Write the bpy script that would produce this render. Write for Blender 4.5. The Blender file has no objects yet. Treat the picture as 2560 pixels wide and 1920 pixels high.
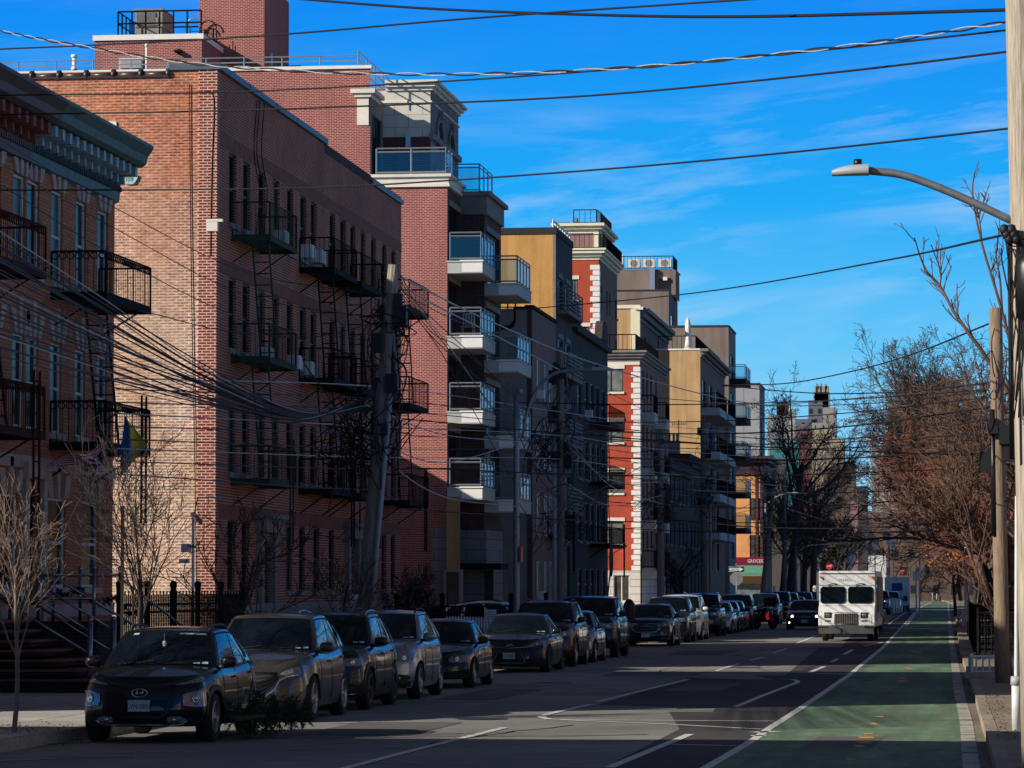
import bpy, bmesh, math, random
from mathutils import Vector, Matrix
random.seed(7)
SC = bpy.context.scene
COL = SC.collection
R = math.radians
PI = math.pi
# ------------------------------------------------------------------ camera
F = 8875.0                      # focal length in pixels of the 2560 wide photograph
CAMZ = 2.12
PITCH = math.atan(506.0 / F)
YAW = math.atan(1120.0 * math.cos(PITCH) / F)
cam_d = bpy.data.cameras.new("camera")
cam = bpy.data.objects.new("camera", cam_d)
COL.objects.link(cam)
SC.camera = cam
cam.location = (0, 0, CAMZ)
cam.rotation_euler = (PI / 2 + PITCH, 0, YAW)
cam_d.sensor_width = 36.0
cam_d.lens = F / 2560.0 * 36.0
cam_d.clip_start = 0.5
cam_d.clip_end = 9000
SC.render.resolution_x = 1024
SC.render.resolution_y = 768
SC.view_settings.view_transform = 'Standard'
SC.view_settings.look = 'None'
SC.view_settings.exposure = 0
SC.view_settings.gamma = 1
SC.cycles.max_bounces = 6
SC.cycles.diffuse_bounces = 2
SC.cycles.glossy_bounces = 3
SC.cycles.transmission_bounces = 4
SC.cycles.transparent_max_bounces = 8
_fw = Vector((-math.sin(YAW) * math.cos(PITCH), math.cos(YAW) * math.cos(PITCH), math.sin(PITCH)))
_rt = Vector((math.cos(YAW), math.sin(YAW), 0))
_up = _rt.cross(_fw)
C0 = Vector((0, 0, CAMZ))
def ray(x, y):                  # direction of a point measured on the photograph
    return _fw + _rt * ((x - 1280.0) / F) + _up * ((960.0 - y) / F)
def atY(x, y, Y):
    d = ray(x, y); return C0 + d * (Y / d.y)
def atX(x, y, X):
    d = ray(x, y); return C0 + d * (X / d.x)
def atG(x, y, z=0.0):
    d = ray(x, y); return C0 + d * ((z - CAMZ) / d.z)
def yOf(x, X, y=1300):          # distance along the street of a picture column on the plane X
    return atX(x, y, X).y
def zOf(y, Y, x=1280):
    return atY(x, y, Y).z
K = 1.15732                     # from the 2212 wide reading to the 2560 wide photograph

# ------------------------------------------------------------------ materials
def _nt(name):
    m = bpy.data.materials.new(name); m.use_nodes = True
    nt = m.node_tree; b = nt.nodes['Principled BSDF']
    return m, nt, b
def lnk(nt, a, b): nt.links.new(a, b)
def obj_coord(nt, scale=(1, 1, 1)):
    tc = nt.nodes.new('ShaderNodeTexCoord'); mp = nt.nodes.new('ShaderNodeMapping')
    mp.inputs['Scale'].default_value = scale
    lnk(nt, tc.outputs['Object'], mp.inputs['Vector'])
    return mp.outputs['Vector']
def ramp(nt, fac, stops):
    r = nt.nodes.new('ShaderNodeValToRGB'); el = r.color_ramp.elements
    while len(el) < len(stops): el.new(0.5)
    for e, (p, c) in zip(el, stops):
        e.position = p; e.color = (*c, 1)
    lnk(nt, fac, r.inputs['Fac']); return r.outputs['Color']
def noise(nt, vec, scale, detail=3, rough=0.55):
    n = nt.nodes.new('ShaderNodeTexNoise')
    n.inputs['Scale'].default_value = scale; n.inputs['Detail'].default_value = detail
    n.inputs['Roughness'].default_value = rough
    lnk(nt, vec, n.inputs['Vector']); return n.outputs['Fac']
def mixc(nt, fac, a, b, mode='MIX'):
    m = nt.nodes.new('ShaderNodeMix'); m.data_type = 'RGBA'; m.blend_type = mode
    if hasattr(fac, 'links') or hasattr(fac, 'is_linked'): lnk(nt, fac, m.inputs[0])
    else: m.inputs[0].default_value = fac
    for s, v in ((m.inputs[6], a), (m.inputs[7], b)):
        if hasattr(v, 'is_linked'): lnk(nt, v, s)
        else: s.default_value = (*v, 1)
    return m.outputs[2]
def bump(nt, b, h, strength=0.4, dist=0.02):
    n = nt.nodes.new('ShaderNodeBump'); n.inputs['Strength'].default_value = strength
    n.inputs['Distance'].default_value = dist
    lnk(nt, h, n.inputs['Height']); lnk(nt, n.outputs['Normal'], b.inputs['Normal'])
def sc3(c, k): return tuple(max(0.0, min(1.0, v * k)) for v in c)
_cache = {}
def plain(name, col, rough=0.6, var=0.25, scale=3.0, metal=0.0, coat=0.0, spec=0.5, bmp=0.0, stretch=(1, 1, 1), emit=None, det=4):
    if name in _cache: return _cache[name]
    m, nt, b = _nt(name)
    v = obj_coord(nt, stretch)
    f = noise(nt, v, scale, det)
    c = ramp(nt, f, [(0.28, sc3(col, 1 - var)), (0.72, sc3(col, 1 + var))])
    if 'stucco' in name:
        s1 = noise(nt, obj_coord(nt, (2.2, 2.2, .16)), 1.0, 6, .7); c = mixc(nt, 1.0, c, ramp(nt, s1, [(.32, (.76, .72, .68)), (.6, (1.04, 1.04, 1.04))]), 'MULTIPLY')
        s2 = noise(nt, v, 14, 3); c = mixc(nt, 1.0, c, ramp(nt, s2, [(.3, (.9, .9, .9)), (.7, (1.05, 1.05, 1.05))]), 'MULTIPLY')
    lnk(nt, c, b.inputs['Base Color'])
    b.inputs['Roughness'].default_value = rough; b.inputs['Metallic'].default_value = metal
    b.inputs['Specular IOR Level'].default_value = spec
    b.inputs['Coat Weight'].default_value = coat; b.inputs['Coat Roughness'].default_value = 0.03
    if bmp: bump(nt, b, f, bmp, 0.03)
    if emit:
        b.inputs['Emission Color'].default_value = (*col, 1); b.inputs['Emission Strength'].default_value = emit
    _cache[name] = m; return m
def brick(name, c1, c2, mortar, bw=0.215, rh=0.0725, ms=0.012, patch=None, patch_amt=0.6, dirt=0.35, rough=0.85, msmooth=0.1, vgrad=None, bstr=0.5):
    """running bond on walls that face +-X or +-Y, measured in metres"""
    if name in _cache: return _cache[name]
    m, nt, b = _nt(name)
    tc = nt.nodes.new('ShaderNodeTexCoord'); sp = nt.nodes.new('ShaderNodeSeparateXYZ')
    lnk(nt, tc.outputs['Object'], sp.inputs[0])
    ad = nt.nodes.new('ShaderNodeMath'); ad.operation = 'ADD'
    lnk(nt, sp.outputs[0], ad.inputs[0]); lnk(nt, sp.outputs[1], ad.inputs[1])
    cb = nt.nodes.new('ShaderNodeCombineXYZ')
    lnk(nt, ad.outputs[0], cb.inputs[0]); lnk(nt, sp.outputs[2], cb.inputs[1])
    bt = nt.nodes.new('ShaderNodeTexBrick')
    bt.offset = 0.5
    for k, v in (('Scale', 1.0), ('Mortar Size', ms), ('Mortar Smooth', msmooth), ('Bias', 0.0), ('Brick Width', bw), ('Row Height', rh)):
        bt.inputs[k].default_value = v
    bt.inputs['Color1'].default_value = (*c1, 1); bt.inputs['Color2'].default_value = (*c2, 1)
    bt.inputs['Mortar'].default_value = (*mortar, 1)
    lnk(nt, cb.outputs[0], bt.inputs['Vector'])
    col = bt.outputs['Color']
    # coarser second layer so that groups of bricks differ
    n1 = noise(nt, cb.outputs[0], 0.55, 5, 0.6)
    if patch:
        msk = ramp(nt, n1, [(0.42, (0, 0, 0)), (0.62, (1, 1, 1))])
        mm = nt.nodes.new('ShaderNodeMath'); mm.operation = 'MULTIPLY'; mm.inputs[1].default_value = patch_amt
        lnk(nt, msk, mm.inputs[0])
        col = mixc(nt, mm.outputs[0], col, patch, 'MIX')
    if vgrad:
        nb = noise(nt, cb.outputs[0], 2.3, 6, .75); col = mixc(nt, 1.0, col, ramp(nt, nb, [(.32, (.70, .60, .54)), (.46, (1, .97, .94)), (.66, (1.2, 1.12, 1.0))]), 'MULTIPLY')
        nc = noise(nt, cb.outputs[0], .30, 4, .6); col = mixc(nt, 1.0, col, ramp(nt, nc, [(.34, (.82, .72, .62)), (.55, (1, 1, 1))]), 'MULTIPLY')
    if vgrad:
        ns_ = noise(nt, cb.outputs[0], 5.5, 6, .8); col = mixc(nt, ramp(nt, ns_, [(.56, (0, 0, 0)), (.68, (.85, .85, .85))]), col, (.98, .84, .68))
        nk = noise(nt, cb.outputs[0], 3.1, 5, .75); col = mixc(nt, ramp(nt, nk, [(.60, (0, 0, 0)), (.70, (.7, .7, .7))]), col, (.30, .20, .15))
    mp = nt.nodes.new('ShaderNodeMapping'); mp.inputs['Scale'].default_value = (4.6, 13.8, 1)
    lnk(nt, cb.outputs[0], mp.inputs['Vector'])
    wn = noise(nt, mp.outputs[0], 1.0, 2, 0.5)
    d = ramp(nt, wn, [(0.3, (1 - dirt,) * 3), (0.7, (1 + 0.0,) * 3)])
    col = mixc(nt, 1.0, col, d, 'MULTIPLY')
    mp2 = nt.nodes.new('ShaderNodeMapping'); mp2.inputs['Scale'].default_value = (0.9, 0.12, 1)
    lnk(nt, cb.outputs[0], mp2.inputs['Vector'])
    st = noise(nt, mp2.outputs[0], 1.0, 4, 0.6)
    d2 = ramp(nt, st, [(0.3, (0.72,) * 3), (0.65, (1.0,) * 3)])
    col = mixc(nt, 0.8, col, d2, 'MULTIPLY')
    if vgrad:                    # weathering that changes with the height of the wall
        z0, z1, ctop = vgrad
        mr = nt.nodes.new('ShaderNodeMapRange')
        mr.inputs[1].default_value = z0; mr.inputs[2].default_value = z1
        lnk(nt, sp.outputs[2], mr.inputs[0])
        nn = noise(nt, cb.outputs[0], 0.8, 4)
        a2 = nt.nodes.new('ShaderNodeMath'); a2.operation = 'MULTIPLY_ADD'
        a2.inputs[1].default_value = 0.9; lnk(nt, nn, a2.inputs[0])
        a3 = nt.nodes.new('ShaderNodeMath'); a3.operation = 'ADD'; a3.inputs[1].default_value = -0.45
        lnk(nt, mr.outputs[0], a3.inputs[0]); lnk(nt, a3.outputs[0], a2.inputs[2]); a2.use_clamp = True
        col = mixc(nt, a2.outputs[0], col, mixc(nt, 1.0, col, ctop, 'MULTIPLY'))
    lnk(nt, col, b.inputs['Base Color'])
    b.inputs['Roughness'].default_value = rough
    b.inputs['Specular IOR Level'].default_value = 0.25
    inv = nt.nodes.new('ShaderNodeMath'); inv.operation = 'SUBTRACT'; inv.inputs[0].default_value = 1
    lnk(nt, bt.outputs['Fac'], inv.inputs[1])
    ad2 = nt.nodes.new('ShaderNodeMath'); ad2.operation = 'MULTIPLY_ADD'; ad2.inputs[1].default_value = 0.5
    lnk(nt, wn, ad2.inputs[0]); lnk(nt, inv.outputs[0], ad2.inputs[2])
    bump(nt, b, ad2.outputs[0], bstr, 0.012)
    _cache[name] = m; return m
def glass(name, col=(0.01, 0.012, 0.015), rough=0.08, spec=0.5):
    if name in _cache: return _cache[name]
    m, nt, b = _nt(name)
    v = obj_coord(nt); f = noise(nt, v, 2.0, 2)
    c = ramp(nt, f, [(0.3, sc3(col, 0.6)), (0.7, sc3(col, 1.5))])
    lnk(nt, c, b.inputs['Base Color'])
    b.inputs['Roughness'].default_value = rough; b.inputs['Specular IOR Level'].default_value = spec
    _cache[name] = m; return m
def clear_glass(name, tint=(0.55, 0.75, 0.8), mixf=0.45):
    """balcony glass: partly see-through, partly mirror"""
    if name in _cache: return _cache[name]
    m, nt, b = _nt(name)
    out = nt.nodes['Material Output']
    tr = nt.nodes.new('ShaderNodeBsdfTransparent'); tr.inputs[0].default_value = (*tint, 1)
    gl = nt.nodes.new('ShaderNodeBsdfGlossy'); gl.inputs['Roughness'].default_value = 0.05
    gl.inputs['Color'].default_value = (0.8, 0.9, 1, 1)
    fr = nt.nodes.new('ShaderNodeLayerWeight'); fr.inputs['Blend'].default_value = mixf
    mx = nt.nodes.new('ShaderNodeMixShader')
    lnk(nt, fr.outputs['Fresnel'], mx.inputs[0]); lnk(nt, tr.outputs[0], mx.inputs[1]); lnk(nt, gl.outputs[0], mx.inputs[2])
    lnk(nt, mx.outputs[0], out.inputs['Surface'])
    _cache[name] = m; return m

# ------------------------------------------------------------------ mesh builder
class MB:
    def __init__(s): s.v = []; s.f = []; s.sm = []; s.mi = []; s.cur = 0
    def add(s, vs, fs, smooth=False, mi=None):
        o = len(s.v); s.v.extend([tuple(v) for v in vs])
        m = s.cur if mi is None else mi
        for f in fs:
            s.f.append([i + o for i in f]); s.sm.append(smooth); s.mi.append(m)
    def box(s, x0, x1, y0, y1, z0, z1, M=None, mi=None):
        vs = [(x0, y0, z0), (x1, y0, z0), (x1, y1, z0), (x0, y1, z0), (x0, y0, z1), (x1, y0, z1), (x1, y1, z1), (x0, y1, z1)]
        if M: vs = [M @ Vector(v) for v in vs]
        s.add(vs, [(0, 3, 2, 1), (4, 5, 6, 7), (0, 1, 5, 4), (1, 2, 6, 5), (2, 3, 7, 6), (3, 0, 4, 7)], mi=mi)
    def quad(s, a, b, c, d, mi=None): s.add([a, b, c, d], [(0, 1, 2, 3)], mi=mi)
    def tube(s, pts, rad, n=6, cap=True, smooth=True, twist=0.0):
        pts = [Vector(p) for p in pts]
        if not hasattr(rad, '__len__'): rad = [rad] * len(pts)
        rings = []
        d0 = (pts[1] - pts[0]).normalized()
        ref = Vector((0, 0, 1)) if abs(d0.z) < 0.9 else Vector((1, 0, 0))
        vs = []
        for i, p in enumerate(pts):
            if i == 0: d = pts[1] - pts[0]
            elif i == len(pts) - 1: d = pts[-1] - pts[-2]
            else: d = pts[i + 1] - pts[i - 1]
            if d.length < 1e-9: d = Vector((0, 0, 1))
            d.normalize()
            a = d.cross(ref)
            if a.length < 1e-6: a = d.cross(Vector((0, 1, 0)))
            a.normalize(); b2 = d.cross(a)
            ref = a.cross(d)
            for k in range(n):
                t = 2 * PI * k / n + twist * i
                vs.append(p + (a * math.cos(t) + b2 * math.sin(t)) * rad[i])
        fs = []
        for i in range(len(pts) - 1):
            for k in range(n):
                k2 = (k + 1) % n
                fs.append((i * n + k, i * n + k2, (i + 1) * n + k2, (i + 1) * n + k))
        if cap and n > 2:
            fs.append(tuple(range(n - 1, -1, -1))); fs.append(tuple((len(pts) - 1) * n + k for k in range(n)))
        s.add(vs, fs, smooth)
    def bar(s, a, b, w, h=None):     # square bar from a to b
        h = h or w
        s.tube([a, b], [w * 0.7071] * 2, 4, True, False, 0) if h == w else s._bar(a, b, w, h)
    def _bar(s, a, b, w, h):
        a = Vector(a); b = Vector(b); d = (b - a).normalized()
        up = Vector((0, 0, 1)) if abs(d.z) < 0.95 else Vector((1, 0, 0))
        x = d.cross(up).normalized() * w / 2; y = x.cross(d).normalized() * h / 2
        vs = [a - x - y, a + x - y, a + x + y, a - x + y, b - x - y, b + x - y, b + x + y, b - x + y]
        s.add(vs, [(0, 3, 2, 1), (4, 5, 6, 7), (0, 1, 5, 4), (1, 2, 6, 5), (2, 3, 7, 6), (3, 0, 4, 7)])
    def prism(s, poly, z0, z1):      # polygon in xy
        n = len(poly)
        vs = [(p[0], p[1], z0) for p in poly] + [(p[0], p[1], z1) for p in poly]
        fs = [tuple(range(n - 1, -1, -1)), tuple(range(n, 2 * n))]
        fs += [(i, (i + 1) % n, n + (i + 1) % n, n + i) for i in range(n)]
        s.add(vs, fs)
    def extr(s, prof, p0, p1, ax):   # profile [(out, z)] swept from p0 to p1; ax = outward unit vector
        ax = Vector(ax); n = len(prof); vs = []
        for p in (Vector(p0), Vector(p1)):
            for (o, z) in prof: vs.append(p + ax * o + Vector((0, 0, z)))
        fs = [(i, (i + 1) % n, n + (i + 1) % n, n + i) for i in range(n)]
        fs += [tuple(range(n - 1, -1, -1)), tuple(range(n, 2 * n))]
        s.add(vs, fs)
    def lathe(s, prof, n=20, M=None, smooth=True):   # profile [(r, z)] about z
        vs = []
        for (r, z) in prof:
            for k in range(n):
                t = 2 * PI * k / n
                v = Vector((r * math.cos(t), r * math.sin(t), z))
                vs.append(M @ v if M else v)
        fs = []
        for i in range(len(prof) - 1):
            for k in range(n):
                k2 = (k + 1) % n
                fs.append((i * n + k, i * n + k2, (i + 1) * n + k2, (i + 1) * n + k))
        s.add(vs, fs, smooth)
    def grid(s, P, smooth=True, close=False, flip=False):    # P[i][j] points
        n = len(P); m = len(P[0]); vs = [p for r in P for p in r]; fs = []
        for i in range(n - 1):
            for j in range(m - 1):
                f = (i * m + j, i * m + j + 1, (i + 1) * m + j + 1, (i + 1) * m + j)
                fs.append(f[::-1] if flip else f)
        s.add(vs, fs, smooth)
    def build(s, name, mat, parent=None, world=True, fixn=False):
        me = bpy.data.meshes.new(name)
        off = Vector((0, 0, 0))
        if parent is not None and world:
            p = parent
            while p is not None: off += p.location; p = p.parent
        me.from_pydata([tuple(Vector(v) - off) for v in s.v], [], s.f)
        mats = mat if isinstance(mat, (list, tuple)) else [mat]
        for m in mats: me.materials.append(m)
        me.polygons.foreach_set('use_smooth', s.sm)
        if len(mats) > 1: me.polygons.foreach_set('material_index', s.mi)
        if fixn:
            bm = bmesh.new(); bm.from_mesh(me); bmesh.ops.recalc_face_normals(bm, faces=bm.faces); bm.to_mesh(me); bm.free()
        me.update()
        o = bpy.data.objects.new(name, me); COL.objects.link(o)
        if parent is not None: o.parent = parent
        return o
def tag(o, label=None, cat=None, group=None, kind=None):
    if label: o['label'] = label
    if cat: o['category'] = cat
    if group: o['group'] = group
    if kind: o['kind'] = kind
    return o
def thing(name, label, cat, loc=(0, 0, 0), rz=0.0, group=None):
    o = bpy.data.objects.new(name, None); COL.objects.link(o)
    o.location = loc; o.rotation_euler = (0, 0, rz); o.empty_display_size = 0.3
    return tag(o, label, cat, group)
def rebase(o):        # a one-mesh thing: move its origin to its base
    me = o.data
    xs = [v.co for v in me.vertices]
    if not xs: return o
    c = Vector((sum(v.x for v in xs) / len(xs), sum(v.y for v in xs) / len(xs), min(v.z for v in xs)))
    me.transform(Matrix.Translation(-c)); o.location = o.location + c
    return o
def copy_tree(o, parent=None):
    c = o.copy(); COL.objects.link(c)
    if parent is not None: c.parent = parent
    for ch in o.children: copy_tree(ch, c)
    return c
def struct(name, mb, mat): return tag(mb.build(name, mat), kind='structure')
def text_mesh(txt, size, mat, name, parent, M, depth=0.004, cx=1.0):
    cu = bpy.data.curves.new('t', 'FONT'); cu.body = txt; cu.size = size; cu.extrude = depth; cu.resolution_u = 2
    cu.align_x = 'CENTER'; cu.align_y = 'CENTER'
    o = bpy.data.objects.new('t', cu); COL.objects.link(o)
    bpy.context.view_layer.update()
    me = bpy.data.meshes.new_from_object(o.evaluated_get(bpy.context.evaluated_depsgraph_get()))
    bpy.data.objects.remove(o)
    me.transform(Matrix.Diagonal((cx, 1, 1, 1))); me.transform(M)
    me.materials.clear(); me.materials.append(mat)
    n = bpy.data.objects.new(name, me); COL.objects.link(n)
    if parent is not None: n.parent = parent
    return n
FACE_CAM = Matrix.Rotation(PI / 2, 4, 'X')      # lettering that faces -Y
FACE_STREET = Matrix.Rotation(PI / 2, 4, 'Z') @ Matrix.Rotation(PI / 2, 4, 'X')   # lettering that faces +X
def smooth_path(pts, n=6):
    pts = [Vector(p) for p in pts]
    if len(pts) < 3: return pts
    P = [pts[0] * 2 - pts[1]] + pts + [pts[-1] * 2 - pts[-2]]
    out = []
    for i in range(1, len(P) - 2):
        for k in range(n):
            t = k / n
            a, b, c, d = P[i - 1], P[i], P[i + 1], P[i + 2]
            out.append(0.5 * ((2 * b) + (c - a) * t + (2 * a - 5 * b + 4 * c - d) * t * t + (3 * b - a - 3 * c + d) * t ** 3))
    out.append(pts[-1]); return out

# ------------------------------------------------------------------ daylight
SUN_AZ = R(56)       # angle of the sun to the left of the direction straight behind the camera
SUN_EL = R(25.3)
sun_dir = Vector((-math.sin(SUN_AZ) * math.cos(SUN_EL), -math.cos(SUN_AZ) * math.cos(SUN_EL), math.sin(SUN_EL)))
ld = bpy.data.lights.new('sun', 'SUN'); ld.energy = 5.0; ld.angle = R(0.5); ld.color = (1.0, 0.93, 0.82)
lo = bpy.data.objects.new('sun', ld); COL.objects.link(lo)
lo.rotation_euler = (-sun_dir).to_track_quat('-Z', 'Y').to_euler(); lo.location = (-40, -20, 60)
W = bpy.data.worlds.new("World"); SC.world = W; W.use_nodes = True
wn = W.node_tree; bg = wn.nodes['Background']
sky = wn.nodes.new('ShaderNodeTexSky'); sky.sky_type = 'NISHITA'; sky.sun_disc = False
sky.sun_elevation = SUN_EL
# node convention: rotation 0 = +Y, clockwise seen from above
sky.sun_rotation = math.atan2(sun_dir.x, sun_dir.y) % (2 * PI)
sky.air_density = 1.0; sky.dust_density = 0.3; sky.ozone_density = 3.0; sky.altitude = 10
tc = wn.nodes.new('ShaderNodeTexCoord')
sp = wn.nodes.new('ShaderNodeSeparateXYZ'); wn.links.new(tc.outputs['Generated'], sp.inputs[0])
gr = wn.nodes.new('ShaderNodeValToRGB'); els = gr.color_ramp.elements
while len(els) < 8: els.new(0.5)
for e, (p, c) in zip(els, [(0.0, (6.0, 9.6, 12.8)), (0.035, (3.6, 8.8, 13)), (0.066, (1.6, 7.7, 13)), (0.108, (0.08, 5.5, 13)), (0.165, (0.0, 3.4, 12.6)), (0.34, (0.45, 1.35, 4.3)), (0.55, (0.75, 0.82, 1.1)), (1.0, (0.2, 0.32, 0.58))]):
    e.position = p; e.color = (*[v / 13.0 for v in c], 1)
wn.links.new(sp.outputs[2], gr.inputs[0])
g10 = wn.nodes.new('ShaderNodeVectorMath'); g10.operation = 'SCALE'; g10.inputs['Scale'].default_value = 13.0
wn.links.new(gr.outputs[0], g10.inputs[0])
hs = wn.nodes.new('ShaderNodeMix'); hs.data_type = 'RGBA'; hs.inputs[0].default_value = 0.96
wn.links.new(sky.outputs[0], hs.inputs[6]); wn.links.new(g10.outputs[0], hs.inputs[7])
# thin streaked cirrus
mp0 = wn.nodes.new('ShaderNodeMapping'); mp0.inputs['Rotation'].default_value = (0, R(7), 0)
wn.links.new(tc.outputs['Generated'], mp0.inputs['Vector'])
mpn = wn.nodes.new('ShaderNodeMapping'); mpn.inputs['Scale'].default_value = (9, 9, 60); mpn.inputs['Location'].default_value = (0.6, 0, 3.1)
wn.links.new(mp0.outputs[0], mpn.inputs['Vector'])
cm = wn.nodes.new('ShaderNodeTexNoise'); cm.inputs['Scale'].default_value = 7.0; cm.inputs['Detail'].default_value = 3; wn.links.new(mp0.outputs[0], cm.inputs['Vector'])
cmr = wn.nodes.new('ShaderNodeMapRange'); cmr.inputs[1].default_value = .36; cmr.inputs[2].default_value = .56; wn.links.new(cm.outputs['Fac'], cmr.inputs[0])
cn = wn.nodes.new('ShaderNodeTexNoise'); cn.inputs['Scale'].default_value = 1.0; cn.inputs['Detail'].default_value = 7
cn.inputs['Roughness'].default_value = 0.62; cn.inputs['Distortion'].default_value = 0.4
wn.links.new(mpn.outputs[0], cn.inputs['Vector'])
cr = wn.nodes.new('ShaderNodeValToRGB'); cr.color_ramp.elements[0].position = 0.47; cr.color_ramp.elements[1].position = 0.82
cr.color_ramp.elements[1].color = (0.8, 0.8, 0.8, 1)
wn.links.new(cn.outputs['Fac'], cr.inputs[0])
mr = wn.nodes.new('ShaderNodeMapRange'); mr.interpolation_type = 'SMOOTHSTEP'
mr.inputs[1].default_value = 0.03; mr.inputs[2].default_value = 0.07; wn.links.new(sp.outputs[2], mr.inputs[0])
mul = wn.nodes.new('ShaderNodeMath'); mul.operation = 'MULTIPLY'
wn.links.new(cr.outputs[0], mul.inputs[0])
mu2 = wn.nodes.new('ShaderNodeMath'); mu2.operation = 'MULTIPLY'; 
mre = wn.nodes.new('ShaderNodeMapRange'); mre.interpolation_type = 'SMOOTHSTEP'; mre.inputs[1].default_value = .125; mre.inputs[2].default_value = .15; mre.inputs[3].default_value = 1; mre.inputs[4].default_value = .15; wn.links.new(sp.outputs[2], mre.inputs[0])
mu3 = wn.nodes.new('ShaderNodeMath'); mu3.operation = 'MULTIPLY'; wn.links.new(mr.outputs[0], mu3.inputs[0]); wn.links.new(mre.outputs[0], mu3.inputs[1]); wn.links.new(mu3.outputs[0], mu2.inputs[0]); wn.links.new(cmr.outputs[0], mu2.inputs[1]); wn.links.new(mu2.outputs[0], mul.inputs[1])
mx = wn.nodes.new('ShaderNodeMix'); mx.data_type = 'RGBA'
wn.links.new(mul.outputs[0], mx.inputs[0]); wn.links.new(hs.outputs[2], mx.inputs[6]); mx.inputs[7].default_value = (9.5, 11.0, 13, 1)
wn.links.new(mx.outputs[2], bg.inputs['Color'])
bg.inputs['Strength'].default_value = 0.074
# ------------------------------------------------------------------ materials of the street
M_ = {}
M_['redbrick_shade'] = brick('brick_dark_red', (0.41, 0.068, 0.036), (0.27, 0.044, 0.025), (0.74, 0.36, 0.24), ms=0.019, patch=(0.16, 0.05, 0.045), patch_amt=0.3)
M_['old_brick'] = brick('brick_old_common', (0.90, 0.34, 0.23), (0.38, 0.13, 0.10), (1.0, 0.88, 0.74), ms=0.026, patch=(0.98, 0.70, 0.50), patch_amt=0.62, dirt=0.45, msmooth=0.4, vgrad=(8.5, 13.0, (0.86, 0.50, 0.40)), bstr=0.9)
M_['corner_brick'] = brick('brick_corner_red', (0.30, 0.045, 0.035), (0.20, 0.03, 0.025), (0.85, 0.55, 0.42), ms=0.014)
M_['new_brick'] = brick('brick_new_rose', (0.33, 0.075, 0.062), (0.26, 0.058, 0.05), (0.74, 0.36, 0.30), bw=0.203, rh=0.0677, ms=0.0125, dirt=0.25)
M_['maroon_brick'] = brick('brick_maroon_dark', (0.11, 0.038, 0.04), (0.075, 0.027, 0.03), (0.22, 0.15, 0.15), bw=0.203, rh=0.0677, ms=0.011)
M_['orange_brick'] = brick('brick_orange_tan', (0.82, 0.27, 0.12), (0.60, 0.20, 0.09), (0.32, 0.14, 0.075), ms=0.008, dirt=0.3)
M_['black_brick'] = brick('brick_sooty', (0.085, 0.058, 0.052), (0.055, 0.038, 0.036), (0.15, 0.11, 0.10), ms=0.010)
M_['scarlet_brick'] = brick('brick_scarlet', (0.62, 0.085, 0.04), (0.52, 0.07, 0.035), (0.66, 0.16, 0.09), ms=0.008, dirt=0.2)
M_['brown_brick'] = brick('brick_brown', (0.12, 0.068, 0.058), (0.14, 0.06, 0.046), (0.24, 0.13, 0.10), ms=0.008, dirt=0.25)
M_['stoop_brick'] = brick('brick_stoop', (0.05, 0.018, 0.014), (0.03, 0.012, 0.01), (0.07, 0.05, 0.04), ms=0.012)
M_['stone'] = plain('stone_limestone', (0.80, 0.74, 0.62), 0.8, 0.12, 1.6, bmp=0.15)
M_['stone_shade'] = plain('stone_grey_shaded', (0.24, 0.205, 0.185), 0.8, 0.2, 2.0, bmp=0.15)  # darker copy of the limestone, toned for fronts in shade
M_['brownstone'] = plain('stone_brown_trim', (0.25, 0.075, 0.045), 0.85, 0.25, 3.0, bmp=0.2)
M_['keystone'] = plain('stone_keystone', (0.50, 0.36, 0.29), 0.85, 0.2, 3.0, bmp=0.2)
M_['teal'] = plain('cornice_teal_paint', (0.055, 0.115, 0.105), 0.6, 0.35, 5.0, bmp=0.1)
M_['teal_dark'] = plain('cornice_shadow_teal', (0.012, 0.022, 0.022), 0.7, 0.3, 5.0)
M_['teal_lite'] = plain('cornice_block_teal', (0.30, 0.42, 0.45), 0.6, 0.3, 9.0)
M_['oxblood'] = plain('cornice_oxblood_paint', (0.07, 0.03, 0.032), 0.6, 0.3, 5.0)
M_['white_metal'] = plain('painted_white_metal', (0.62, 0.62, 0.60), 0.5, 0.1, 4.0)
M_['coping_white'] = plain('coping_white', (0.85, 0.82, 0.74), 0.6, 0.08, 3.0)
M_['coping_grey'] = plain('coping_grey_zinc', (0.10, 0.12, 0.15), 0.5, 0.2, 3.0, metal=0.3)
M_['tar'] = plain('roof_tar', (0.035, 0.033, 0.032), 0.9, 0.3, 2.0)
M_['black_iron'] = plain('iron_black', (0.010, 0.010, 0.010), 0.8, 0.3, 8.0, spec=.12)
M_['green_iron'] = plain('iron_green', (0.045, 0.062, 0.036), 0.8, 0.3, 8.0, spec=.12)
M_['red_iron'] = plain('iron_red_brown', (0.06, 0.016, 0.014), 0.8, 0.3, 8.0, spec=.12)
M_['frame_green'] = plain('window_frame_olive', (0.022, 0.026, 0.02), 0.5, 0.2, 5.0)
M_['frame_white'] = plain('window_frame_white', (0.62, 0.60, 0.56), 0.8, 0.15, 5.0, spec=.1)
M_['frame_dark'] = plain('window_frame_bronze', (0.03, 0.028, 0.028), 0.4, 0.2, 5.0)
M_['pane'] = glass('window_glass_dark', (0.006, 0.007, 0.008), 0.15, 0.10)
M_['pane_lit'] = glass('window_glass_curtain', (0.17, 0.18, 0.16), 0.25, 0.4)
M_['pane_mid'] = glass('window_glass_blind', (0.07, 0.068, 0.062), 0.3, 0.12)
M_['yellow_stucco'] = plain('stucco_ochre', (0.68, 0.37, 0.115), 0.9, 0.10, 0.7, bmp=0.2, det=8)
M_['tan_stucco'] = plain('stucco_tan', (0.60, 0.38, 0.18), 0.9, 0.09, 0.7, bmp=0.15, det=8)
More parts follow.
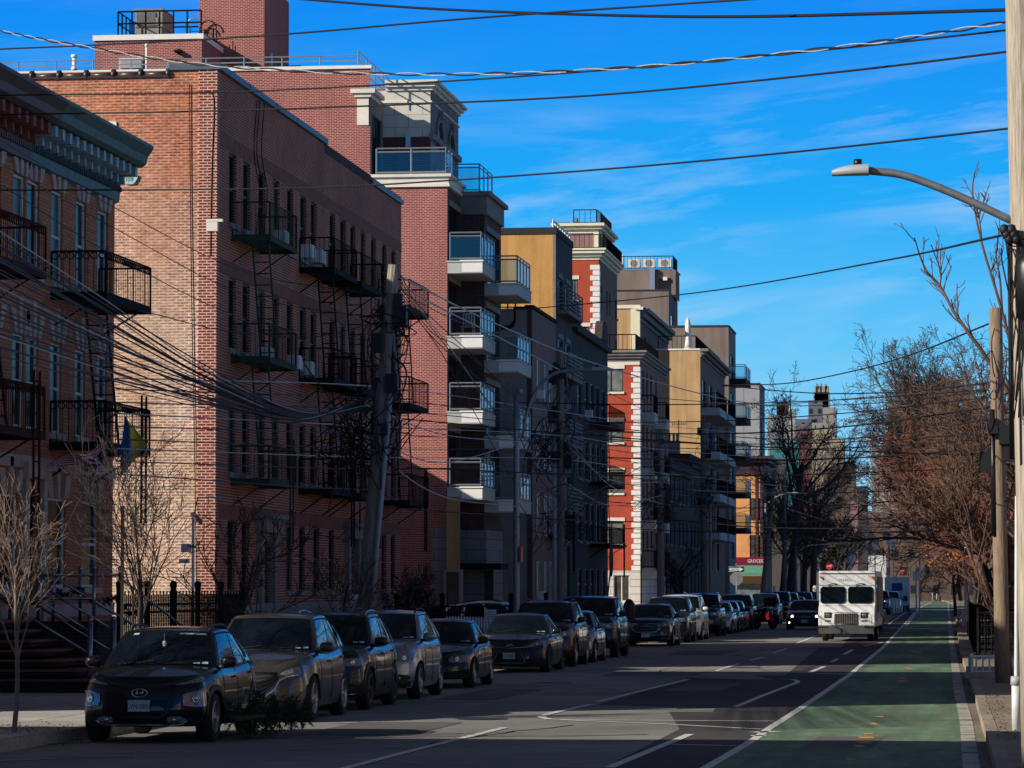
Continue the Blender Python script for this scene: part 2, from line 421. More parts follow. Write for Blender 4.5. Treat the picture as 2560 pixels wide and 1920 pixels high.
M_['grey_stucco'] = plain('stucco_grey', (0.30, 0.285, 0.27), 0.9, 0.16, 0.5, bmp=0.1, det=8)
M_['taupe_stucco'] = plain('stucco_taupe', (0.24, 0.185, 0.155), 0.9, 0.10, 0.4, bmp=0.1, det=8)
M_['brown_stucco'] = plain('stucco_brown_front', (0.30, 0.165, 0.125), 0.9, 0.15, 1.0)
M_['grey_panel'] = plain('panel_light_grey', (0.36, 0.36, 0.37), 0.8, 0.08, 0.5, det=6)
M_['slate_stone'] = brick('stone_slate_front', (0.14, 0.13, 0.125), (0.10, 0.095, 0.09), (0.03, 0.03, 0.03), bw=0.5, rh=0.16, ms=0.01)
M_['ashlar'] = brick('stone_ashlar_cream', (0.80, 0.76, 0.66), (0.74, 0.70, 0.60), (0.42, 0.38, 0.30), bw=1.15, rh=0.52, ms=0.012, dirt=0.08, bstr=0.3)
M_['ashlar_grey'] = brick('stone_ashlar_grey', (0.30, 0.29, 0.275), (0.26, 0.25, 0.24), (0.12, 0.11, 0.10), bw=1.15, rh=0.45, ms=0.014, dirt=0.12, bstr=0.3)
M_['quoin'] = plain('stone_quoin_white', (0.88, 0.84, 0.76), 0.75, 0.1, 6.0, bmp=0.15)
M_['cream'] = plain('paint_cream', (0.85, 0.78, 0.55), 0.7, 0.06, 2.0)
M_['plywood'] = plain('plywood_board', (0.34, 0.22, 0.09), 0.8, 0.2, 1.4, stretch=(1, 1, 0.3))
M_['steel'] = plain('railing_steel', (0.42, 0.44, 0.46), 0.35, 0.1, 6.0, metal=0.6)
M_['concrete'] = plain('concrete_slab', (0.50, 0.49, 0.46), 0.85, 0.12, 2.0, bmp=0.1)
M_['concrete_lit'] = plain('concrete_white_lit', (0.85, 0.83, 0.76), 0.8, 0.05, 2.0)
M_['glass_rail'] = clear_glass('balcony_glass', (0.50, 0.68, 0.72), 0.45)
M_['hvac'] = plain('air_conditioner_casing', (0.24, 0.23, 0.20), 0.6, 0.2, 6.0)
M_['hvac_white'] = plain('air_conditioner_white', (0.70, 0.69, 0.64), 0.5, 0.1, 6.0)
M_['door_wood'] = plain('door_painted_dark', (0.022, 0.02, 0.018), 0.5, 0.3, 3.0)

XA = -18.3          # front plane of the houses on the left side
XB = -20.1          # front plane of the tall rose brick block

def B(mb, ax, P, u0, u1, d0, d1, z0, z1):   # box along a wall: u along it, d outward
    if ax == 'x': mb.box(P + min(d0, d1), P + max(d0, d1), u0, u1, z0, z1)
    else: mb.box(u0, u1, P - max(d0, d1), P - min(d0, d1), z0, z1)
def W3(ax, P, u, d, z): return (P + d, u, z) if ax == 'x' else (u, P - d, z)
def wall(mb, ax, P, u0, u1, z0, z1, ops=(), depth=0.14):
    us = sorted({u0, u1, *[v for o in ops for v in o[:2] if u0 < v < u1]})
    zs = sorted({z0, z1, *[v for o in ops for v in o[2:] if z0 < v < z1]})
    for i in range(len(us) - 1):
        for j in range(len(zs) - 1):
            uc = (us[i] + us[i + 1]) / 2; zc = (zs[j] + zs[j + 1]) / 2
            if any(o[0] < uc < o[1] and o[2] < zc < o[3] for o in ops): continue
            q = [W3(ax, P, us[i], 0, zs[j]), W3(ax, P, us[i + 1], 0, zs[j]), W3(ax, P, us[i + 1], 0, zs[j + 1]), W3(ax, P, us[i], 0, zs[j + 1])]
            mb.quad(*q)
    for (a, b, c, d) in ops:
        for (p, q) in (((a, c), (b, c)), ((b, c), (b, d)), ((b, d), (a, d)), ((a, d), (a, c))):
            mb.quad(W3(ax, P, p[0], 0, p[1]), W3(ax, P, q[0], 0, q[1]), W3(ax, P, q[0], -depth, q[1]), W3(ax, P, p[0], -depth, p[1]))
def window(par, ax, P, u0, u1, z0, z1, fm, pm, rec=0.12, style='sash', sill=None, lintel=None, pn='window'):
    m = MB(); t = 0.055; d1 = -rec + 0.05; d0 = -rec - 0.02
    for (a, b, c, d) in ((u0, u0 + t, z0, z1), (u1 - t, u1, z0, z1), (u0 + t, u1 - t, z0, z0 + t), (u0 + t, u1 - t, z1 - t, z1)):
        B(m, ax, P, a, b, d0, d1, c, d)
    if style in ('sash', 'cross'):
        zm = (z0 + z1) / 2; B(m, ax, P, u0 + t, u1 - t, d0, d1 - 0.02, zm - 0.03, zm + 0.03)
    if style in ('cross', 'slide'):
        um = (u0 + u1) / 2; B(m, ax, P, um - 0.03, um + 0.03, d0, d1 - 0.015, z0 + t, z1 - t)
    if style == 'tri':
        for k in (1, 2):
            um = u0 + (u1 - u0) * k / 3; B(m, ax, P, um - 0.03, um + 0.03, d0, d1 - 0.015, z0 + t, z1 - t)
    w = m.build(pn, fm, par)
    m = MB(); B(m, ax, P, u0 + t * 0.5, u1 - t * 0.5, d0 - 0.015, d0 + 0.03, z0 + t * 0.5, z1 - t * 0.5)
    p = m.build('pane', pm, None); rel(p, par, w)
    if sill:
        m = MB(); B(m, ax, P, u0 - 0.07, u1 + 0.07, -0.02, 0.09, z0 - 0.13, z0 - 0.003); rel(m.build('sill', sill, None), par, w)
    if lintel:
        m = MB(); B(m, ax, P, u0 - 0.1, u1 + 0.1, -0.01, 0.045, z1 + 0.003, z1 + 0.24); rel(m.build('lintel', lintel, None), par, w)
    return w
def rel(o, root, mid):       # o holds world vertices; hang it under mid, a part of root
    off = Vector((0, 0, 0)); p = mid
    while p is not None: off += p.location; p = p.parent
    o.data.transform(Matrix.Translation(-off)); o.parent = mid; return o
def shell(par, X, Y0, Y1, H, depth, side, front, ops=(), side_ops=(), z0=0.0, coping=None, ch=0.12, front_depth=0.14, far=None, roofm=None, par_t=0.3):
    """outer walls of a building whose front faces the street (+X)"""
    m = MB(); wall(m, 'x', X, Y0, Y1, z0, H, ops, front_depth); m.build('facade', front, par)
    m = MB(); wall(m, 'y', Y0, X - depth, X, z0, H, side_ops, 0.14); m.build('side_wall', side, par)
    m = MB()
    m.quad((X - depth, Y0, z0), (X - depth, Y1, z0), (X - depth, Y1, H), (X - depth, Y0, H))
    m.quad((X - depth, Y1, z0), (X, Y1, z0), (X, Y1, H), (X - depth, Y1, H))
    m.build('rear_wall', far or side, par)
    m = MB(); rz = H - 0.45
    m.quad((X - depth, Y0, rz), (X, Y0, rz), (X, Y1, rz), (X - depth, Y1, rz))
    m.build('roof', roofm or M_['tar'], par)
    # the lining of openings: a dark room behind the windows
    m = MB(); m.box(X - 1.6, X - front_depth - 0.1, Y0 + 0.15, Y1 - 0.15, z0 + 0.02, H - 0.5); m.build('interior', M_['tar'], par)
    if coping:
        m = MB(); o = 0.05
        m.box(X - depth - o, X + o, Y0 - o, Y0 + par_t, H, H + ch)
        m.box(X - par_t, X + o, Y0 + par_t, Y1 + o, H, H + ch)
        m.box(X - depth - o, X - par_t, Y1 - par_t, Y1 + o, H, H + ch)
        m.box(X - depth - o, X - depth + par_t, Y0 + par_t, Y1 - par_t, H, H + ch)
        m.build('coping', coping, par)
def rail_line(mb, a, b, h, n, t=0.02, top=0.035, mid=None):
    a = Vector(a); b = Vector(b); U = Vector((0, 0, 1))
    mb.bar(a + U * h, b + U * h, top); mb.bar(a + U * 0.08, b + U * 0.08, top * 0.8)
    if mid: mb.bar(a + U * mid, b + U * mid, top * 0.8)
    for i in range(n + 1):
        p = a.lerp(b, i / n); mb.bar(p, p + U * h, t if 0 < i < n else top)
def fire_escape(par, X, Y0, Y1, levels, mat, prot=1.0, step=0.13, drop=True, ornate=False, first_ladder=0, rail_h=0.92):
    """platforms with railings on a facade facing +X, joined by steep ladders"""
    fes = []
    for z in levels:
        m = MB()
        for k in range(int(prot / 0.11) + 1):
            x = X + 0.03 + k * 0.11
            if x < X + prot: m.box(x, x + 0.05, Y0 + .02, Y1 - .02, z, z + 0.03)
        for (a, b) in (((X, Y0, z), (X + prot + .02, Y0, z)), ((X + prot, Y0, z), (X + prot, Y1, z)), ((X + prot + .02, Y1, z), (X, Y1, z))):
            m._bar(a, b, 0.04, 0.14)
        for y in (Y0 + 0.15, Y1 - 0.15):
            m.bar((X + prot * 0.8, y, z - 0.05), (X, y, z - 0.6), 0.026)
        fe = m.build('fire_escape', mat, par); fes.append(fe)
        m = MB()
        nn = max(4, int((Y1 - Y0) / (step * 1.25))); n2 = max(3, int(prot / step))
        rail_line(m, (X + 0.02, Y0, z), (X + prot, Y0, z), rail_h, n2, 0.010, 0.03)
        rail_line(m, (X + prot, Y0, z), (X + prot, Y1, z), rail_h, nn, 0.009, 0.03)
        rail_line(m, (X + 0.02, Y1, z), (X + prot, Y1, z), rail_h, n2, 0.010, 0.03)
        if ornate:
            for (p, q, n) in (((X, Y0), (X + prot, Y0), 7), ((X + prot, Y0), (X + prot, Y1), int((Y1 - Y0) / 0.16))):
                for i in range(n):
                    c = Vector((p[0] + (q[0] - p[0]) * (i + .5) / n, p[1] + (q[1] - p[1]) * (i + .5) / n, z + rail_h - 0.09))
                    d = (Vector((q[0], q[1], 0)) - Vector((p[0], p[1], 0))).normalized()
                    pts = [c + d * 0.07 * math.cos(t * PI / 4) + Vector((0, 0, 0.07 * math.sin(t * PI / 4))) for t in range(9)]
                    m.tube(pts, 0.012, 4, False, False)
        rel(m.build('railing', mat, None), par, fe)
    for i in range(len(levels) - 1):
        m = MB(); z0, z1 = levels[i], levels[i + 1]
        ya, yb = (Y0 + 0.35, Y0 + 0.35 + min(1.3, (Y1 - Y0) * .5))
        for x in (X + prot - 0.52, X + prot - 0.1):
            m._bar((x, yb, z0), (x, ya, z1 + 0.02), 0.03, 0.10)
        n = 11
        for k in range(1, n):
            t = k / n; y = yb + (ya - yb) * t; z = z0 + (z1 - z0) * t
            m.box(X + prot - 0.52, X + prot - 0.1, y - 0.06, y + 0.06, z - 0.012, z + 0.012)
        rel(m.build('ladder', mat, None), par, fes[i])
    if drop:
        m = MB(); z = levels[0]
        y = Y1 - 0.5
        for yy in (y, y - 0.42): m.bar((X + prot + 0.04, yy, z - 1.5), (X + prot + 0.04, yy, z + 1.2), 0.035)
        for k in range(9): m.bar((X + prot + 0.04, y, z - 1.4 + k * 0.3), (X + prot + 0.04, y - 0.42, z - 1.4 + k * 0.3), 0.022)
        rel(m.build('drop_ladder', mat, None), par, fes[0])
    return fes
def ac_unit(par, X, y, z, mat=None):
    m = MB(); m.box(X - 0.1, X + 0.3, y - 0.27, y + 0.27, z, z + 0.36)
    for k in range(7): m.box(X + 0.3, X + 0.312, y - 0.24, y + 0.24, z + 0.04 + k * 0.042, z + 0.06 + k * 0.042)
    m.box(X - 0.1, X + 0.28, y - 0.285, y + 0.285, z + 0.36, z + 0.375)
    return m.build('air_conditioner', mat or M_['hvac_white'], par)
def cornice(par, X, Y0, Y1, z, prof, mat, name='cornice', ends=True):
    m = MB(); m.extr(prof, (X, Y0, z), (X, Y1, z), (1, 0, 0)); return m.build(name, mat, par, fixn=True)
def steel_rail(m, a, b, h=1.05, posts=2, t=0.045):
    a = Vector(a); b = Vector(b); U = Vector((0, 0, 1))
    for i in range(posts + 1):
        p = a.lerp(b, i / posts); m.bar(p, p + U * h, t)
    for z in (0.09, h - 0.14, h): m.bar(a + U * z, b + U * z, t * 0.9)

# ================================================================== the two low brick houses at the left edge
def low_house(name, label, Y0, Y1, tops, cmat, cdark, clite, femat, fe_span, wins, ground_wins, door=None):
    H = 11.0
    t = thing(name, label, 'house', (XA, (Y0 + Y1) / 2, 0))
    ops = []
    for (a, b) in wins:
        for (z0, z1) in ((8.34, 10.2), (5.24, 7.08)): ops.append((a, b, z0, z1))
    for (a, b) in ground_wins: ops.append((a, b, 2.1, 3.92))
    if door: ops.append((door[0], door[1], 1.35, 3.95))
    shell(t, XA, Y0, Y1, H, 14.0, M_['orange_brick'], M_['orange_brick'], ops)
    for (a, b, z0, z1) in ops:
        if z0 < 1.5:
            m = MB(); B(m, 'x', XA, a, b, -0.3, -0.24, z0, z1); d = m.build('door', M_['door_wood'], t)
            m = MB(); B(m, 'x', XA, a + .1, b - .1, -0.24, -0.22, z0 + 1.2, z1 - .5); rel(m.build('pane', M_['pane'], None), t, d)
            m = MB(); B(m, 'x', XA, a - .28, a, -0.02, .1, z0, z1 + .3); B(m, 'x', XA, b, b + .28, -.02, .1, z0, z1 + .3); B(m, 'x', XA, a - .35, b + .35, -.02, .16, z1 + .3, z1 + .62)
            m.build('door_surround', M_['keystone'], t); continue
        window(t, 'x', XA, a, b, z0, z1, M_['frame_white'], M_['pane'] if random.random() < .6 else M_['pane_mid'], 0.1, 'sash', M_['keystone'])
        m = MB(); yc = (a + b) / 2; w = (b - a) / 2      # splayed three piece lintel
        for (p, q, r_, s_, zz) in ((-0.09, 0.09, -0.13, 0.13, 0.72), (-w + .02, -w * .55, -w - .30, -w * .62 - .12, 0.48), (w * .55, w - .02, w * .62 + .12, w + .30, 0.48)):
            vs = []
            for d in (-0.02, 0.06):
                vs += [(XA + d, yc + p, z1 + .004), (XA + d, yc + q, z1 + .004), (XA + d, yc + s_, z1 + zz), (XA + d, yc + r_, z1 + zz)]
            m.add(vs, [(0, 3, 2, 1), (4, 5, 6, 7), (0, 1, 5, 4), (1, 2, 6, 5), (2, 3, 7, 6), (3, 0, 4, 7)])
        m.build('keystone', M_['keystone'], t)
    m = MB(); B(m, 'x', XA, Y0, Y1, 0, 0.05, 1.5, 1.75); B(m, 'x', XA, Y0, Y1, 0, 0.06, 4.45, 4.7); m.build('stone_band', M_['keystone'], t)
    # the big bracketed cornice
    c = cornice(t, XA, Y0, Y1 + .0, 10.72, [(0, -0.25), (0.1, -0.2), (0.12, 0.0), (0.12, 0.5), (0.62, 0.55), (0.7, 0.62), (0.74, 0.78), (0.86, 0.95), (0.86, 1.02), (0, 1.1)], cmat)
    n = int((Y1 - Y0) / 0.55)
    for k in range(n):
        m = MB(); y = Y0 + (k + .5) * (Y1 - Y0) / n
        m.box(XA + .12, XA + .55, y - .10, y + .10, 11.04, 11.255)
        m.box(XA + .12, XA + .28, y - .06, y + .06, 10.87, 11.035)
        rel(m.build('bracket', clite, None), t, c)
    m = MB(); m.box(XA + .12, XA + .128, Y0, Y1, 10.84, 11.25); m.box(XA + .13, XA + .6, Y0, Y1, 11.26, 11.267); rel(m.build('soffit_shade', cdark, None), t, c)  # dark sheets paint the shade under the cornice
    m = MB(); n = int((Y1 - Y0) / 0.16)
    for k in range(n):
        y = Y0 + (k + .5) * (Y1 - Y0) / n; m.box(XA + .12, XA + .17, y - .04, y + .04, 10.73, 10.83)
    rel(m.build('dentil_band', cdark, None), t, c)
    if fe_span: fire_escape(t, XA, fe_span[0], fe_span[1], (4.95, 8.0), femat, 1.15, 0.12, True, True)
    return t
def ys(pairs, X, y=800): return [(yOf(a, X, y), yOf(b, X, y)) for a, b in pairs]
YJ = yOf(64, XA, 500)
house_b = low_house('brick_house', 'narrow three storey orange brick house with teal bracketed cornice and two flags', YJ, yOf(285, XA, 800), None, M_['teal'], M_['teal_dark'], M_['teal_lite'], M_['black_iron'],
    (70.2, 74.2), ys([(66, 97), (126, 155), (188, 214), (243, 269)], XA), ys([(120, 168), (208, 250)], XA), (YJ + 0.15, YJ + 1.25))
low_house('brick_house', 'brick row house with oxblood cornice and red fire escape at the left edge', 52.5, YJ, None, M_['oxblood'], M_['oxblood'], M_['brownstone'], M_['red_iron'],
    (61.5, 65.4), [(54, 55), (56.5, 57.5), (59, 60), (61.5, 62.5), (63.6, 64.6), (65.4, 66.4), (67.3, 68.2)], [(63.5, 65), (66.5, 67.8)])

# ================================================================== the long four storey tenement row
YT0, YT1 = 86.4, yOf(1003, XA, 600)
def tenement():
    H = 15.0
    t = thing('tenement_building', 'long four storey dark red brick tenement with sunlit weathered side wall and fire escapes', 'apartment building', (XA, 100, 0))
    tops = [(573.8, 590), (610, 623.5), (647.7, 662.7), (685, 697), (720, 732), (751.6, 765), (778.8, 790.8), (825, 838), (852.6, 863), (876.7, 888.8), (902, 914), (928, 940), (956, 967), (979, 990)]
    W_ = ys(tops, XA, 450)
    W_ = [((a + b) / 2 - 0.46, (a + b) / 2 + 0.46) for a, b in W_]
    ops = []; g = []
    rows = ((11.32, 13.12), (8.13, 9.95), (5.0, 6.67))
    for (a, b) in W_:
        for r_ in rows: ops.append((a, b, *r_))
    doors = [(W_[2][0] + .2, W_[2][0] + 1.7), (W_[8][0] + 1.2, W_[8][0] + 2.6)]
    ground = [W_[0], W_[1], (W_[4][0], W_[4][1]), W_[5], (W_[6][0] + .6, W_[6][1] + .6), W_[7], W_[10], W_[11], W_[12], W_[13]]
    for (a, b) in ground: ops.append((a, b, 2.0, 3.80))
    for (a, b) in doors: ops.append((a, b, 0.5, 3.3))
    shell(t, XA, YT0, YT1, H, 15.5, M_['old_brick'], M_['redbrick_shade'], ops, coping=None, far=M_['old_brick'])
    ci = 0
    for (a, b, z0, z1) in ops:
        if z0 < 1:
            m = MB(); B(m, 'x', XA, a, b, -0.12, -0.08, z0, z1); d = m.build('door', M_['door_wood'], t)
            m = MB(); B(m, 'x', XA, a + .15, b - .15, -0.08, -0.065, z0 + 1.1, z0 + 2.0); rel(m.build('pane', M_['pane_mid'], None), t, d)
            m = MB()
            B(m, 'x', XA, a - .34, a - .003, 0, .16, z0 - .2, z1 + .25); B(m, 'x', XA, b + .003, b + .34, 0, .16, z0 - .2, z1 + .25)
            B(m, 'x', XA, a - .45, b + .45, 0, .3, z1 + .25, z1 + .6); B(m, 'x', XA, a - .55, b + .55, 0, .45, z1 + .6, z1 + .72)
            m.build('door_surround', M_['stone_shade'], t); continue
        window(t, 'x', XA, a, b, z0, z1, M_['frame_green'], M_['pane_mid'] if random.random() < .22 else M_['pane'], 0.12, 'sash', M_['stone_shade'])
    # brick soldier bands over the windows, a little proud and browner
    m = MB()
    for z in (13.15, 9.98, 6.70, 3.83): B(m, 'x', XA, YT0, YT1, 0.0, 0.012, z, z + 0.34)
    m.build('soldier_band', M_['brownstone'], t)
    m = MB(); B(m, 'x', XA, YT0, YT1, 0, .06, 0.15, 1.5); B(m, 'x', XA, YT0, YT1, 0, .10, 1.5, 1.68); m.build('water_table', M_['stone_shade'], t)
    # red corner pier wrapping onto the lit wall
    m = MB(); m.box(XA - .46, XA + .014, YT0 - .03, YT0 + .3, 0.1, H + .02); m.build('corner_pier', M_['corner_brick'], t)
    m = MB(); m.box(XA - .25, XA + .03, YT0 - .05, YT0 + .12, 10.95, 11.18); m.box(XA - .25, XA + .16, YT0 - .06, YT0 + .1, 11.18, 11.25); m.build('sill_block', M_['stone'], t)
    # coping: grey metal along the front in lengths, tile ridge along the side wall
    Ya, Yb = yOf(813, XA, 330), yOf(926, XA, 440)
    m = MB()
    m.box(XA - .35, XA + .09, YT0 - .07, Ya, H, H + .16); m.box(XA - .35, XA + .09, Yb, YT1, H - .25, H - .1)
    m.box(XA - 1.2, XA - .35, YT0 - .07, YT0 + .3, H + .0, H + .16)
    for y in (YT0 + 3.7, YT0 + 7.4, YT0 + 10.4): m.box(XA + .09, XA + .1, y, y + .03, H, H + .16)
    m.build('coping', M_['coping_grey'], t)
    m = MB(); m.box(XA - .35, XA + .02, Ya, Yb, H - .25, H + .02); m.build('parapet', M_['black_brick'], t)
    m = MB(); x = XA - 1.2
    zr = H - .12
    m.box(XA - 15.5, XA - 1.2, YT0 - .06, YT0 + .25, zr - .05, zr)
    k = 0
    while x > XA - 9:
        m.tube([(x, YT0 + .05, zr + .03), (x - .68, YT0 + .05, zr + .03)], [.10, .085], 8)
        m.tube([(x, YT0 + .05, zr + .04), (x - .10, YT0 + .05, zr + .04)], [.14, .14], 8); x -= .70
    m.build('ridge_tile', plain('terracotta_glazed_dark', (0.06, 0.04, 0.035), 0.35, 0.3, 6.0), t)
    for k in range(3):      # narrow shallow pilaster strips that divide the front
        y = yOf((700, 803, 810)[k], XA, 600)
    m = MB()
    for (p, q) in (((470, 160), (470, 590)),):
        m.tube(smooth_path([atY(505, 230, YT0 - .03) + Vector((0, 0, 0)), atY(535, 245, YT0 - .03), atY(531, 400, YT0 - .03), atY(528, 560, YT0 - .03), atY(527, 640, YT0 - .03)], 5), 0.018, 4)
    m.tube(smooth_path([atY(474, 210, YT0 - .03), atY(476, 500, YT0 - .03), atY(482, 900, YT0 - .03), atY(487, 1150, YT0 - .03), atY(492, 1500, YT0 - .03)], 5), 0.012, 4)
    for x0 in (643, 650, 662): m.tube(smooth_path([atX(x0, 250, XA + .03), atX(x0 - 8, 380, XA + .03), atX(x0 + 6, 480, XA + .03), atX(x0 - 4, 600, XA + .03)], 5), 0.012, 4)
    m.build('hanging_cable', M_['black_iron'], t)
    # oxidised plaque bolted to the lit wall
    c = atY(325, 447, YT0); m = MB()
    pl = [(c.x + 0.20 * math.cos(a) * (1 + .2 * math.sin(3 * a)), c.z + 0.17 * math.sin(a) * (1 + .15 * math.cos(2 * a))) for a in [k * PI / 7 for k in range(14)]]
    vs = [(x_, YT0 - .05, z_) for x_, z_ in pl] + [(x_, YT0, z_) for x_, z_ in pl]
    m.add(vs, [tuple(range(14))] + [(i, (i + 1) % 14, 14 + (i + 1) % 14, 14 + i) for i in range(14)])
    for k in range(5): m.box(c.x - .1 + k * .04, c.x - .085 + k * .04, YT0 - .065, YT0 - .05, c.z - .06, c.z + .07)
    m.build('wall_plaque', plain('copper_verdigris', (0.42, 0.62, 0.55), 0.7, 0.4, 20), t)
    # white mortar patches high up on the side wall
    m = MB(); c = atY(280, 312, YT0); m.box(c.x - .22, c.x + .12, YT0 - .04, YT0 - .002, c.z - .12, c.z + .08); m.build('patch', M_['coping_white'], t)
    # fire escapes
    k = -XA / 17.5
    lv = (4.75, 7.85, 10.95)
    fire_escape(t, XA, 84.4 * k, 87.9 * k, lv, M_['green_iron'], 0.98, 0.11)
    fire_escape(t, XA, 93.3 * k, 96.9 * k, lv, M_['black_iron'], 0.98, 0.13)
    fire_escape(t, XA, 97.7 * k, 101.3 * k, lv, M_['black_iron'], 0.98, 0.13)
    fire_escape(t, XA, 106.3 * k, 110.2 * k, lv, M_['black_iron'], 1.0, 0.13)
    for (i, z) in ((5, 11.35), (2, 8.05), (4, 8.1), (5, 8.05), (6, 11.35)):
        ac_unit(t, XA, (W_[i][0] + W_[i][1]) / 2, z)
    ac_unit(t, XA, (W_[3][0] + W_[3][1]) / 2, 11.35)
    return t
tenement()
# ================================================================== tall rose brick block with glass balconies
YR = 139.0
def rose_block():
    t = thing('apartment_block', 'tall rose brick apartment block with white stone top, glass balconies and rooftop stair tower', 'apartment building', (XB, 143, 0))
    H = zOf(458, YR); Hside = zOf(183, YR + 2)
    XL = XB - 26
    x1 = XB                       # edge of the wall at lower storeys
    xu = atY(925, 560, YR).x      # upper storeys step back from the balcony terrace
    zt = zOf(462, YR); zb = zOf(432, YR)
    # lower wall up to the terrace band, upper wall above
    m = MB()
    wall(m, 'y', YR, XL, x1, 0, zOf(462, YR)); wall(m, 'y', YR, XL, xu, zOf(462, YR), Hside)
    xs = atY(892, 300, YR).x
    m.build('side_wall', M_['new_brick'], t)
    # facade strip at the first bay, and the stepped bay behind it
    Ybay = yOf(1152, XB, 700) ; XBAY = atY(1211, 800, Ybay).x; Yend = yOf(1248, XBAY, 800) + .6
    sl = [zOf(v, YR) for v in (650, 838.5, 1027, 1217)]      # tops of slabs of the near bay
    m = MB(); ops = [(YR + .35, Ybay - .35, z + .05, z + 2.25) for z in sl] + [(YR + .35, Ybay - .35, 0.4, 2.6)]
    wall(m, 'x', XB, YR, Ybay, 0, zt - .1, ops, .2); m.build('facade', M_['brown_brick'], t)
    for o in ops: window(t, 'x', XB, *o, M_['frame_dark'], M_['pane'], .16, 'tri', M_['stone_shade'], M_['stone_shade'])
    sl2 = [zOf(v, Ybay) for v in (708, 900, 1090, 1250)]
    zt2 = zOf(555 - 30, Ybay)
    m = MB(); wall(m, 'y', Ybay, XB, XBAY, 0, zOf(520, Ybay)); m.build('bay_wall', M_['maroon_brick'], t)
    m = MB(); ops = [(Ybay + .5, Yend - .5, z + .05, z + 2.2) for z in sl2]
    wall(m, 'x', XBAY, Ybay, Yend, 0, zOf(520, Ybay), ops, .2); m.build('facade', M_['brown_brick'], t)
    for o in ops: window(t, 'x', XBAY, *o, M_['frame_dark'], M_['pane'], .16, 'tri', None, M_['stone_shade'])
    m = MB()
    m.box(XB - 9, XB - .35, Ybay, Yend, 0, zOf(520, Ybay)); m.box(XL, XB - 9, YR + .35, YR + 7, 0, zb); m.build('rear_wall', M_['new_brick'], t)
    m = MB(); m.box(XB - 1.2, XB - .4, YR + .3, Ybay, 0.1, zt - .3); m.box(XB, XBAY - .4, Ybay + .2, Yend - .1, .1, zt2); m.build('interior', M_['tar'], t)
    # roof band on the far bay
    m = MB(); z = zOf(535, Ybay); m.box(XB - 2, XBAY + .12, Ybay - .12, Yend + .1, z, z + .75); m.box(XB - 2, XBAY + .28, Ybay - .25, Yend + .25, z + .75, z + .93)
    m.build('parapet', M_['stone_shade'], t)
    z += .93; m = MB()
    steel_rail(m, (XB - 1.6, Ybay + .1, z), (atY(1198, 470, Ybay).x, Ybay + .1, z), 1.15, 2); steel_rail(m, (atY(1198, 470, Ybay).x, Ybay + .1, z), (atY(1198, 470, Ybay).x, Ybay + 4.0, z), 1.15, 3)
    r_ = m.build('roof_railing', M_['steel'], t)
    m = MB(); x = atY(1198, 470, Ybay).x; m.quad((XB - 1.6, Ybay + .1, z + .1), (x, Ybay + .1, z + .1), (x, Ybay + .1, z + 1.05), (XB - 1.6, Ybay + .1, z + 1.05)); rel(m.build('glass', M_['glass_rail'], None), t, r_)
    # balconies
    def balcony(P, y0, y1, xw, z, lit=True):
        m = MB(); m.box(xw - .02, P, y0, y1, z - .5, z - .06); m.box(xw - .02, P + .03, y0 - .04, y1 + .03, z - .06, z)
        b = m.build('balcony', M_['concrete'], t)
        m = MB(); m.box(xw + (P - xw) * .42, P + .004, y0 - .02, y0, z - .46, z - .07); m.box(xw + (P - xw) * .36, P + .04, y0 - .07, y0 - .04, z - .045, z + .02)  # white plates paint the sunlit part of the slab front
        rel(m.build('sunlit_edge_plate', M_['concrete_lit'], None), t, b)
        m = MB(); steel_rail(m, (xw + .1, y0 + .06, z), (P - .06, y0 + .06, z), 1.12, 1, .05); steel_rail(m, (P - .06, y0 + .06, z), (P - .06, y1 - .06, z), 1.12, 4, .05)
        rel(m.build('railing', M_['steel'], None), t, b)
        m = MB(); m.quad((xw + .1, y0 + .07, z + .1), (P - .07, y0 + .07, z + .1), (P - .07, y0 + .07, z + .98), (xw + .1, y0 + .07, z + .98))
        m.quad((P - .07, y0 + .07, z + .1), (P - .07, y1 - .07, z + .1), (P - .07, y1 - .07, z + .98), (P - .07, y0 + .07, z + .98))
        rel(m.build('glass', M_['glass_rail'], None), t, b)
        return b
    P1 = atY(1206, 700, YR).x; Y1e = yOf(1239, P1, 700)
    for z in sl: balcony(P1, YR, Y1e, XB, z)
    P2 = atY(1296.6, 720, Ybay).x; Y2e = yOf(1328, P2, 720)
    for z in sl2: balcony(P2, Ybay, Y2e, XBAY, z)
    # garden chair on one balcony
    ch = thing('patio_chair', 'pale garden chair on a balcony of the rose brick block', 'chair', (XB + .7, YR + .9, sl[1]))
    m = MB(); m.box(-.25, .25, -.25, .25, .4, .44); m.build('seat', M_['hvac_white'], ch, False)
    m = MB()
    for k in range(5): m.box(-.24 + k * .11, -.19 + k * .11, .22, .25, .5, .95)
    m.box(-.26, .26, .21, .26, .93, .98); m.build('backrest', M_['hvac_white'], ch, False)
    for sx in (-.22, .22):
        for sy in (-.22, .22):
            m = MB(); m.bar((sx, sy, 0), (sx, sy, .42), .03); m.build('leg', M_['hvac_white'], ch, False)
    # terrace band of pale stone under the set back top storey
    m = MB(); zb0 = zOf(458, YR); zb1 = zOf(436, YR)
    zb1 = zOf(432, YR)
    m.box(xu - .12, XB + .06, YR - .06, Ybay + .4, zb0, zb1 - .12); m.box(xu - .12, XB + .16, YR - .16, Ybay + .5, zb1 - .12, zb1)
    m.box(xu - .12, XB + .10, YR - .10, Ybay + .44, zb0 - .1, zb0)
    tb = m.build('terrace_band', M_['stone'], t)
    m = MB(); zr = zb1; xa_ = xu + .25; xe_ = XB - .06; ye_ = yOf(1130, xe_, 430)
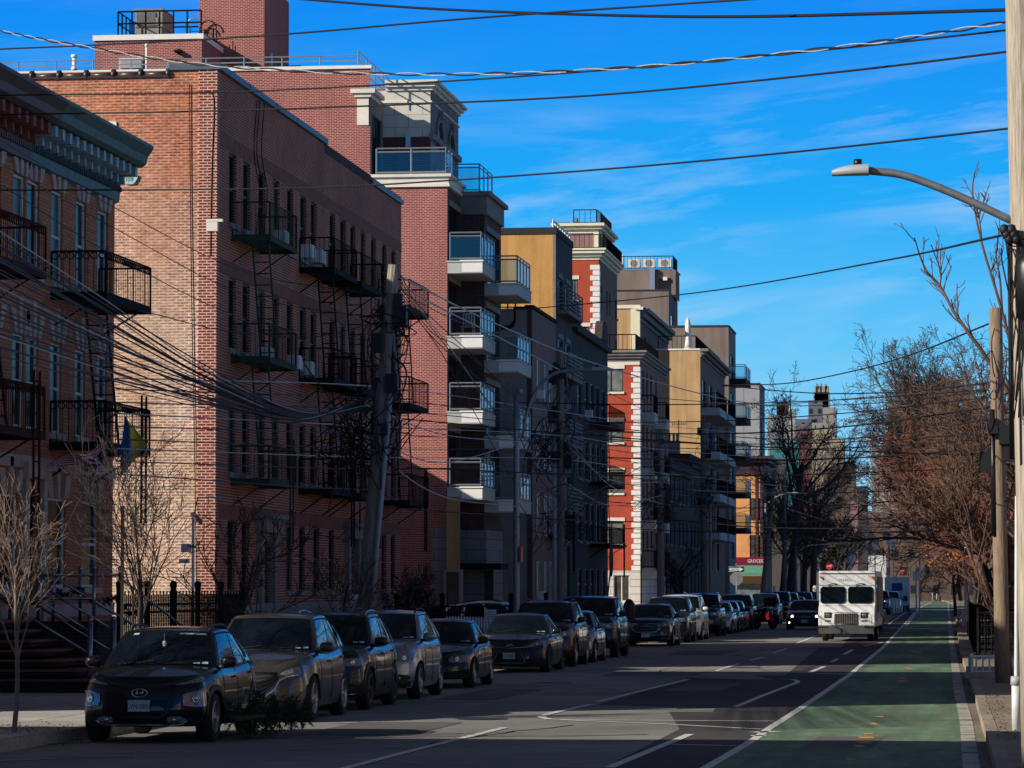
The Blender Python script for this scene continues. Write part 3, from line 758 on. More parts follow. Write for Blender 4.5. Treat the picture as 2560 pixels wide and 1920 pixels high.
    steel_rail(m, (xa_, YR + .05, zr), (xe_, YR + .05, zr), 1.05, 2, .05); steel_rail(m, (xe_, YR + .05, zr), (xe_, ye_, zr), 1.05, 2, .05)
    rel(m.build('railing', M_['steel'], None), t, tb)
    m = MB(); m.quad((xa_, YR + .06, zr + .08), (xe_, YR + .06, zr + .08), (xe_, YR + .06, zr + .95), (xa_, YR + .06, zr + .95))
    m.quad((xe_, YR + .06, zr + .08), (xe_, ye_, zr + .08), (xe_, ye_, zr + .95), (xe_, YR + .06, zr + .95)); rel(m.build('glass', M_['glass_rail'], None), t, tb)
    # white stone corner of the top storey
    zc0 = zOf(307, YR); zc1 = zOf(218, YR); xq = atY(921, 250, YR).x
    m = MB(); m.box(atY(893, 250, YR).x, xq + .02, YR - .05, YR + .6, zc0, zc1 - .3)
    m.box(atY(893, 250, YR).x - .1, xq + .12, YR - .14, YR + 2.2, zc1 - .3, zc1 - .15); m.box(atY(882, 215, YR).x - .06, xq + .3, YR - .24, YR + 2.2, zc1 - .15, zc1 + .02)
    m.build('stone_corner', M_['stone'], t)
    # recessed wall of the top storey (shaded), then the projecting stone bay
    Yrec = YR + 3.2
    xb0 = atY(965, 300, Yrec).x; xb1 = atY(1076, 300, Yrec).x
    zs0 = zOf(338, Yrec); zs1 = zOf(222, Yrec)
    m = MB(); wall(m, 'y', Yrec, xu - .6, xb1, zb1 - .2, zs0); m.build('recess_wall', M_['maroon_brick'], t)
    m = MB(); wall(m, 'x', xu, YR, Yrec, zb1 - .2, zc1 - .1, [(YR + .5, Yrec - .35, zb1 + .1, zb1 + 2.5)], .15); m.build('facade', M_['stone_shade'], t)
    window(t, 'x', xu, YR + .5, Yrec - .35, zb1 + .1, zb1 + 2.5, M_['frame_dark'], M_['pane'], .12, 'tri')
    m = MB(); wall(m, 'y', Yrec - .012, xu - .6, xb1, zs0, zs1); m.build('stone_frieze', M_['ashlar'], t)
    Ye = yOf(1146, xb1, 400)
    m = MB(); arch = []
    ya0, yb0 = yOf(1090, xb1, 380), yOf(1104, xb1, 380); ya1, yb1 = yOf(1120, xb1, 400), yOf(1132, xb1, 400)
    zw0, zw1 = zb1 - .5, zOf(338, Yrec) + .1
    wall(m, 'x', xb1, Yrec, Ye, zb1 - 1.0, zs1 + .1, [(ya0, yb0, zw0, zw1), (ya1, yb1, zw0, zw1)], .2)
    m.build('bay_front', M_['ashlar_grey'], t)
    for (a, b) in ((ya0, yb0), (ya1, yb1)):
        w = window(t, 'x', xb1, a, b, zw0, zw1, M_['frame_dark'], M_['pane'], .14, 'sash', M_['stone_shade'])
        m = MB(); yc = (a + b) / 2; rr = (b - a) / 2
        pts = [(yc + rr * math.cos(k * PI / 12), zw1 + rr * 1.0 * math.sin(k * PI / 12)) for k in range(13)]
        m.add([(xb1 + .004, p, q) for p, q in pts], [tuple(range(13))]); rel(m.build('pane', M_['pane'], None), t, w)
        m = MB()
        for i in range(12):
            (p, q), (p2, q2) = pts[i], pts[i + 1]; s_ = 1.28
            o1 = (yc + (p - yc) * s_, zw1 + (q - zw1) * s_); o2 = (yc + (p2 - yc) * s_, zw1 + (q2 - zw1) * s_)
            vs = [(xb1 + d, *c) for d in (0, .1) for c in ((p, q), (p2, q2), o2, o1)]
            m.add(vs, [(4, 5, 6, 7), (0, 4, 7, 3), (1, 2, 6, 5), (0, 1, 5, 4), (3, 7, 6, 2)])
        m.box(xb1 + .0, xb1 + .18, yc - .12, yc + .12, zw1 + rr * 1.1, zw1 + rr * 1.6)
        rel(m.build('arch_moulding', M_['stone_shade'], None), t, w)
    # crown cornice around the bay
    z = zs1
    m = MB()
    for (o, za, zb_) in ((.06, -.5, -.42), (.1, 0, .14), (.22, .14, .28), (.34, .28, .4)):
        m.box(xb0 if za >= 0 else xu, xb1 + o, Yrec - o, Yrec, z + za, z + zb_); m.box(xb1 - .3, xb1 + o, Yrec, Ye + o, z + za + .002, z + zb_)
    m.build('cornice', M_['stone'], t)
    m = MB(); m.box(xb1 - .02, xb1 + .14, Yrec - .12, Ye + .1, zs0 - .1, zs0 + .14); m.build('string_course', M_['stone_shade'], t)
    m = MB(); m.box(XB - 7, xb1 - .05, Yrec + .02, Ye, zb1 - 1, zs1 + .1); m.build('top_storey', M_['new_brick'], t)
    c = atY(1021, 352, Yrec); m = MB(); m.box(c.x - .1, c.x + .1, Yrec - .12, Yrec - .01, c.z - .25, c.z + .25); m.build('wall_lamp', M_['steel'], t)
    # long roof railing and white coping
    m = MB(); z = Hside; m.box(XL, xu + .06, YR - .08, YR + .25, z, z + .13); m.build('coping', M_['coping_white'], t)
    z += .13; m = MB(); U = Vector((0, 0, 1))
    xe = atY(895, 172, YR).x
    for hh in (.22, .42): m.bar((XL, YR + .1, z + hh), (xe, YR + .1, z + hh), .035)
    for k in range(14):
        x = xe - k * 1.55; m.bar((x, YR + .1, z), (x, YR + .1, z + .42), .04)
    for hh in (.1, .27, .44): m.bar((xe, YR + .1, z - .3 + hh * 2), (xe, Yrec + 4.6, z - .3 + hh * 2), .045)
    for k in range(4): m.bar((xe, YR + .1 + k * 2, z - .5), (xe, YR + .1 + k * 2, z + .6), .045)
    m.build('roof_railing', M_['steel'], t)
    # near set back storey with louvre, door and handrail, and the tall stair tower behind it
    YP = YR + 3.0
    p0 = atY(237, 160, YP); p1 = atY(505, 70, YP); zp = zOf(82, YP)
    m = MB(); wall(m, 'y', YP, p0.x, p1.x, Hside - .6, zp, [(atY(411, 150, YP).x, atY(473, 150, YP).x, Hside - .6, zOf(152, YP))], .1)
    wall(m, 'x', p1.x, YP, YP + 5.0, Hside - .6, zp); m.quad((p0.x, YP, Hside - .6), (p0.x, YP + 5, Hside - .6), (p0.x, YP + 5, zp), (p0.x, YP, zp)); m.quad((p0.x, YP, zp), (p1.x, YP, zp), (p1.x, YP + 5, zp), (p0.x, YP + 5, zp))
    ph = m.build('penthouse', M_['new_brick'], t)
    m = MB(); m.box(p0.x - .08, p1.x + .08, YP - .08, YP + .3, zp, zp + .22); m.box(p1.x - .3, p1.x + .06, YP + .3, YP + 5, zp, zp + .22); rel(m.build('coping', M_['coping_white'], None), t, ph)
    m = MB(); a = atY(298, 176, YP); b = atY(358, 144, YP); m.box(a.x, b.x, YP - .03, YP, a.z, b.z)
    for k in range(9):
        zz = a.z + .06 + k * (b.z - a.z - .1) / 9; m.add([(a.x + .05, YP - .03, zz), (b.x - .05, YP - .03, zz), (b.x - .05, YP - .11, zz + .03), (a.x + .05, YP - .11, zz + .03)], [(0, 1, 2, 3)])
        m.box(a.x + .05, b.x - .05, YP - .11, YP - .09, zz + .02, zz + .045)
    rel(m.build('louvre', M_['white_metal'], None), t, ph)
    m = MB(); a = atY(420, 186, YP); b = atY(473, 152, YP); m.box(a.x, b.x, YP + .04, YP + .1, Hside - .3, b.z); rel(m.build('door', M_['white_metal'], None), t, ph)
    m = MB(); c = atY(448, 132, YP); m.box(c.x - .16, c.x + .12, YP - .28, YP, c.z, c.z + .1); m.box(c.x - .05, c.x + .05, YP - .1, YP, c.z - .05, c.z + .15); rel(m.build('floodlight', M_['black_iron'], None), t, ph)
    for (xx, za, zb_) in ((185, 207, 116), (366, 200, 92)):
        m = MB(); a = atY(xx, za, YR + 1.0); zz = zOf(zb_, YR + 1.0); r0 = .085 if xx == 185 else .045
        m.tube([(a.x, YR + 1, Hside - .3), (a.x, YR + 1, zz - .1)], r0, 10); m.tube([(a.x, YR + 1, zz - .12), (a.x, YR + 1, zz)], r0 * 1.5, 10)
        if xx == 185: m.tube([(a.x, YR + 1, Hside + .3), (a.x, YR + 1, Hside + .42)], .12, 10)
        m.build('vent_pipe', M_['coping_white'], t)
    YT = YP + 4.0
    q0 = atY(497, 90, YT).x; q1 = atY(661, 90, YT).x; ztw = zOf(-60, YT)
    m = MB(); wall(m, 'y', YT, q0, q1, Hside - .6, ztw); tw = m.build('stair_tower', M_['new_brick'], t)
    m = MB(); Yte = YT + 5.5; wall(m, 'x', q1, YT, Yte, Hside - .6, ztw); m.quad((q0, YT, Hside), (q0, Yte, Hside), (q0, Yte, ztw), (q0, YT, ztw)); m.quad((q0, Yte, Hside), (q1, Yte, Hside), (q1, Yte, ztw), (q0, Yte, ztw)); m.quad((q0, YT, ztw), (q1, YT, ztw), (q1, Yte, ztw), (q0, Yte, ztw))
    rel(m.build('tower_side', M_['new_brick'], None), t, tw)
    m = MB(); a = atX(674, 150, q1 + .02); m.box(q1, q1 + .12, a.y - .12, a.y + .12, a.z - .3, a.z + .3); rel(m.build('wall_lamp', M_['steel'], None), t, tw)
    m = MB(); y2 = yOf(748, q1 + 1.0, 160); zz = zOf(142, y2 - 2); m.box(q1 - .2, q1 + 1.0, Yte - 2, y2, Hside - .6, zz); rel(m.build('annex', M_['new_brick'], None), t, tw)
    m = MB(); m.box(q1 - .2, q1 + 1.05, Yte - 2.05, y2 + .05, zz, zz + .12); rel(m.build('coping', M_['coping_grey'], None), t, tw)
    # caged ladders
    def cage(x, y, z0, z1, mat):
        m = MB()
        for sx in (-.2, .2): m.bar((x + sx, y, z0), (x + sx, y, z1), .035)
        zz = z0
        while zz < z1: m.bar((x - .2, y, zz), (x + .2, y, zz), .025); zz += .3
        for k in range(int((z1 - z0) / .6)):
            zz = z0 + .5 + k * .6
            m.tube([(x + .34 * math.cos(a), y - .06 - .62 * math.sin(a), zz) for a in [i * PI / 8 for i in range(9)]], .016, 4)
        for a in (PI * .2, PI * .5, PI * .8): m.bar((x + .34 * math.cos(a), y - .06 - .62 * math.sin(a), z0 + .5), (x + .34 * math.cos(a), y - .06 - .62 * math.sin(a), z1 - .1), .025)
        top = [(x + .34 * math.cos(a), y - .1, z1 + .34 * math.sin(a)) for a in [i * PI / 10 for i in range(11)]]
        m.tube(top, .03, 5)
        rel(m.build('caged_ladder', mat, None), t, tw)
    cage(atY(487, 80, YT - .3).x, YT - .35, Hside, zp + 1.1, M_['steel'])
    cage(atY(523, 80, YT).x, YT - .08, Hside, zOf(58, YT), M_['black_iron'])
    # roof rail on the penthouse and the big air handler
    m = MB(); z = zp + .22
    for hh in (.52, 1.02):
        m.bar((p0.x + .9, YP + .3, z + hh), (p1.x - .1, YP + .3, z + hh), .05); m.bar((p0.x + .9, YP + .3, z + hh), (p0.x + .9, YP + 4.5, z + hh), .05); m.bar((p0.x + .9, YP + 4.5, z + hh), (p1.x, YP + 4.5, z + hh), .05)
    for k in range(7):
        x = p0.x + .9 + k * (p1.x - p0.x - 1.0) / 6
        m.bar((x, YP + .3, z), (x, YP + .3, z + 1.02), .05)
        m.bar((p0.x + .9, YP + .3 + k * .7, z), (p0.x + .9, YP + .3 + k * .7, z + 1.02), .05)
    rel(m.build('handrail', M_['black_iron'], None), t, ph)
    a = atY(338, 70, YP + 1.5); b = atY(404, 26, YP + 1.5)
    m = MB(); m.box(a.x, b.x, YP + 1.5, YP + 3.4, z, z + .55); m.box(a.x, b.x + .05, YP + 1.45, YP + 3.4, z + .55, b.z)
    n = 16
    for k in range(n): x = a.x + .08 + k * (b.x - a.x - .3) / n; m.box(x, x + .03, YP + 1.40, YP + 1.45, z + .6, b.z - .08)
    m.box(b.x - .24, b.x - .12, YP + 1.41, YP + 1.45, z + .62, b.z - .3)
    m.box(a.x - .03, b.x + .08, YP + 1.38, YP + 3.45, b.z, b.z + .07)
    rel(m.build('air_handler', M_['hvac'], None), t, ph)
    # ground floor: stone base, plywood sheet and entrance
    g0 = atY(1079, 1400, YR).x
    m = MB(); m.box(g0, XB + .05, YR - .09, YR, 0, zOf(1322, YR)); m.box(XB, XBAY + .1, Ybay - .08, Ybay, 0, zOf(1325, Ybay)); m.box(XBAY, XBAY + .07, Ybay, Yend, 0, zOf(1325, Ybay)); m.build('stone_base', M_['ashlar_grey'], t)
    yy = YR - .6; a = atY(1116, 1430, yy); b = atY(1150, 1242, yy)
    m = MB(); m.box(a.x, b.x, yy, yy + .04, a.z, b.z); m.build('plywood_board', M_['plywood'], t)
    yy = YR - .62; a = atY(1115, 1520, yy); b = atY(1147, 1430, yy)
    m = MB(); m.box(a.x - .1, a.x, yy, yy + .5, 0, b.z + .1); m.box(b.x, b.x + .1, yy, yy + .5, 0, b.z + .1); m.box(a.x, b.x, yy, yy + .5, b.z, b.z + .1); m.build('door_surround', M_['stone_shade'], t)
    m = MB(); m.box(a.x, b.x, yy + .1, yy + .15, 0, b.z); d = m.build('door', M_['frame_dark'], t)
    m = MB(); m.box(a.x + .1, b.x - .1, yy + .08, yy + .1, 1.2, b.z - .1); rel(m.build('pane', M_['pane_mid'], None), t, d)
    yy = Ybay - 2.4; a = atY(1150, 1424, yy); b = atY(1252, 1408, yy)
    m = MB(); m.box(a.x, b.x, yy, Ybay, a.z, b.z); m.build('entrance_canopy', M_['black_iron'], t)
    a = atY(1213, 1500, Ybay - .1); b = atY(1234, 1425, Ybay - .1)
    m = MB(); m.box(a.x, b.x, Ybay - .13, Ybay - .085, 0.1, b.z); m.build('door', M_['door_wood'], t)
    return t
rose_block()

# ================================================================== the other buildings of the left side
def simple(name, label, cat, x0, X, y0px, y1px, top, side, front, depth=14.0, Y0=None, Y1=None, **kw):
    Y0 = Y0 if Y0 is not None else yOf(y0px[0], X, y0px[1]); Y1 = Y1 if Y1 is not None else yOf(y1px[0], X, y1px[1])
    H = zOf(top, Y0)
    t = thing(name, label, cat, (X, (Y0 + Y1) / 2, 0), group=kw.pop('group', None))
    return t, Y0, Y1, H
# --- grey stucco sided house
def house_grey():
    Y0, Y1 = 152.0, yOf(1390, XA, 900); H = zOf(772, Y0)
    t = thing('brownstone_house', 'four storey brown front house with grey stucco side and curved parapet', 'house', (XA, 156, 0))
    W_ = ys([(1338, 1350), (1358, 1368), (1371, 1380)], XA, 1000); W_ = [((a + b) / 2 - .45, (a + b) / 2 + .45) for a, b in W_]
    tops = [(888, 990), (1060, 1165), (1232, 1335), (1402, 1500)]
    ops = [(a, b, zOf(q, Y0), zOf(p, Y0)) for (a, b) in W_ for (p, q) in tops]
    shell(t, XA, Y0, Y1, H, 16, M_['grey_stucco'], M_['brown_stucco'], ops)
    for o in ops: window(t, 'x', XA, *o, M_['frame_white'], M_['pane'], .02, 'sash', M_['stone_shade'])
    xs_ = atY(1318, 900, Y0).x
    m = MB(); m.box(xs_, XA + .012, Y0 - .02, Y0 + .3, 0, H + .03); m.build('corner_pier', M_['maroon_brick'], t)
    m = MB(); x = atY(1290, 772, Y0).x
    pts = [(XA - 16, H - .9), (x - .3, H - .9), (x - .1, H - .8), (x, H - .55), (x, H), (XA - .3, H), (XA - .3, H + .1), (x - .1, H + .1), (x - .1, H - .5), (x - .3, H - .72), (XA - 16, H - .72)]
    m.add([(p, Y0 - .015, q) for p, q in pts] + [(p, Y0 + .25, q) for p, q in pts], [tuple(range(11)), tuple(range(21, 10, -1))] + [(i, (i + 1) % 11, 11 + (i + 1) % 11, 11 + i) for i in range(11)])
    m.box(XA - .3, XA + .1, Y0 - .04, Y1, H + .03, H + .16)
    m.build('coping', M_['black_iron'], t)
    a = atY(1246, 800, Y0 - .3); b = atY(1284, 755, Y0 - .3); m = MB()
    for k in range(3): x = a.x + (b.x - a.x) * k / 2; m.bar((x, Y0 + .3, H - .8), (x, Y0 + .3, H + .7), .05)
    for zz in (-.7, .1, .5): m.bar((a.x, Y0 + .3, H + zz), (b.x, Y0 + .3, H + zz), .03)
    for k in range(9):
        m.bar((a.x + k * (b.x - a.x) / 8, Y0 + .3, H - .7), (min(b.x, a.x + (k + 3) * (b.x - a.x) / 8), Y0 + .3, H + .1), .012)
        m.bar((a.x + k * (b.x - a.x) / 8, Y0 + .3, H + .1), (min(b.x, a.x + (k + 3) * (b.x - a.x) / 8), Y0 + .3, H - .7), .012)
    m.build('chain_link_panel', M_['black_iron'], t)
    c = atY(1302, 978, Y0 - .2); m = MB(); m.tube([(c.x, Y0, c.z), (c.x, Y0 - .25, c.z + .02)], [.05, .09], 8); m.build('wall_lamp', M_['hvac_white'], t)
    for (o, k) in ((W_[0], 0), (W_[0], 3)): ac_unit(t, XA, (o[0] + o[1]) / 2, zOf(tops[k][1], Y0))
    fire_escape(t, XA, Y1 - 3.6, Y1 - .4, (zOf(1338, Y0), ), M_['black_iron'], .9)
    m = MB(); B(m, 'x', XA, Y1 - 3.4, Y1 - 2.2, .0, .05, .5, 3.0); m.build('door', M_['stone_shade'], t)
house_grey()
# --- ochre stucco block with a slate front
def ochre():
    Y0, Y1 = yOf(1387, XA, 800) + .3, yOf(1431, XA, 700); H = zOf(586, Y0)
    t = thing('apartment_block', 'ochre stucco apartment building with slate stone front, dark coping and white roof slats', 'apartment building', (XA, 164, 0))
    fl = [(690, 770), (842, 930), (1010, 1100), (1180, 1270), (1360, 1500)]
    ops = [(Y0 + 1.0, Y0 + 2.8, zOf(q, Y0), zOf(p, Y0)) for p, q in fl] + [(Y1 - 3.0, Y1 - 1.2, zOf(q, Y0), zOf(p, Y0)) for p, q in fl]
    shell(t, XA, Y0, Y1, H, 16, M_['yellow_stucco'], M_['slate_stone'], ops, coping=M_['tar'], ch=.3)
    for o in ops: window(t, 'x', XA, *o, M_['frame_dark'], M_['pane'], .1, 'tri', None, M_['stone_shade'])
    m = MB(); m.box(XA - .12, XA + .01, Y0 - .01, Y0 + .05, 0, H); m.build('corner_strip', M_['stone_shade'], t)
    m = MB()
    for p, q in fl[:4]:
        z = zOf(q, Y0) - .1
        for k in range(7): m._bar((XA + .55, Y0 + .5, z + k * .17), (XA + .55, Y1 - .5, z + k * .17), .03, .07)
        m.box(XA, XA + .55, Y0 + .5, Y1 - .5, z - .14, z - .02)
        for k in range(5): m.bar((XA + .53, Y0 + .5 + k * (Y1 - Y0 - 1) / 4, z - .1), (XA + .53, Y0 + .5 + k * (Y1 - Y0 - 1) / 4, z + 1.1), .04)
        for k in range(7): m._bar((XA + .02, Y0 + .5, z + k * .17), (XA + .55, Y0 + .5, z + k * .17), .03, .07)
    m.build('slat_balcony', M_['stone_shade'], t)
    m = MB(); z = H + .3
    for k in range(7): m._bar((XA - .1, Y0 + .3, z - .9 + k * .2), (XA - .1, Y1, z - .9 + k * .2), .03, .1)
    for k in range(8): m.bar((XA - .14, Y0 + .3 + k * 1.0, z - 1), (XA - .14, Y0 + .3 + k * 1.0, z + .4), .05)
    m.build('roof_slats', M_['coping_white'], t)
ochre()
# --- sooty brick tenement with gabled parapet
def sooty():
    Y0, Y1 = yOf(1432, XA, 800), yOf(1519, XA, 900); H = zOf(800, Y0)
    t = thing('tenement_building', 'sooty black brick tenement with curved gable parapet and black fire escape', 'apartment building', (XA, 176, 0))
    W_ = ys([(1444, 1453), (1462, 1470), (1476, 1484), (1490, 1497), (1505, 1512)], XA, 1000)
    tops = [(935, 1030), (1090, 1190), (1250, 1350), (1420, 1500)]
    ops = [(a, b, zOf(q, Y0), zOf(p, Y0)) for (a, b) in W_ for (p, q) in tops]
    shell(t, XA, Y0, Y1, H, 15, M_['black_brick'], M_['black_brick'], ops)
    for o in ops: window(t, 'x', XA, *o, M_['frame_dark'], M_['pane'] if random.random() < .8 else M_['pane_mid'], .1, 'sash', M_['stone_shade'])
    for (a, b) in ((Y0, Y0 + 3.5), (Y1 - 3.5, Y1)):
        m = MB(); yc = (a + b) / 2; n = 12; r0 = (b - a) / 2
        pts = [(a, H)] + [(yc - r0 * .8 * math.cos(k * PI / n), H + .5 + .55 * math.sin(k * PI / n)) for k in range(n + 1)] + [(b, H)]
        N = len(pts)
        m.add([(XA - .35, p, q) for p, q in pts] + [(XA + .04, p, q) for p, q in pts], [tuple(range(N)), tuple(range(2 * N - 1, N - 1, -1))] + [(i, (i + 1) % N, N + (i + 1) % N, N + i) for i in range(N)])
        m.build('gable', M_['black_brick'], t)
    m = MB(); B(m, 'x', XA, Y0, Y1, 0, .25, H - .55, H - .35); m.build('cornice', M_['black_brick'], t)
    fire_escape(t, XA, W_[2][0] - .6, W_[4][1] + .3, (zOf(1360, Y0), zOf(1198, Y0), zOf(1042, Y0)), M_['black_iron'], 1.0)
    ac_unit(t, XA, (W_[1][0] + W_[1][1]) / 2, zOf(1030, Y0))
sooty()
def quoins(par, X, Y, z0, z1, h, mat, w=(.62, .42), d=(.5, .75)):
    m = MB(); z = z0; k = 0
    while z + h <= z1 + .01:
        a = w[k % 2]; b = d[k % 2]
        m.box(X - a, X + .06, Y - .06, Y + b, z + .02, z + h - .02); z += h; k += 1
    return m.build('quoin', mat, par)
def iron_rail(par, pts, z, h=.95, step=.25, mat=None, name='roof_railing'):
    m = MB()
    for a, b in zip(pts[:-1], pts[1:]):
        L = (Vector(b) - Vector(a)).length; rail_line(m, (a[0], a[1], z), (b[0], b[1], z), h, max(2, int(L / step)), .022, .045)
    return m.build(name, mat or M_['black_iron'], par)
# --- scarlet brick corner building with white quoins, low front block
def scarlet_low():
    Y0, Y1 = 204.0, yOf(1660, XA, 1000); H = zOf(893, Y0)
    t = thing('apartment_block', 'scarlet brick apartment building with white quoins, cream window heads and roof deck', 'apartment building', (XA, 210, 0))
    xw0, xw1 = atY(1519, 1200, Y0).x - .2, atY(1558, 1200, Y0).x
    so = []
    for (a, b) in ((924, 981), (1056, 1107), (1181, 1233), (1305, 1360)): so.append((xw0 - .3, xw1, zOf(b, Y0), zOf(a, Y0)))
    gz = (zOf(1503, Y0), zOf(1438, Y0)); so.append((atY(1534, 1460, Y0).x, atY(1574, 1460, Y0).x, *gz))
    fo = []
    for (a, b) in ((920, 990), (1060, 1120), (1185, 1250), (1310, 1370)):
        for yy in (Y0 + 2, Y0 + 4.6, Y0 + 7.5, Y0 + 11): fo.append((yy, yy + 1.1, zOf(b, Y0), zOf(a, Y0)))
    shell(t, XA, Y0, Y1, H, 14, M_['scarlet_brick'], M_['brown_stucco'], fo, so, far=M_['brown_stucco'])
    for o in so: window(t, 'y', Y0, *o, M_['stone'] if o[2] < 3 else M_['frame_dark'], M_['pane_mid'] if o[2] < 3 else M_['pane_lit'], .09, 'slide', M_['stone'], None if o[2] < 3 else M_['stone'])
    for o in fo: window(t, 'x', XA, *o, M_['frame_dark'], M_['pane'], .1, 'sash', M_['stone_shade'])
    zg = zOf(1427, Y0)
    m = MB(); wall(m, 'y', Y0 - .05, XA - 14, XA + .05, 0, zg, [so[-1]], .06); m.box(XA, XA + .05, Y0 + .0, Y1, 0, zg); m.build('stone_base', brick('stone_base_blocks', (.85, .80, .72), (.80, .75, .67), (.55, .45, .38), bw=2.2, rh=.42, ms=.03, dirt=.1), t)
    quoins(t, XA, Y0, zg, H - .3, .31, M_['quoin'], (.46, .33))
    m = MB()
    for (o, a, b) in ((.05, -.3, -.12), (.2, -.12, .04), (.34, .04, .2), (.46, .2, .32)):
        m.box(XA - 14, XA + o, Y0 - o, Y0, H + a, H + b); m.box(XA - .3, XA + o, Y0, Y1, H + a + .001, H + b)
    m.build('cornice', M_['stone_shade'], t)
    m = MB(); m.box(XA - 14, XA + .03, Y0 - .03, Y0, H - .5, H - .3); m.build('string_course', M_['cream'], t)
    iron_rail(t, [(XA - 12, Y0 + .1), (XA - .2, Y0 + .1), (XA - .2, Y1 - 2)], H + .32)
    for k, yy in enumerate((Y0 + 1.5, Y0 + 10)):      # boxed steel bays with balconies down the front
        for (a, b) in ((990, 1030), (1120, 1170), (1250, 1300), (1376, 1420)):
            z = zOf(b, Y0); m = MB(); m.box(XA, XA + .75, yy, yy + 2.4, z - .6, z); bb = m.build('balcony', M_['concrete'], t)
            m = MB(); rail_line(m, (XA + .72, yy, z), (XA + .72, yy + 2.4, z), 1, 12, .02, .04); rail_line(m, (XA, yy, z), (XA + .72, yy, z), 1, 4, .02, .04); rel(m.build('railing', M_['black_iron'], None), t, bb)
    m = MB(); m.tube([(XA + .1, Y0 - .12, 0), (XA + .1, Y0 - .12, 3.9)], .05, 6); m.build('downpipe', M_['black_iron'], t)
scarlet_low()
def scarlet_tower():
    Y0 = 227.0; X = atY(1497, 800, Y0).x; Y1 = yOf(1543, X, 800); H = zOf(640, Y0); z0 = 0
    t = thing('apartment_tower', 'scarlet brick apartment tower with white quoins and cream trimmed penthouse', 'apartment building', (X, 233, 0))
    so = [(atY(1428, 700, Y0).x, atY(1444, 700, Y0).x, zOf(752, Y0), zOf(700, Y0)), (atY(1454, 820, Y0).x, atY(1472, 820, Y0).x, zOf(850, Y0), zOf(818, Y0))]
    fo = []
    for yy, w in ((Y0 + 1.5, .8), (Y0 + 5, .8), (Y0 + 6.8, .8), (Y0 + 11, 1.2)): fo.append((yy, yy + w, zOf(765, Y0), zOf(712, Y0))); fo.append((yy, yy + w, zOf(850, Y0), zOf(820, Y0)))
    shell(t, X, Y0, Y1, H, 12, M_['scarlet_brick'], M_['brown_stucco'], fo, so)
    for o in so: window(t, 'y', Y0, *o, M_['frame_dark'], M_['pane_lit'], .09, 'slide', M_['stone'], M_['stone'])
    for o in fo: window(t, 'x', X, *o, M_['frame_dark'], M_['pane'], .1, 'sash', M_['stone_shade'])
    quoins(t, X, Y0, 8, H - .3, .345, M_['quoin'], (.55, .38))
    m = MB()
    for (o, a, b) in ((.05, -.3, -.1), (.2, -.1, .1), (.4, .1, .3), (.5, .3, .42)):
        m.box(X - 12, X + o, Y0 - o, Y0, H + a, H + b); m.box(X - .3, X + o, Y0, Y1, H + a + .001, H + b)
    m.build('cornice', M_['cream'], t)
    iron_rail(t, [(X - 8, Y0), (X + .3, Y0), (X + .3, Y1)], H + .42, .9, .3)
    Yp = Y0 + 2.0; xp1 = atY(1495, 600, Yp).x; xp0 = atY(1396, 600, Yp).x; zp = zOf(572, Yp); ye = yOf(1528, xp1, 600)
    m = MB(); wall(m, 'y', Yp, xp0, xp1, H, zp); wall(m, 'x', xp1, Yp, ye, H, zp); m.quad((xp0, Yp, zp), (xp1, Yp, zp), (xp1, ye, zp), (xp0, ye, zp)); m.quad((xp0, Yp, H), (xp0, ye, H), (xp0, ye, zp), (xp0, Yp, zp))
    ph = m.build('penthouse', plain('stucco_mauve', (.36, .20, .19), .9, .1, 1.0), t)
    m = MB(); m.box(xp0, xp0 + .32, Yp - .05, Yp, H, zp); m.box(xp1 - .3, xp1 + .05, Yp - .05, Yp + .3, H, zp)
    for (o, a, b) in ((.05, -.35, -.1), (.25, -.1, .1), (.45, .1, .28)): m.box(xp0 - o, xp1 + o, Yp - o, Yp - .051, zp + a, zp + b); m.box(xp1 - .2, xp1 + o, Yp - .05, ye + o, zp + a + .001, zp + b)
    m.box(xp0, xp1, Yp - .04, Yp, H, H + .35)
    rel(m.build('trim', M_['cream'], None), t, ph)
    r_ = iron_rail(t, [(xp0 + 1, Yp), (xp1 - .1, Yp), (xp1, Yp + 2), (xp1, ye)], zp + .28, .9, .3)
    m = MB(); a = atY(1376, 560, Yp); m.box(a.x, xp0 + .6, Yp + 1, Yp + 3, zp - 1.2, zp + .5); m.box(a.x + 1.4, xp1 - 1.5, Yp + 1, Yp + 2, zp + .25, zp + .8)
    m.build('air_conditioner', M_['hvac'], t)
scarlet_tower()
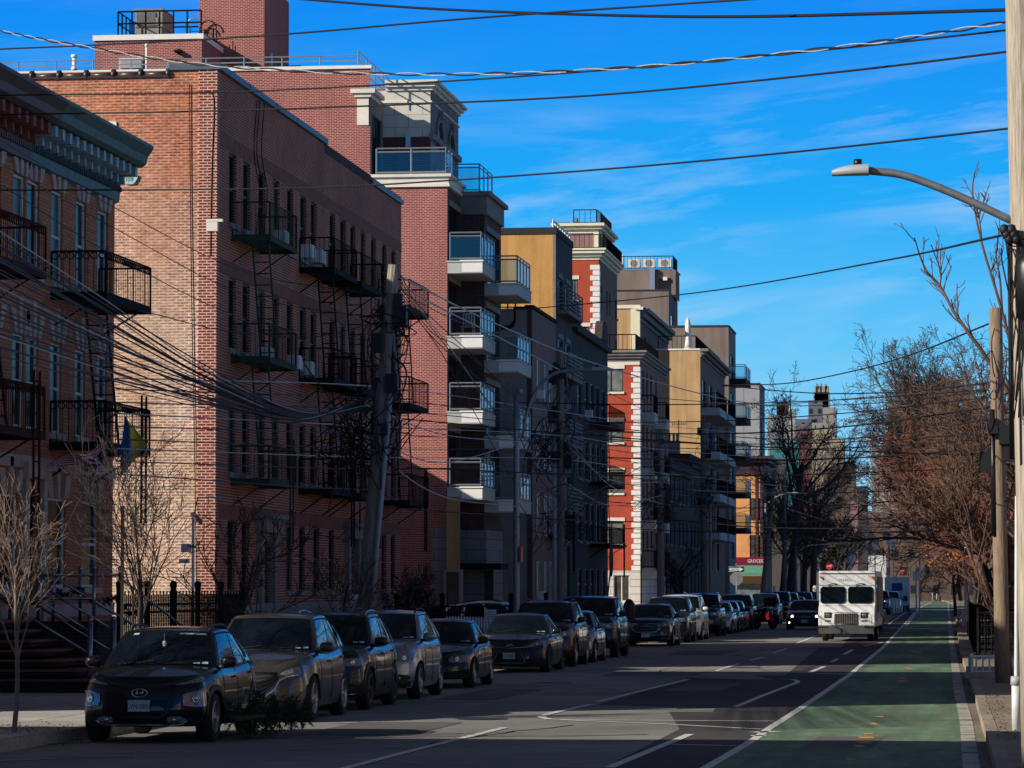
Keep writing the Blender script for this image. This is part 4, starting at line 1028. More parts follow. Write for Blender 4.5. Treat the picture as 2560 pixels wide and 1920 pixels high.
def row_low():
    Y0, Y1 = yOf(1661, XA, 1200), yOf(1752, XA, 1200)
    n = 3; names = ('leaning nearest the scarlet brick block', 'in the middle of its row', 'below the tan apartment house')
    for k in range(n):
        a = Y0 + (Y1 - Y0) * k / n; b = Y0 + (Y1 - Y0) * (k + 1) / n; H = (zOf(1150, a), zOf(1160, a), zOf(1140, a))[k]
        t = thing('row_house', 'dark three storey brick row house with chimney, ' + names[k], 'house', (XA, (a + b) / 2, 0), group='dark brick row houses beyond the scarlet block')
        ops = [(a + 1.0 + j * (b - a - 1) / 3, a + 1.9 + j * (b - a - 1) / 3, z, z + 1.6) for j in range(3) for z in (1.6, 4.8, 7.6)]
        shell(t, XA + .0, a, b - .05, H, 12, M_['brown_brick'], M_['black_brick'], ops, coping=M_['tar'])
        for o in ops: window(t, 'x', XA, *o, M_['frame_dark'], M_['pane'], .1, 'sash', M_['stone_shade'])
        m = MB(); B(m, 'x', XA, a, b - .05, 0, .35, H - .5, H - .2); B(m, 'x', XA, a, b - .05, 0, .2, H - .8, H - .5); m.build('cornice', M_['black_brick'], t)
        for j in range(2 + k % 2):
            m = MB(); x = XA - 1.2 - j * 1.5; m.box(x - .45, x + .45, a + .4, a + 1.3, H, H + 1.0 + .3 * ((j + k) % 2)); m.box(x - .52, x + .52, a + .33, a + 1.37, H + .9, H + 1.0)
            for q in (-.25, .05, .28): m.tube([(x + q, a + .8, H + 1), (x + q, a + .8, H + 1.55)], .09, 6)
            m.build('chimney', M_['brown_brick'] if j else M_['stone_shade'], t)
row_low()
def tan_front():
    Y0, Y1 = yOf(1750, XA, 1000) + .3, yOf(1812, XA, 1100); H = zOf(879, Y0)
    t = thing('apartment_block', 'tan stucco apartment house with balconies and folded white umbrella on its roof terrace', 'apartment building', (XA, 265, 0))
    fl = [(945, 1020), (1060, 1130), (1160, 1235), (1255, 1330), (1350, 1425)]
    ops = [(Y0 + 2 + j * 7, Y0 + 5.5 + j * 7, zOf(q, Y0), zOf(p, Y0)) for j in range(3) for p, q in fl]
    shell(t, XA, Y0, Y1, H, 3.25, M_['tan_stucco'], M_['brown_stucco'], ops)
    for o in ops: window(t, 'x', XA, *o, M_['frame_dark'], M_['pane'], .12, 'tri')
    for (p, q) in ((1020, 1),(1130, 1), (1235, 1), (1330, 1)):
        z = zOf(p, Y0)
        for j in range(2):
            y = Y0 + 1.2 + j * 10; m = MB(); m.box(XA, XA + 1.3, y, y + 8, z - .55, z); b = m.build('balcony', M_['concrete'], t)
            m = MB(); rail_line(m, (XA + 1.27, y, z), (XA + 1.27, y + 8, z), 1.05, 30, .022, .045); rail_line(m, (XA, y, z), (XA + 1.27, y, z), 1.05, 7, .022, .045); rel(m.build('railing', M_['black_iron'], None), t, b)
    m = MB()
    for (o, a, b) in ((.1, -.5, -.3), (.35, -.3, -.1), (.6, -.1, .1)): m.box(XA, XA + o, Y0 - (.05 if o < .6 else .3), Y1, H + a, H + b)
    m.build('cornice', M_['stone_shade'], t)
    m = MB(); m.box(XA - 3.25, XA, Y0 - .06, Y0 + .3, H, H + .12); m.build('coping', M_['coping_white'], t)
    iron_rail(t, [(XA - 3.1, Y0 + 1.2), (XA - .4, Y0 + 1.2), (XA - .4, Y1)], H + .1, 1.0, .3)
    c = atY(1720, 877, Y0 + .8)
    u = thing('patio_umbrella', 'folded white umbrella standing on the tan roof terrace', 'umbrella', (c.x, Y0 + .8, H + .1))
    m = MB(); m.tube([(0, 0, 0), (0, 0, 2.2)], .03, 6); m.build('pole', M_['steel'], u, False)
    m = MB(); m.lathe([(.05, .15), (.28, .2), (.2, .5), (.17, .8), (.2, 1.2), (.22, 1.8), (.1, 2.2), (.02, 2.3)], 9); m.build('canopy', M_['coping_white'], u, False)
    m = MB(); m.lathe([(0, 0), (.3, 0), (.3, .12), (0, .14)], 12); m.build('base', M_['concrete_lit'], u, False)
    u = thing('patio_umbrella', 'folded blue umbrella hanging on a balcony of the tan apartment house', 'umbrella', (XA + .6, Y0 + 3, zOf(1130, Y0)))
    m = MB(); m.lathe([(.05, .1), (.25, .2), (.16, .9), (.2, 1.4), (.05, 2.0)], 8); m.build('canopy', plain('cloth_blue', (.03, .12, .35), .8), u, False)
    m = MB(); m.tube([(0, 0, 0), (0, 0, 2.2)], .03, 6); m.build('pole', M_['steel'], u, False)
    # satellite dish and aerial in front of the wall
    c = atY(1697, 1120, Y0 - 4); an = thing('tv_aerial', 'thin rooftop television aerial in front of the tan wall', 'aerial', (c.x, Y0 - 4, zOf(1150, Y0 - 4)))
    h = zOf(1052, Y0 - 4) - zOf(1150, Y0 - 4)
    m = MB(); m.bar((0, 0, -.5), (0, 0, h), .04); m.build('mast', M_['black_iron'], an, False)
    m = MB(); m.bar((-.5, 0, h - .3), (.55, 0, h - .3), .03)
    for k in range(7): m.bar((-.45 + k * .16, 0, h - .3 - .14), (-.45 + k * .16, 0, h - .3 + .14), .02)
    m.build('element', M_['black_iron'], an, False)
    m = MB(); m.lathe([(0, 0), (.12, .02), (.3, .1), (.4, .2)], 12, Matrix.Translation((-.5, 0, h - 2.6)) @ Matrix.Rotation(R(70), 4, 'X')); m.build('dish', M_['hvac_white'], an, False)
tan_front()
def tan_small():
    Y0 = 251.5; X = atY(1598, 900, Y0).x; Y1 = yOf(1669, X, 850); H = zOf(774, Y0)
    t = thing('apartment_block', 'small tan stucco block with cream corner trim set back behind the scarlet building', 'apartment building', (X, 232, 0))
    ops = [(Y0 + 4, Y0 + 5.5, zOf(870, Y0), zOf(832, Y0)), (Y0 + 11, Y0 + 12.5, zOf(880, Y0), zOf(850, Y0)), (Y0 + 14, Y0 + 15, zOf(880, Y0), zOf(858, Y0))]
    shell(t, X, Y0, Y1, H, 12, M_['tan_stucco'], M_['brown_stucco'], ops)
    for o in ops: window(t, 'x', X, *o, M_['frame_dark'], M_['pane'], .1, 'sash')
    m = MB(); m.box(X - .6, X + .06, Y0 - .06, Y0 + .3, 6, H); m.box(X - 12, X + .1, Y0 - .1, Y0 + .2, H, H + .25); m.build('corner_trim', M_['cream'], t)
    m = MB()
    for (o, a, b) in ((.1, -.9, -.6), (.35, -.6, -.2), (.6, -.2, .1)): m.box(X, X + o, Y0 + .3, Y1, H + a, H + b)
    m.build('cornice', M_['stone_shade'], t)
    m = MB(); m.box(X - .3, X + .3, Y0 - .2, Y0 + .1, H - .1, H + .1); m.build('corner_lamp', M_['coping_white'], t)
tan_small()
def taupe_tower():
    Y0 = yOf(1822, XA, 1000); Y1 = yOf(1838, XA, 1100) + 1; H = zOf(822, Y0)
    t = thing('apartment_block', 'tall taupe stucco apartment building with rooftop air conditioners and corner glass balconies', 'apartment building', (XA, 288, 0))
    ops = [(Y0 + 2, Y0 + 6, zOf(b, Y0), zOf(a, Y0)) for a, b in ((885, 948), (980, 1045), (1075, 1140), (1165, 1230), (1255, 1320), (1345, 1400))]
    shell(t, XA, Y0, Y1, H, 30, M_['taupe_stucco'], M_['grey_stucco'], ops, coping=M_['tar'], ch=.15)
    for o in ops: window(t, 'x', XA, *o, M_['frame_dark'], M_['pane'], .1, 'tri')
    for zz in (948, 1045, 1140, 1230, 1320):
        z = zOf(zz, Y0); a = atX(1851, zz, XA + 1.3).y; m = MB(); m.box(XA, XA + 1.3, Y0 + 1, Y0 + 8, z - .4, z); b = m.build('balcony', M_['tar'], t)
        m = MB(); steel_rail(m, (XA, Y0 + 1, z), (XA + 1.25, Y0 + 1, z), 1.1, 1); steel_rail(m, (XA + 1.25, Y0 + 1, z), (XA + 1.25, Y0 + 8, z), 1.1, 3); rel(m.build('railing', M_['steel'], None), t, b)
        m = MB(); m.quad((XA, Y0 + 1.02, z), (XA + 1.2, Y0 + 1.02, z), (XA + 1.2, Y0 + 1.02, z + 1), (XA, Y0 + 1.02, z + 1)); m.quad((XA + 1.22, Y0 + 1, z), (XA + 1.22, Y0 + 8, z), (XA + 1.22, Y0 + 8, z + 1), (XA + 1.22, Y0 + 1, z + 1)); rel(m.build('glass', M_['glass_rail'], None), t, b)
    Yt = Y0 + 2.0; X1 = atY(1672, 760, Yt).x; X0 = atY(1530, 760, Yt).x; Z1 = zOf(731, Yt); ye = yOf(1694, X1, 760)
    m = MB(); wall(m, 'y', Yt, X0, X1, H - .5, Z1); wall(m, 'x', X1, Yt, ye, H - .5, Z1, [(Yt + 2, Yt + 4, zOf(818, Yt), zOf(785, Yt))], .1); m.quad((X0, Yt, Z1), (X1, Yt, Z1), (X1, ye, Z1), (X0, ye, Z1))
    up = m.build('upper_block', M_['taupe_stucco'], t)
    Yu = Yt + 4; Xb = atY(1689, 700, Yu).x; Z2 = zOf(677, Yu)
    m = MB(); wall(m, 'y', Yu, X0, Xb, Z1 - .3, Z2, [(atY(1646, 720, Yu).x, atY(1678, 720, Yu).x, Z1 - .3, zOf(700, Yu))], .4); wall(m, 'x', Xb, Yu, Yu + 4, Z1 - .3, Z2); m.quad((X0, Yu, Z2), (Xb, Yu, Z2), (Xb, Yu + 6, Z2), (X0, Yu + 6, Z2)); m.box(X0 + 1, Xb - .3, Yu + .5, Yu + 5, Z1, Z2 - .1)
    ph = m.build('penthouse', M_['taupe_stucco'], t)
    m = MB(); m.box(X0, X1 + .05, Yt - .05, Yt + .2, Z1, Z1 + .12); rel(m.build('coping', M_['tar'], None), t, up)
    iron_rail(t, [(X0, Yu - .1), (Xb - .2, Yu - .1), (Xb - .2, Yu + 4)], Z2, zOf(645, Yu) - Z2, .3)
    for (a, b) in ((1530, 1558), (1569, 1600), (1606, 1638), (1645, 1678)):
        m = MB(); xa = atY(a, 660, Yu + 1).x; xb = atY(b, 660, Yu + 1).x; m.box(xa, xb, Yu + 1, Yu + 2, Z2 + .25, Z2 + .95 + (.35 if a == 1530 else 0))
        c = ((xa + xb) / 2, Z2 + .6)
        mm = m.build('air_conditioner', M_['hvac_white'], t)
        m = MB(); m.add([(c[0] + .3 * math.cos(k * PI / 6), Yu + .98, c[1] + .3 * math.sin(k * PI / 6)) for k in range(12)], [tuple(range(12))]); rel(m.build('fan_grille', M_['hvac'], None), t, mm)
    m = MB(); xa = atY(1624, 700, Yu - .5).x; m.box(xa, xa + .42, Yu - .45, Yu - .05, Z1, Z2 + .1); m.build('duct', M_['steel'], t)
    m = MB(); c = atY(1662, 697, Yu - .3); m.box(c.x - .15, c.x + .2, Yu - .3, Yu, c.z - .12, c.z + .15); m.build('wall_box', M_['coping_white'], t)
taupe_tower()
def pale_panel():
    Y0 = 330.0; X = atY(1899, 1100, Y0).x; Y1 = Y0 + 9; H = zOf(965, Y0)
    t = thing('apartment_block', 'pale grey panelled apartment block with dark roof edge', 'apartment building', (X, 335, 0))
    shell(t, X, Y0, Y1, H, 16, M_['grey_panel'], M_['grey_stucco'], [(Y0 + 2, Y0 + 4, z, z + 1.8) for z in (4, 7, 10, 13, 16)], coping=M_['tar'], ch=.12)
    m = MB()
    for k in range(1, 6): x = atY(1899, 1100, Y0).x - k * 1.5; m.box(x, x + .05, Y0 - .01, Y0, 0, H)
    m.build('panel_joint', M_['grey_stucco'], t)
    for z in (4, 7, 10, 13, 16): window(t, 'x', X, Y0 + 2, Y0 + 4, z, z + 1.8, M_['frame_dark'], M_['pane'], .1, 'sash')
pale_panel()
def corner_store():
    Y0 = 318.0; X = atY(1906, 1300, Y0).x; Y1 = Y0 + 16; H = zOf(1150, Y0)
    t = thing('corner_store', 'orange corner building with dark cornice over a grocery awning', 'shop', (X, 325, 0))
    cols = [(1874, 1879), (1887, 1890), (1897, 1901)]
    ops = [(atY(a, 1300, Y0).x, atY(b, 1300, Y0).x + .3, z, z + 2.0) for a, b in cols for z in (4.7, 8.0)]
    shell(t, X, Y0, Y1, H, 12, plain('paint_orange_ochre', (.80, .36, .13), .85, .15, .8, det=6), M_['brown_stucco'], [], ops)
    for o in ops: window(t, 'y', Y0, *o, M_['frame_dark'], M_['pane_mid'], .1, 'sash')
    m = MB()
    for (o, a, b) in ((.2, -1.4, -1.1), (.15, -1.1, -.3), (.6, -.3, 0), (.9, 0, .25)): m.box(X - 12, X + o, Y0 - o, Y0, H + a, H + b); m.box(X - .3, X + o, Y0, Y1, H + a + .001, H + b)
    m.build('cornice', M_['oxblood'], t)
    m = MB()
    for px in (1888.5, 1900): x = atY(px, 1300, Y0).x; m.box(x, x + .25, Y0 - .05, Y0, 4.4, H - 1.4)
    m.build('pilaster', M_['oxblood'], t)
    a = atY(1866, 1413, Y0 - .8); b = atY(1901, 1393, Y0 - .8)
    m = MB(); m.box(a.x - 3, b.x + .4, Y0 - .8, Y0, a.z, b.z); sg = m.build('shop_sign', plain('sign_crimson', (.20, .005, .03), .5, .1), t)
    tx = text_mesh('GROCERY', .42, plain('letter_white', (.85, .8, .8), .5, .02), 'lettering', None, Matrix.Translation((atY(1869, 1405, Y0).x + .85, Y0 - .815, (a.z + b.z) / 2)) @ FACE_CAM, .01, .85); rel(tx, t, sg)
    c = atY(1866, 1432, Y0 - 1.4)
    m = MB(); m.add([(a.x - 3, Y0 - 1.5, c.z), (b.x + .4, Y0 - 1.5, c.z), (b.x + .4, Y0 - .8, a.z - .02), (a.x - 3, Y0 - .8, a.z - .02), (a.x - 3, Y0 - 1.5, c.z - .3), (b.x + .4, Y0 - 1.5, c.z - .3)], [(0, 1, 2, 3), (4, 5, 1, 0)])
    m.build('awning', plain('awning_green', (.10, .28, .19), .8, .1), t)
    m = MB(); m.box(a.x - 2.5, b.x, Y0 - .06, Y0 - .01, .5, 2.3); m.build('shop_window', M_['pane_lit'], t)
corner_store()
# unseen: an added block shading the rose wall, a near house shading the road
def yard_shade_block():
    t = thing('unseen_yard_block', 'low unseen brick block added behind the gap to shade the rose wall', 'house', (-31, 131, 0))
    shell(t, -27.5, 125, 138.0, 10.3, 8, M_['redbrick_shade'], M_['redbrick_shade'], [], coping=M_['coping_grey'])
    m = MB(); m.box(-27.48, -27.44, 128, 129, 3, 5); m.build('shutter', M_['frame_green'], t)
yard_shade_block()
def near_house():
    t = thing('brick_house', 'near brick house out of view at the left, shading the road', 'house', (XA, 30, 0))
    ops = [(y, y + 1, z, z + 1.7) for y in (22, 26, 30, 34) for z in (2, 5.2, 8.3)]
    shell(t, XA, 10, 36.0, 11.0, 14, M_['orange_brick'], M_['orange_brick'], ops, coping=M_['coping_grey'])
    for o in ops: window(t, 'x', XA, *o, M_['frame_white'], M_['pane'], .1, 'sash', M_['keystone'])
near_house()
# ------------------------------------------------------------------ ground, road, pavements, paint
def ground_mat(name, c, var=.35, sc=1.2, rough=.9, joints=None, fine=30):
    m, nt, b = _nt(name); v = obj_coord(nt)
    n1 = noise(nt, v, sc * .12, 5, .6); n2 = noise(nt, v, fine, 4, .7); n3 = noise(nt, v, sc * 1.3, 5, .65)
    col = ramp(nt, n1, [(.3, sc3(c, 1 - var)), (.7, sc3(c, 1 + var))])
    col = mixc(nt, 1.0, col, ramp(nt, n2, [(.25, (.62,) * 3), (.8, (1.3,) * 3)]), 'MULTIPLY')
    col = mixc(nt, .7, col, ramp(nt, n3, [(.3, (.7,) * 3), (.75, (1.15,) * 3)]), 'MULTIPLY')
    if joints:
        bt = nt.nodes.new('ShaderNodeTexBrick'); bt.offset = 0
        for k, val in (('Scale', 1.0), ('Mortar Size', .02), ('Brick Width', joints), ('Row Height', joints)): bt.inputs[k].default_value = val
        lnk(nt, v, bt.inputs['Vector']); bt.inputs['Color1'].default_value = (1, 1, 1, 1); bt.inputs['Color2'].default_value = (.85, .85, .85, 1); bt.inputs['Mortar'].default_value = (.3, .3, .3, 1)
        col = mixc(nt, 1.0, col, bt.outputs['Color'], 'MULTIPLY')
    lnk(nt, col, b.inputs['Base Color']); b.inputs['Roughness'].default_value = rough; b.inputs['Specular IOR Level'].default_value = .12
    bump(nt, b, n2, .25, .01); return m
MG = {}
MG['asphalt'] = ground_mat('asphalt_worn', (.30, .285, .26))
MG['asphalt_dark'] = ground_mat('asphalt_dark_patch', (.095, .088, .085))
MG['green'] = ground_mat('bike_lane_green', (.22, .36, .245), .22)
MG['walk_l'] = ground_mat('pavement_concrete', (.62, .58, .52), .2, joints=1.5)
MG['walk_r'] = ground_mat('pavement_warm', (.40, .33, .25), .25, joints=1.4)
MG['kerb'] = ground_mat('kerb_stone', (.42, .35, .27), .3, fine=14)
MG['earth'] = ground_mat('earth_ground', (.07, .06, .05), .3)
MG['gutter'] = ground_mat('gutter_concrete', (.26, .22, .17), .3)
def worn_green():
    m = MG['green']; nt = m.node_tree; b = nt.nodes['Principled BSDF']; src = b.inputs['Base Color'].links[0].from_socket
    v = obj_coord(nt, (1, .22, 1)); a = noise(nt, v, 2.2, 7, .72); c = ramp(nt, a, [(.49, (0, 0, 0)), (.66, (.85, .85, .85))])
    v2 = obj_coord(nt, (.9, .05, 1)); t = noise(nt, v2, 1.6, 4, .6); k = mixc(nt, 1.0, src, ramp(nt, t, [(.3, (.55, .55, .53)), (.7, (1.15, 1.1, 1.0))]), 'MULTIPLY')
    lnk(nt, mixc(nt, c, k, (.17, .15, .12)), b.inputs['Base Color'])
worn_green()
def paint(name, c, worn=.5):
    m, nt, b = _nt(name); v = obj_coord(nt); n = noise(nt, v, 9, 6, .75); n2 = noise(nt, v, 1.1, 3)
    a = nt.nodes.new('ShaderNodeMath'); a.operation = 'ADD'; lnk(nt, n, a.inputs[0]); lnk(nt, n2, a.inputs[1])
    col = ramp(nt, a.outputs[0], [(worn - .02 + .35, (.09, .085, .08)), (worn + .14 + .35, c)])
    lnk(nt, col, b.inputs['Base Color']); b.inputs['Roughness'].default_value = .8; return m
MG['white'] = paint('road_paint_white', (.72, .71, .66), .38); MG['white_old'] = paint('road_paint_faded', (.50, .47, .38), .50)
MG['orange'] = paint('road_paint_orange', (.80, .40, .05), .26)
def c1(x, y): return (1200 + x / 1.6265, 1400 + y / 1.6265)
def g1(x, y, z=0): return atG(*c1(x, y), z)
m = MB(); m.quad((-2500, -3000, -.03), (2500, -3000, -.03), (900, 5000, -.03), (-900, 5000, -.03)); struct('ground', m, MG['earth'])
kerbR = [(2502, 2000), (2481.4, 1914), (2463, 1850), (2450, 1804), (2434, 1740), (2422, 1701), (2401.4, 1644.5), (2393.6, 1588), (2388, 1545), (2381, 1509.7)]
KR = [atG(*p) for p in kerbR]
KR = [Vector((KR[0].x + .1, 5, 0))] + KR + [Vector((KR[-1].x - 22, 1500, 0))]
XKL = -12.15
m = MB()
vs = [(XKL, KR[0].y, 0)] + [(p.x, p.y, 0) for p in KR] + [(-60, KR[-1].y, 0), (XKL, KR[-2].y, 0)]
m.add([(XKL, -30, 0), (6, -30, 0)] + [(XKL, KR[0].y, 0), (KR[0].x, KR[0].y, 0)], [(0, 1, 3, 2)])
for a, b in zip(KR[:-2], KR[1:-1]): m.quad((XKL, a.y, 0), (a.x, a.y, 0), (b.x, b.y, 0), (XKL, b.y, 0))
a, b = KR[-2], KR[-1]; m.quad((XKL, a.y, 0), (a.x, a.y, 0), (b.x, b.y, 0), (b.x - 12, b.y, 0))
struct('road', m, MG['asphalt'])
bl = [c1(920, 846), c1(1110, 735), c1(1170, 690), c1(1280, 620), c1(1420, 525), c1(1470, 490), c1(1500, 470), c1(1640, 355), c1(1700, 290), c1(1780, 200)]
br = [(2437, 1960), (2428, 1914), (2415.6, 1807.5), (2396.7, 1726), (2393.6, 1704), (2382.6, 1632), (2378, 1588), (2370, 1516)]
BL = [atG(*p) for p in bl]; BR = [atG(*p) for p in br]
BL = [Vector((BL[0].x, 20, 0))] + BL + [Vector((BR[-1].x - 2.4, 1000, 0))]; BR = [Vector((BR[0].x, 20, 0))] + BR + [Vector((BR[-1].x - 1.0, 1000, 0))]
def sample(poly, y):
    for a, b in zip(poly[:-1], poly[1:]):
        if a.y <= y <= b.y: return a.x + (b.x - a.x) * (y - a.y) / (b.y - a.y)
    return poly[-1].x
yy = sorted({p.y for p in BL} | {p.y for p in BR})
m = MB()
for a, b in zip(yy[:-1], yy[1:]): m.quad((sample(BL, a), a, .004), (sample(BR, a), a, .004), (sample(BR, b), b, .004), (sample(BL, b), b, .004))
struct('bike_lane', m, MG['green'])
# darker strip of newer asphalt between the moving lane and the bike lane
m = MB(); yy2 = [20, 35] + [p.y for p in BL[1:-1]]
for a, b in zip(yy2[:-1], yy2[1:]): m.quad((-4.15, a, .004), (sample(BL, a), a, .004), (sample(BL, b), b, .004), (-4.15 if b < 60 else -4.9, b, .004))
p = [g1(475, 590), g1(1040, 605), g1(1290, 495), g1(850, 480)]
m.add([(q.x, q.y, .0045) for q in p], [(0, 1, 2, 3)])
struct('road_patch', m, MG['asphalt_dark'])
m = MB()
for a, b in zip(yy[:-1], yy[1:]):
    if b < 500: m.quad((sample(BR, a), a, .004), (sample(KR, a), a, .004), (sample(KR, b), b, .004), (sample(BR, b), b, .004))
struct('gutter', m, MG['gutter'])
def ribbon(mb, pts, w, z=.009):
    pts = [Vector((p[0], p[1], 0)) for p in pts]; L = []; Rr = []
    for i, p in enumerate(pts):
        d = (pts[min(i + 1, len(pts) - 1)] - pts[max(i - 1, 0)]).normalized(); n = Vector((-d.y, d.x, 0)) * w / 2
        L.append(p + n); Rr.append(p - n)
    for i in range(len(pts) - 1):
        mb.quad(*[(q.x, q.y, z) for q in (L[i], Rr[i], Rr[i + 1], L[i + 1])])
def line(nm, pts, w, mat='white', z=.009, px=True, kd='lane_marking'):
    m = MB(); ribbon(m, [g1(*p) for p in pts] if px else pts, w, z); return struct(kd, m, MG[mat])
line('', [(q.x, q.y) for q in BL], .13, px=False)
line('', [(q.x, q.y) for q in BR], .2, 'white_old', px=False)
for pts, w in (([(526, 846), (853, 710)], .13), ([(-600, 862), (-250, 770), (100, 683)], .13), ([(475, 578), (845, 487)], .12),
    ([(450, 588), (350, 611), (275, 628), (247, 640), (280, 649), (380, 652), (780, 654), (1197, 657)], .14), ([(370, 610), (800, 607)], .12), ([(330, 652), (740, 668), (1150, 690)], .12),
    ([(1125, 700), (1190, 702)], .5), ([(1100, 716), (1165, 716)], .3), ([(1040, 598), (1150, 553), (1240, 518), (1288, 500), (1292, 492), (1270, 487), (1230, 486)], .12), ([(780, 752), (1040, 757)], .12),
    ([(950, 455), (1050, 423)], .12), ([(1100, 410), (1150, 395)], .12), ([(1190, 380), (1250, 360)], .12), ([(1285, 340), (1370, 308)], .12), ([(1340, 458), (1400, 434)], .13), ([(1430, 416), (1455, 402)], .13), ([(1480, 385), (1515, 365)], .13),
    ([(945, 453), (1230, 458), (1500, 465)], .25), ([(1560, 350), (1640, 335)], .13), ([(1640, 276), (1980, 284)], 1.1), ([(1660, 262), (1700, 235)], .13), ([(1700, 232), (1745, 205)], .13), ([(1730, 270), (1780, 210)], .13), ([(1820, 238), (1940, 243)], .5)):
    line('', pts, w)
for k in range(7): x = 1690 + k * 38; line('', [(x, 296), (x + 20, 298)], 1.3, 'white_old')
for k in range(9): x = 1690 + k * 28; line('', [(x, 186), (x + 16, 187)], 3.5, kd='crossing_marking')
line('', [(0, 1513 - 1400), (1, 113)], .1)
for pts, w in (([(1490, 813), (1530, 813)], .12), ([(1528, 760), (1562, 760)], .22), ([(1535, 743), (1590, 743)], .18), ([(1540, 724), (1600, 724)], .2), ([(1560, 708), (1598, 708)], .16), ([(1590, 668), (1616, 668)], .35), ([(1612, 639), (1642, 639)], .2), ([(1698, 494), (1728, 494)], .5), ([(1704, 482), (1726, 482)], .5), ([(1760, 375), (1786, 375)], 1.2), ([(1735, 442), (1750, 442)], .8)):
    line('', pts, w * 2.2, 'orange', kd='bike_marking')
def c3(x, y): return (x / 2.572, 1280 + y / 2.572)
for pts, w in (([(0, 1520), (600, 1475), (1250, 1432), (1480, 1420)], .12), ([(0, 1603), (450, 1585), (880, 1576)], .1), ([(0, 1638), (300, 1636)], .1), ([(2140, 1362), (2300, 1355)], .2)):
    mm = MB(); ribbon(mm, [atG(*c3(*p)) for p in pts], w); struct('lane_marking', mm, MG['white_old'])
# pavements and kerbs
m = MB(); m.box(-60, XKL - .15, -30, 420, -.02, .15); struct('pavement', m, MG['walk_l'])
m = MB(); m.box(XKL - .15, XKL, -30, 174, -.02, .155); m.box(XKL - .15, XKL, 196, 420, -.02, .155); struct('kerb', m, MG['kerb'])
m = MB()
for a, b in zip(KR[:-1], KR[1:]):
    e = 40
    m.add([(a.x + .16, a.y, .15), (a.x + e, a.y, .15), (b.x + e, b.y, .15), (b.x + .16, b.y, .15)], [(0, 1, 2, 3)])
struct('pavement', m, MG['walk_r'])
m = MB()
for a, b in zip(KR[:-1], KR[1:]):
    m.add([(a.x, a.y, 0), (b.x, b.y, 0), (b.x, b.y, .155), (a.x, a.y, .155), (a.x + .17, a.y, .156), (b.x + .17, b.y, .156)], [(0, 3, 2, 1), (3, 4, 5, 2)])
struct('kerb', m, MG['kerb'])

# wear of the road: cracks, tar seams, patches, covers
MG['tar'] = ground_mat('tar_seam', (.03, .028, .027), .2); MG['patch'] = ground_mat('asphalt_patch_old', (.17, .16, .15), .25); MG['iron'] = plain('cover_iron', (.06, .05, .045), .6, .3, 20, metal=.4)
rnd = random.Random(12)
for k in range(26):
    x = rnd.uniform(-11, -3.4); y = 42 + 90 * rnd.random() ** 1.6; pts = []; a = rnd.choice((0, 0, 1.5)) + rnd.uniform(-.4, .4)
    for i in range(14): pts.append((x, y)); x += math.cos(a) * .45 + rnd.gauss(0, .07); y += math.sin(a) * .6 + rnd.gauss(0, .12)
    m = MB(); ribbon(m, pts, rnd.choice((.03, .05, .09)), .0065); struct('road_crack', m, MG['tar'])
for (x, y, w, l) in ((-8.6, 50, 1.6, 5), (-9.2, 66, 1.2, 7), (-7.4, 84, 2.2, 4), (-1.6, 47, .9, 3.5), (-5.4, 72, 1.1, 6), (-8.2, 110, 1.8, 8)):
    m = MB(); m.quad((x - w / 2, y, .0055), (x + w / 2, y, .0055), (x + w / 2 + .1, y + l, .0055), (x - w / 2 + .05, y + l, .0055)); struct('road_patch', m, MG['patch'])
for k, (x, y) in enumerate(((-7.6, 56.5), (-5.6, 93), (-8.9, 78))):
    m = MB(); m.add([(x + .34 * math.cos(a * PI / 12), y + .34 * math.sin(a * PI / 12), .012) for a in range(24)], [tuple(range(24))]); m.add([(x + .42 * math.cos(a * PI / 12), y + .42 * math.sin(a * PI / 12), .0075) for a in range(24)], [tuple(range(24))]); tag(rebase(m.build('manhole_cover', MG['iron'])), 'round iron manhole cover, ' + ('nearest', 'farthest', 'middle')[k] + ' of three in the lane', 'manhole cover')
# ------------------------------------------------------------------ vehicles
def car_paint(name, c, metal=.3, rough=.35):
    if name in _cache: return _cache[name]
    m, nt, b = _nt(name); v = obj_coord(nt); n = noise(nt, v, 2.2, 4, .6)
    lnk(nt, ramp(nt, n, [(.3, sc3(c, .82)), (.75, sc3(c, 1.2))]), b.inputs['Base Color'])
    b.inputs['Metallic'].default_value = metal; b.inputs['Roughness'].default_value = rough
    b.inputs['Specular IOR Level'].default_value = .2; b.inputs['Coat Weight'].default_value = .75; b.inputs['Coat Roughness'].default_value = .04
    n2 = noise(nt, v, 5, 2); bump(nt, b, n2, .02, .02)
    _cache[name] = m; return m
MC = dict(
    glass=glass('car_glass', (.004, .007, .012), .02, .45), tyre=plain('tyre_rubber', (.014, .014, .014), .85, .3, 20), rim=plain('rim_alloy', (.38, .38, .37), .3, .15, 8, metal=.8),
    rimdark=plain('rim_dark', (.03, .03, .03), .4, .2, 8, metal=.5), black=plain('car_black_plastic', (.012, .012, .013), .55, .3, 8), chrome=plain('car_chrome', (.62, .62, .62), .12, .1, 8, metal=1.0),
    lamp=plain('headlamp_lens', (.20, .21, .21), .08, .4, 18, spec=.9, coat=1), lampring=plain('headlamp_reflector', (.55, .55, .52), .1, .2, 10, metal=.9), amber=plain('lamp_amber', (.70, .16, .01), .25, .1), plate=plain('plate_white', (.50, .50, .46), .5, .06, 8), plate_blue=plain('plate_letters', (.02, .03, .08), .5, .1),
    sticker=plain('windscreen_sticker', (.38, .62, .60), .6, .15, 30), red=plain('lamp_red', (.4, .01, .01), .3, .2), grille=plain('grille_black', (.006, .006, .007), .35, .3, 12, spec=.3))
def smooth01(t): t = max(0, min(1, t)); return t * t * (3 - 2 * t)
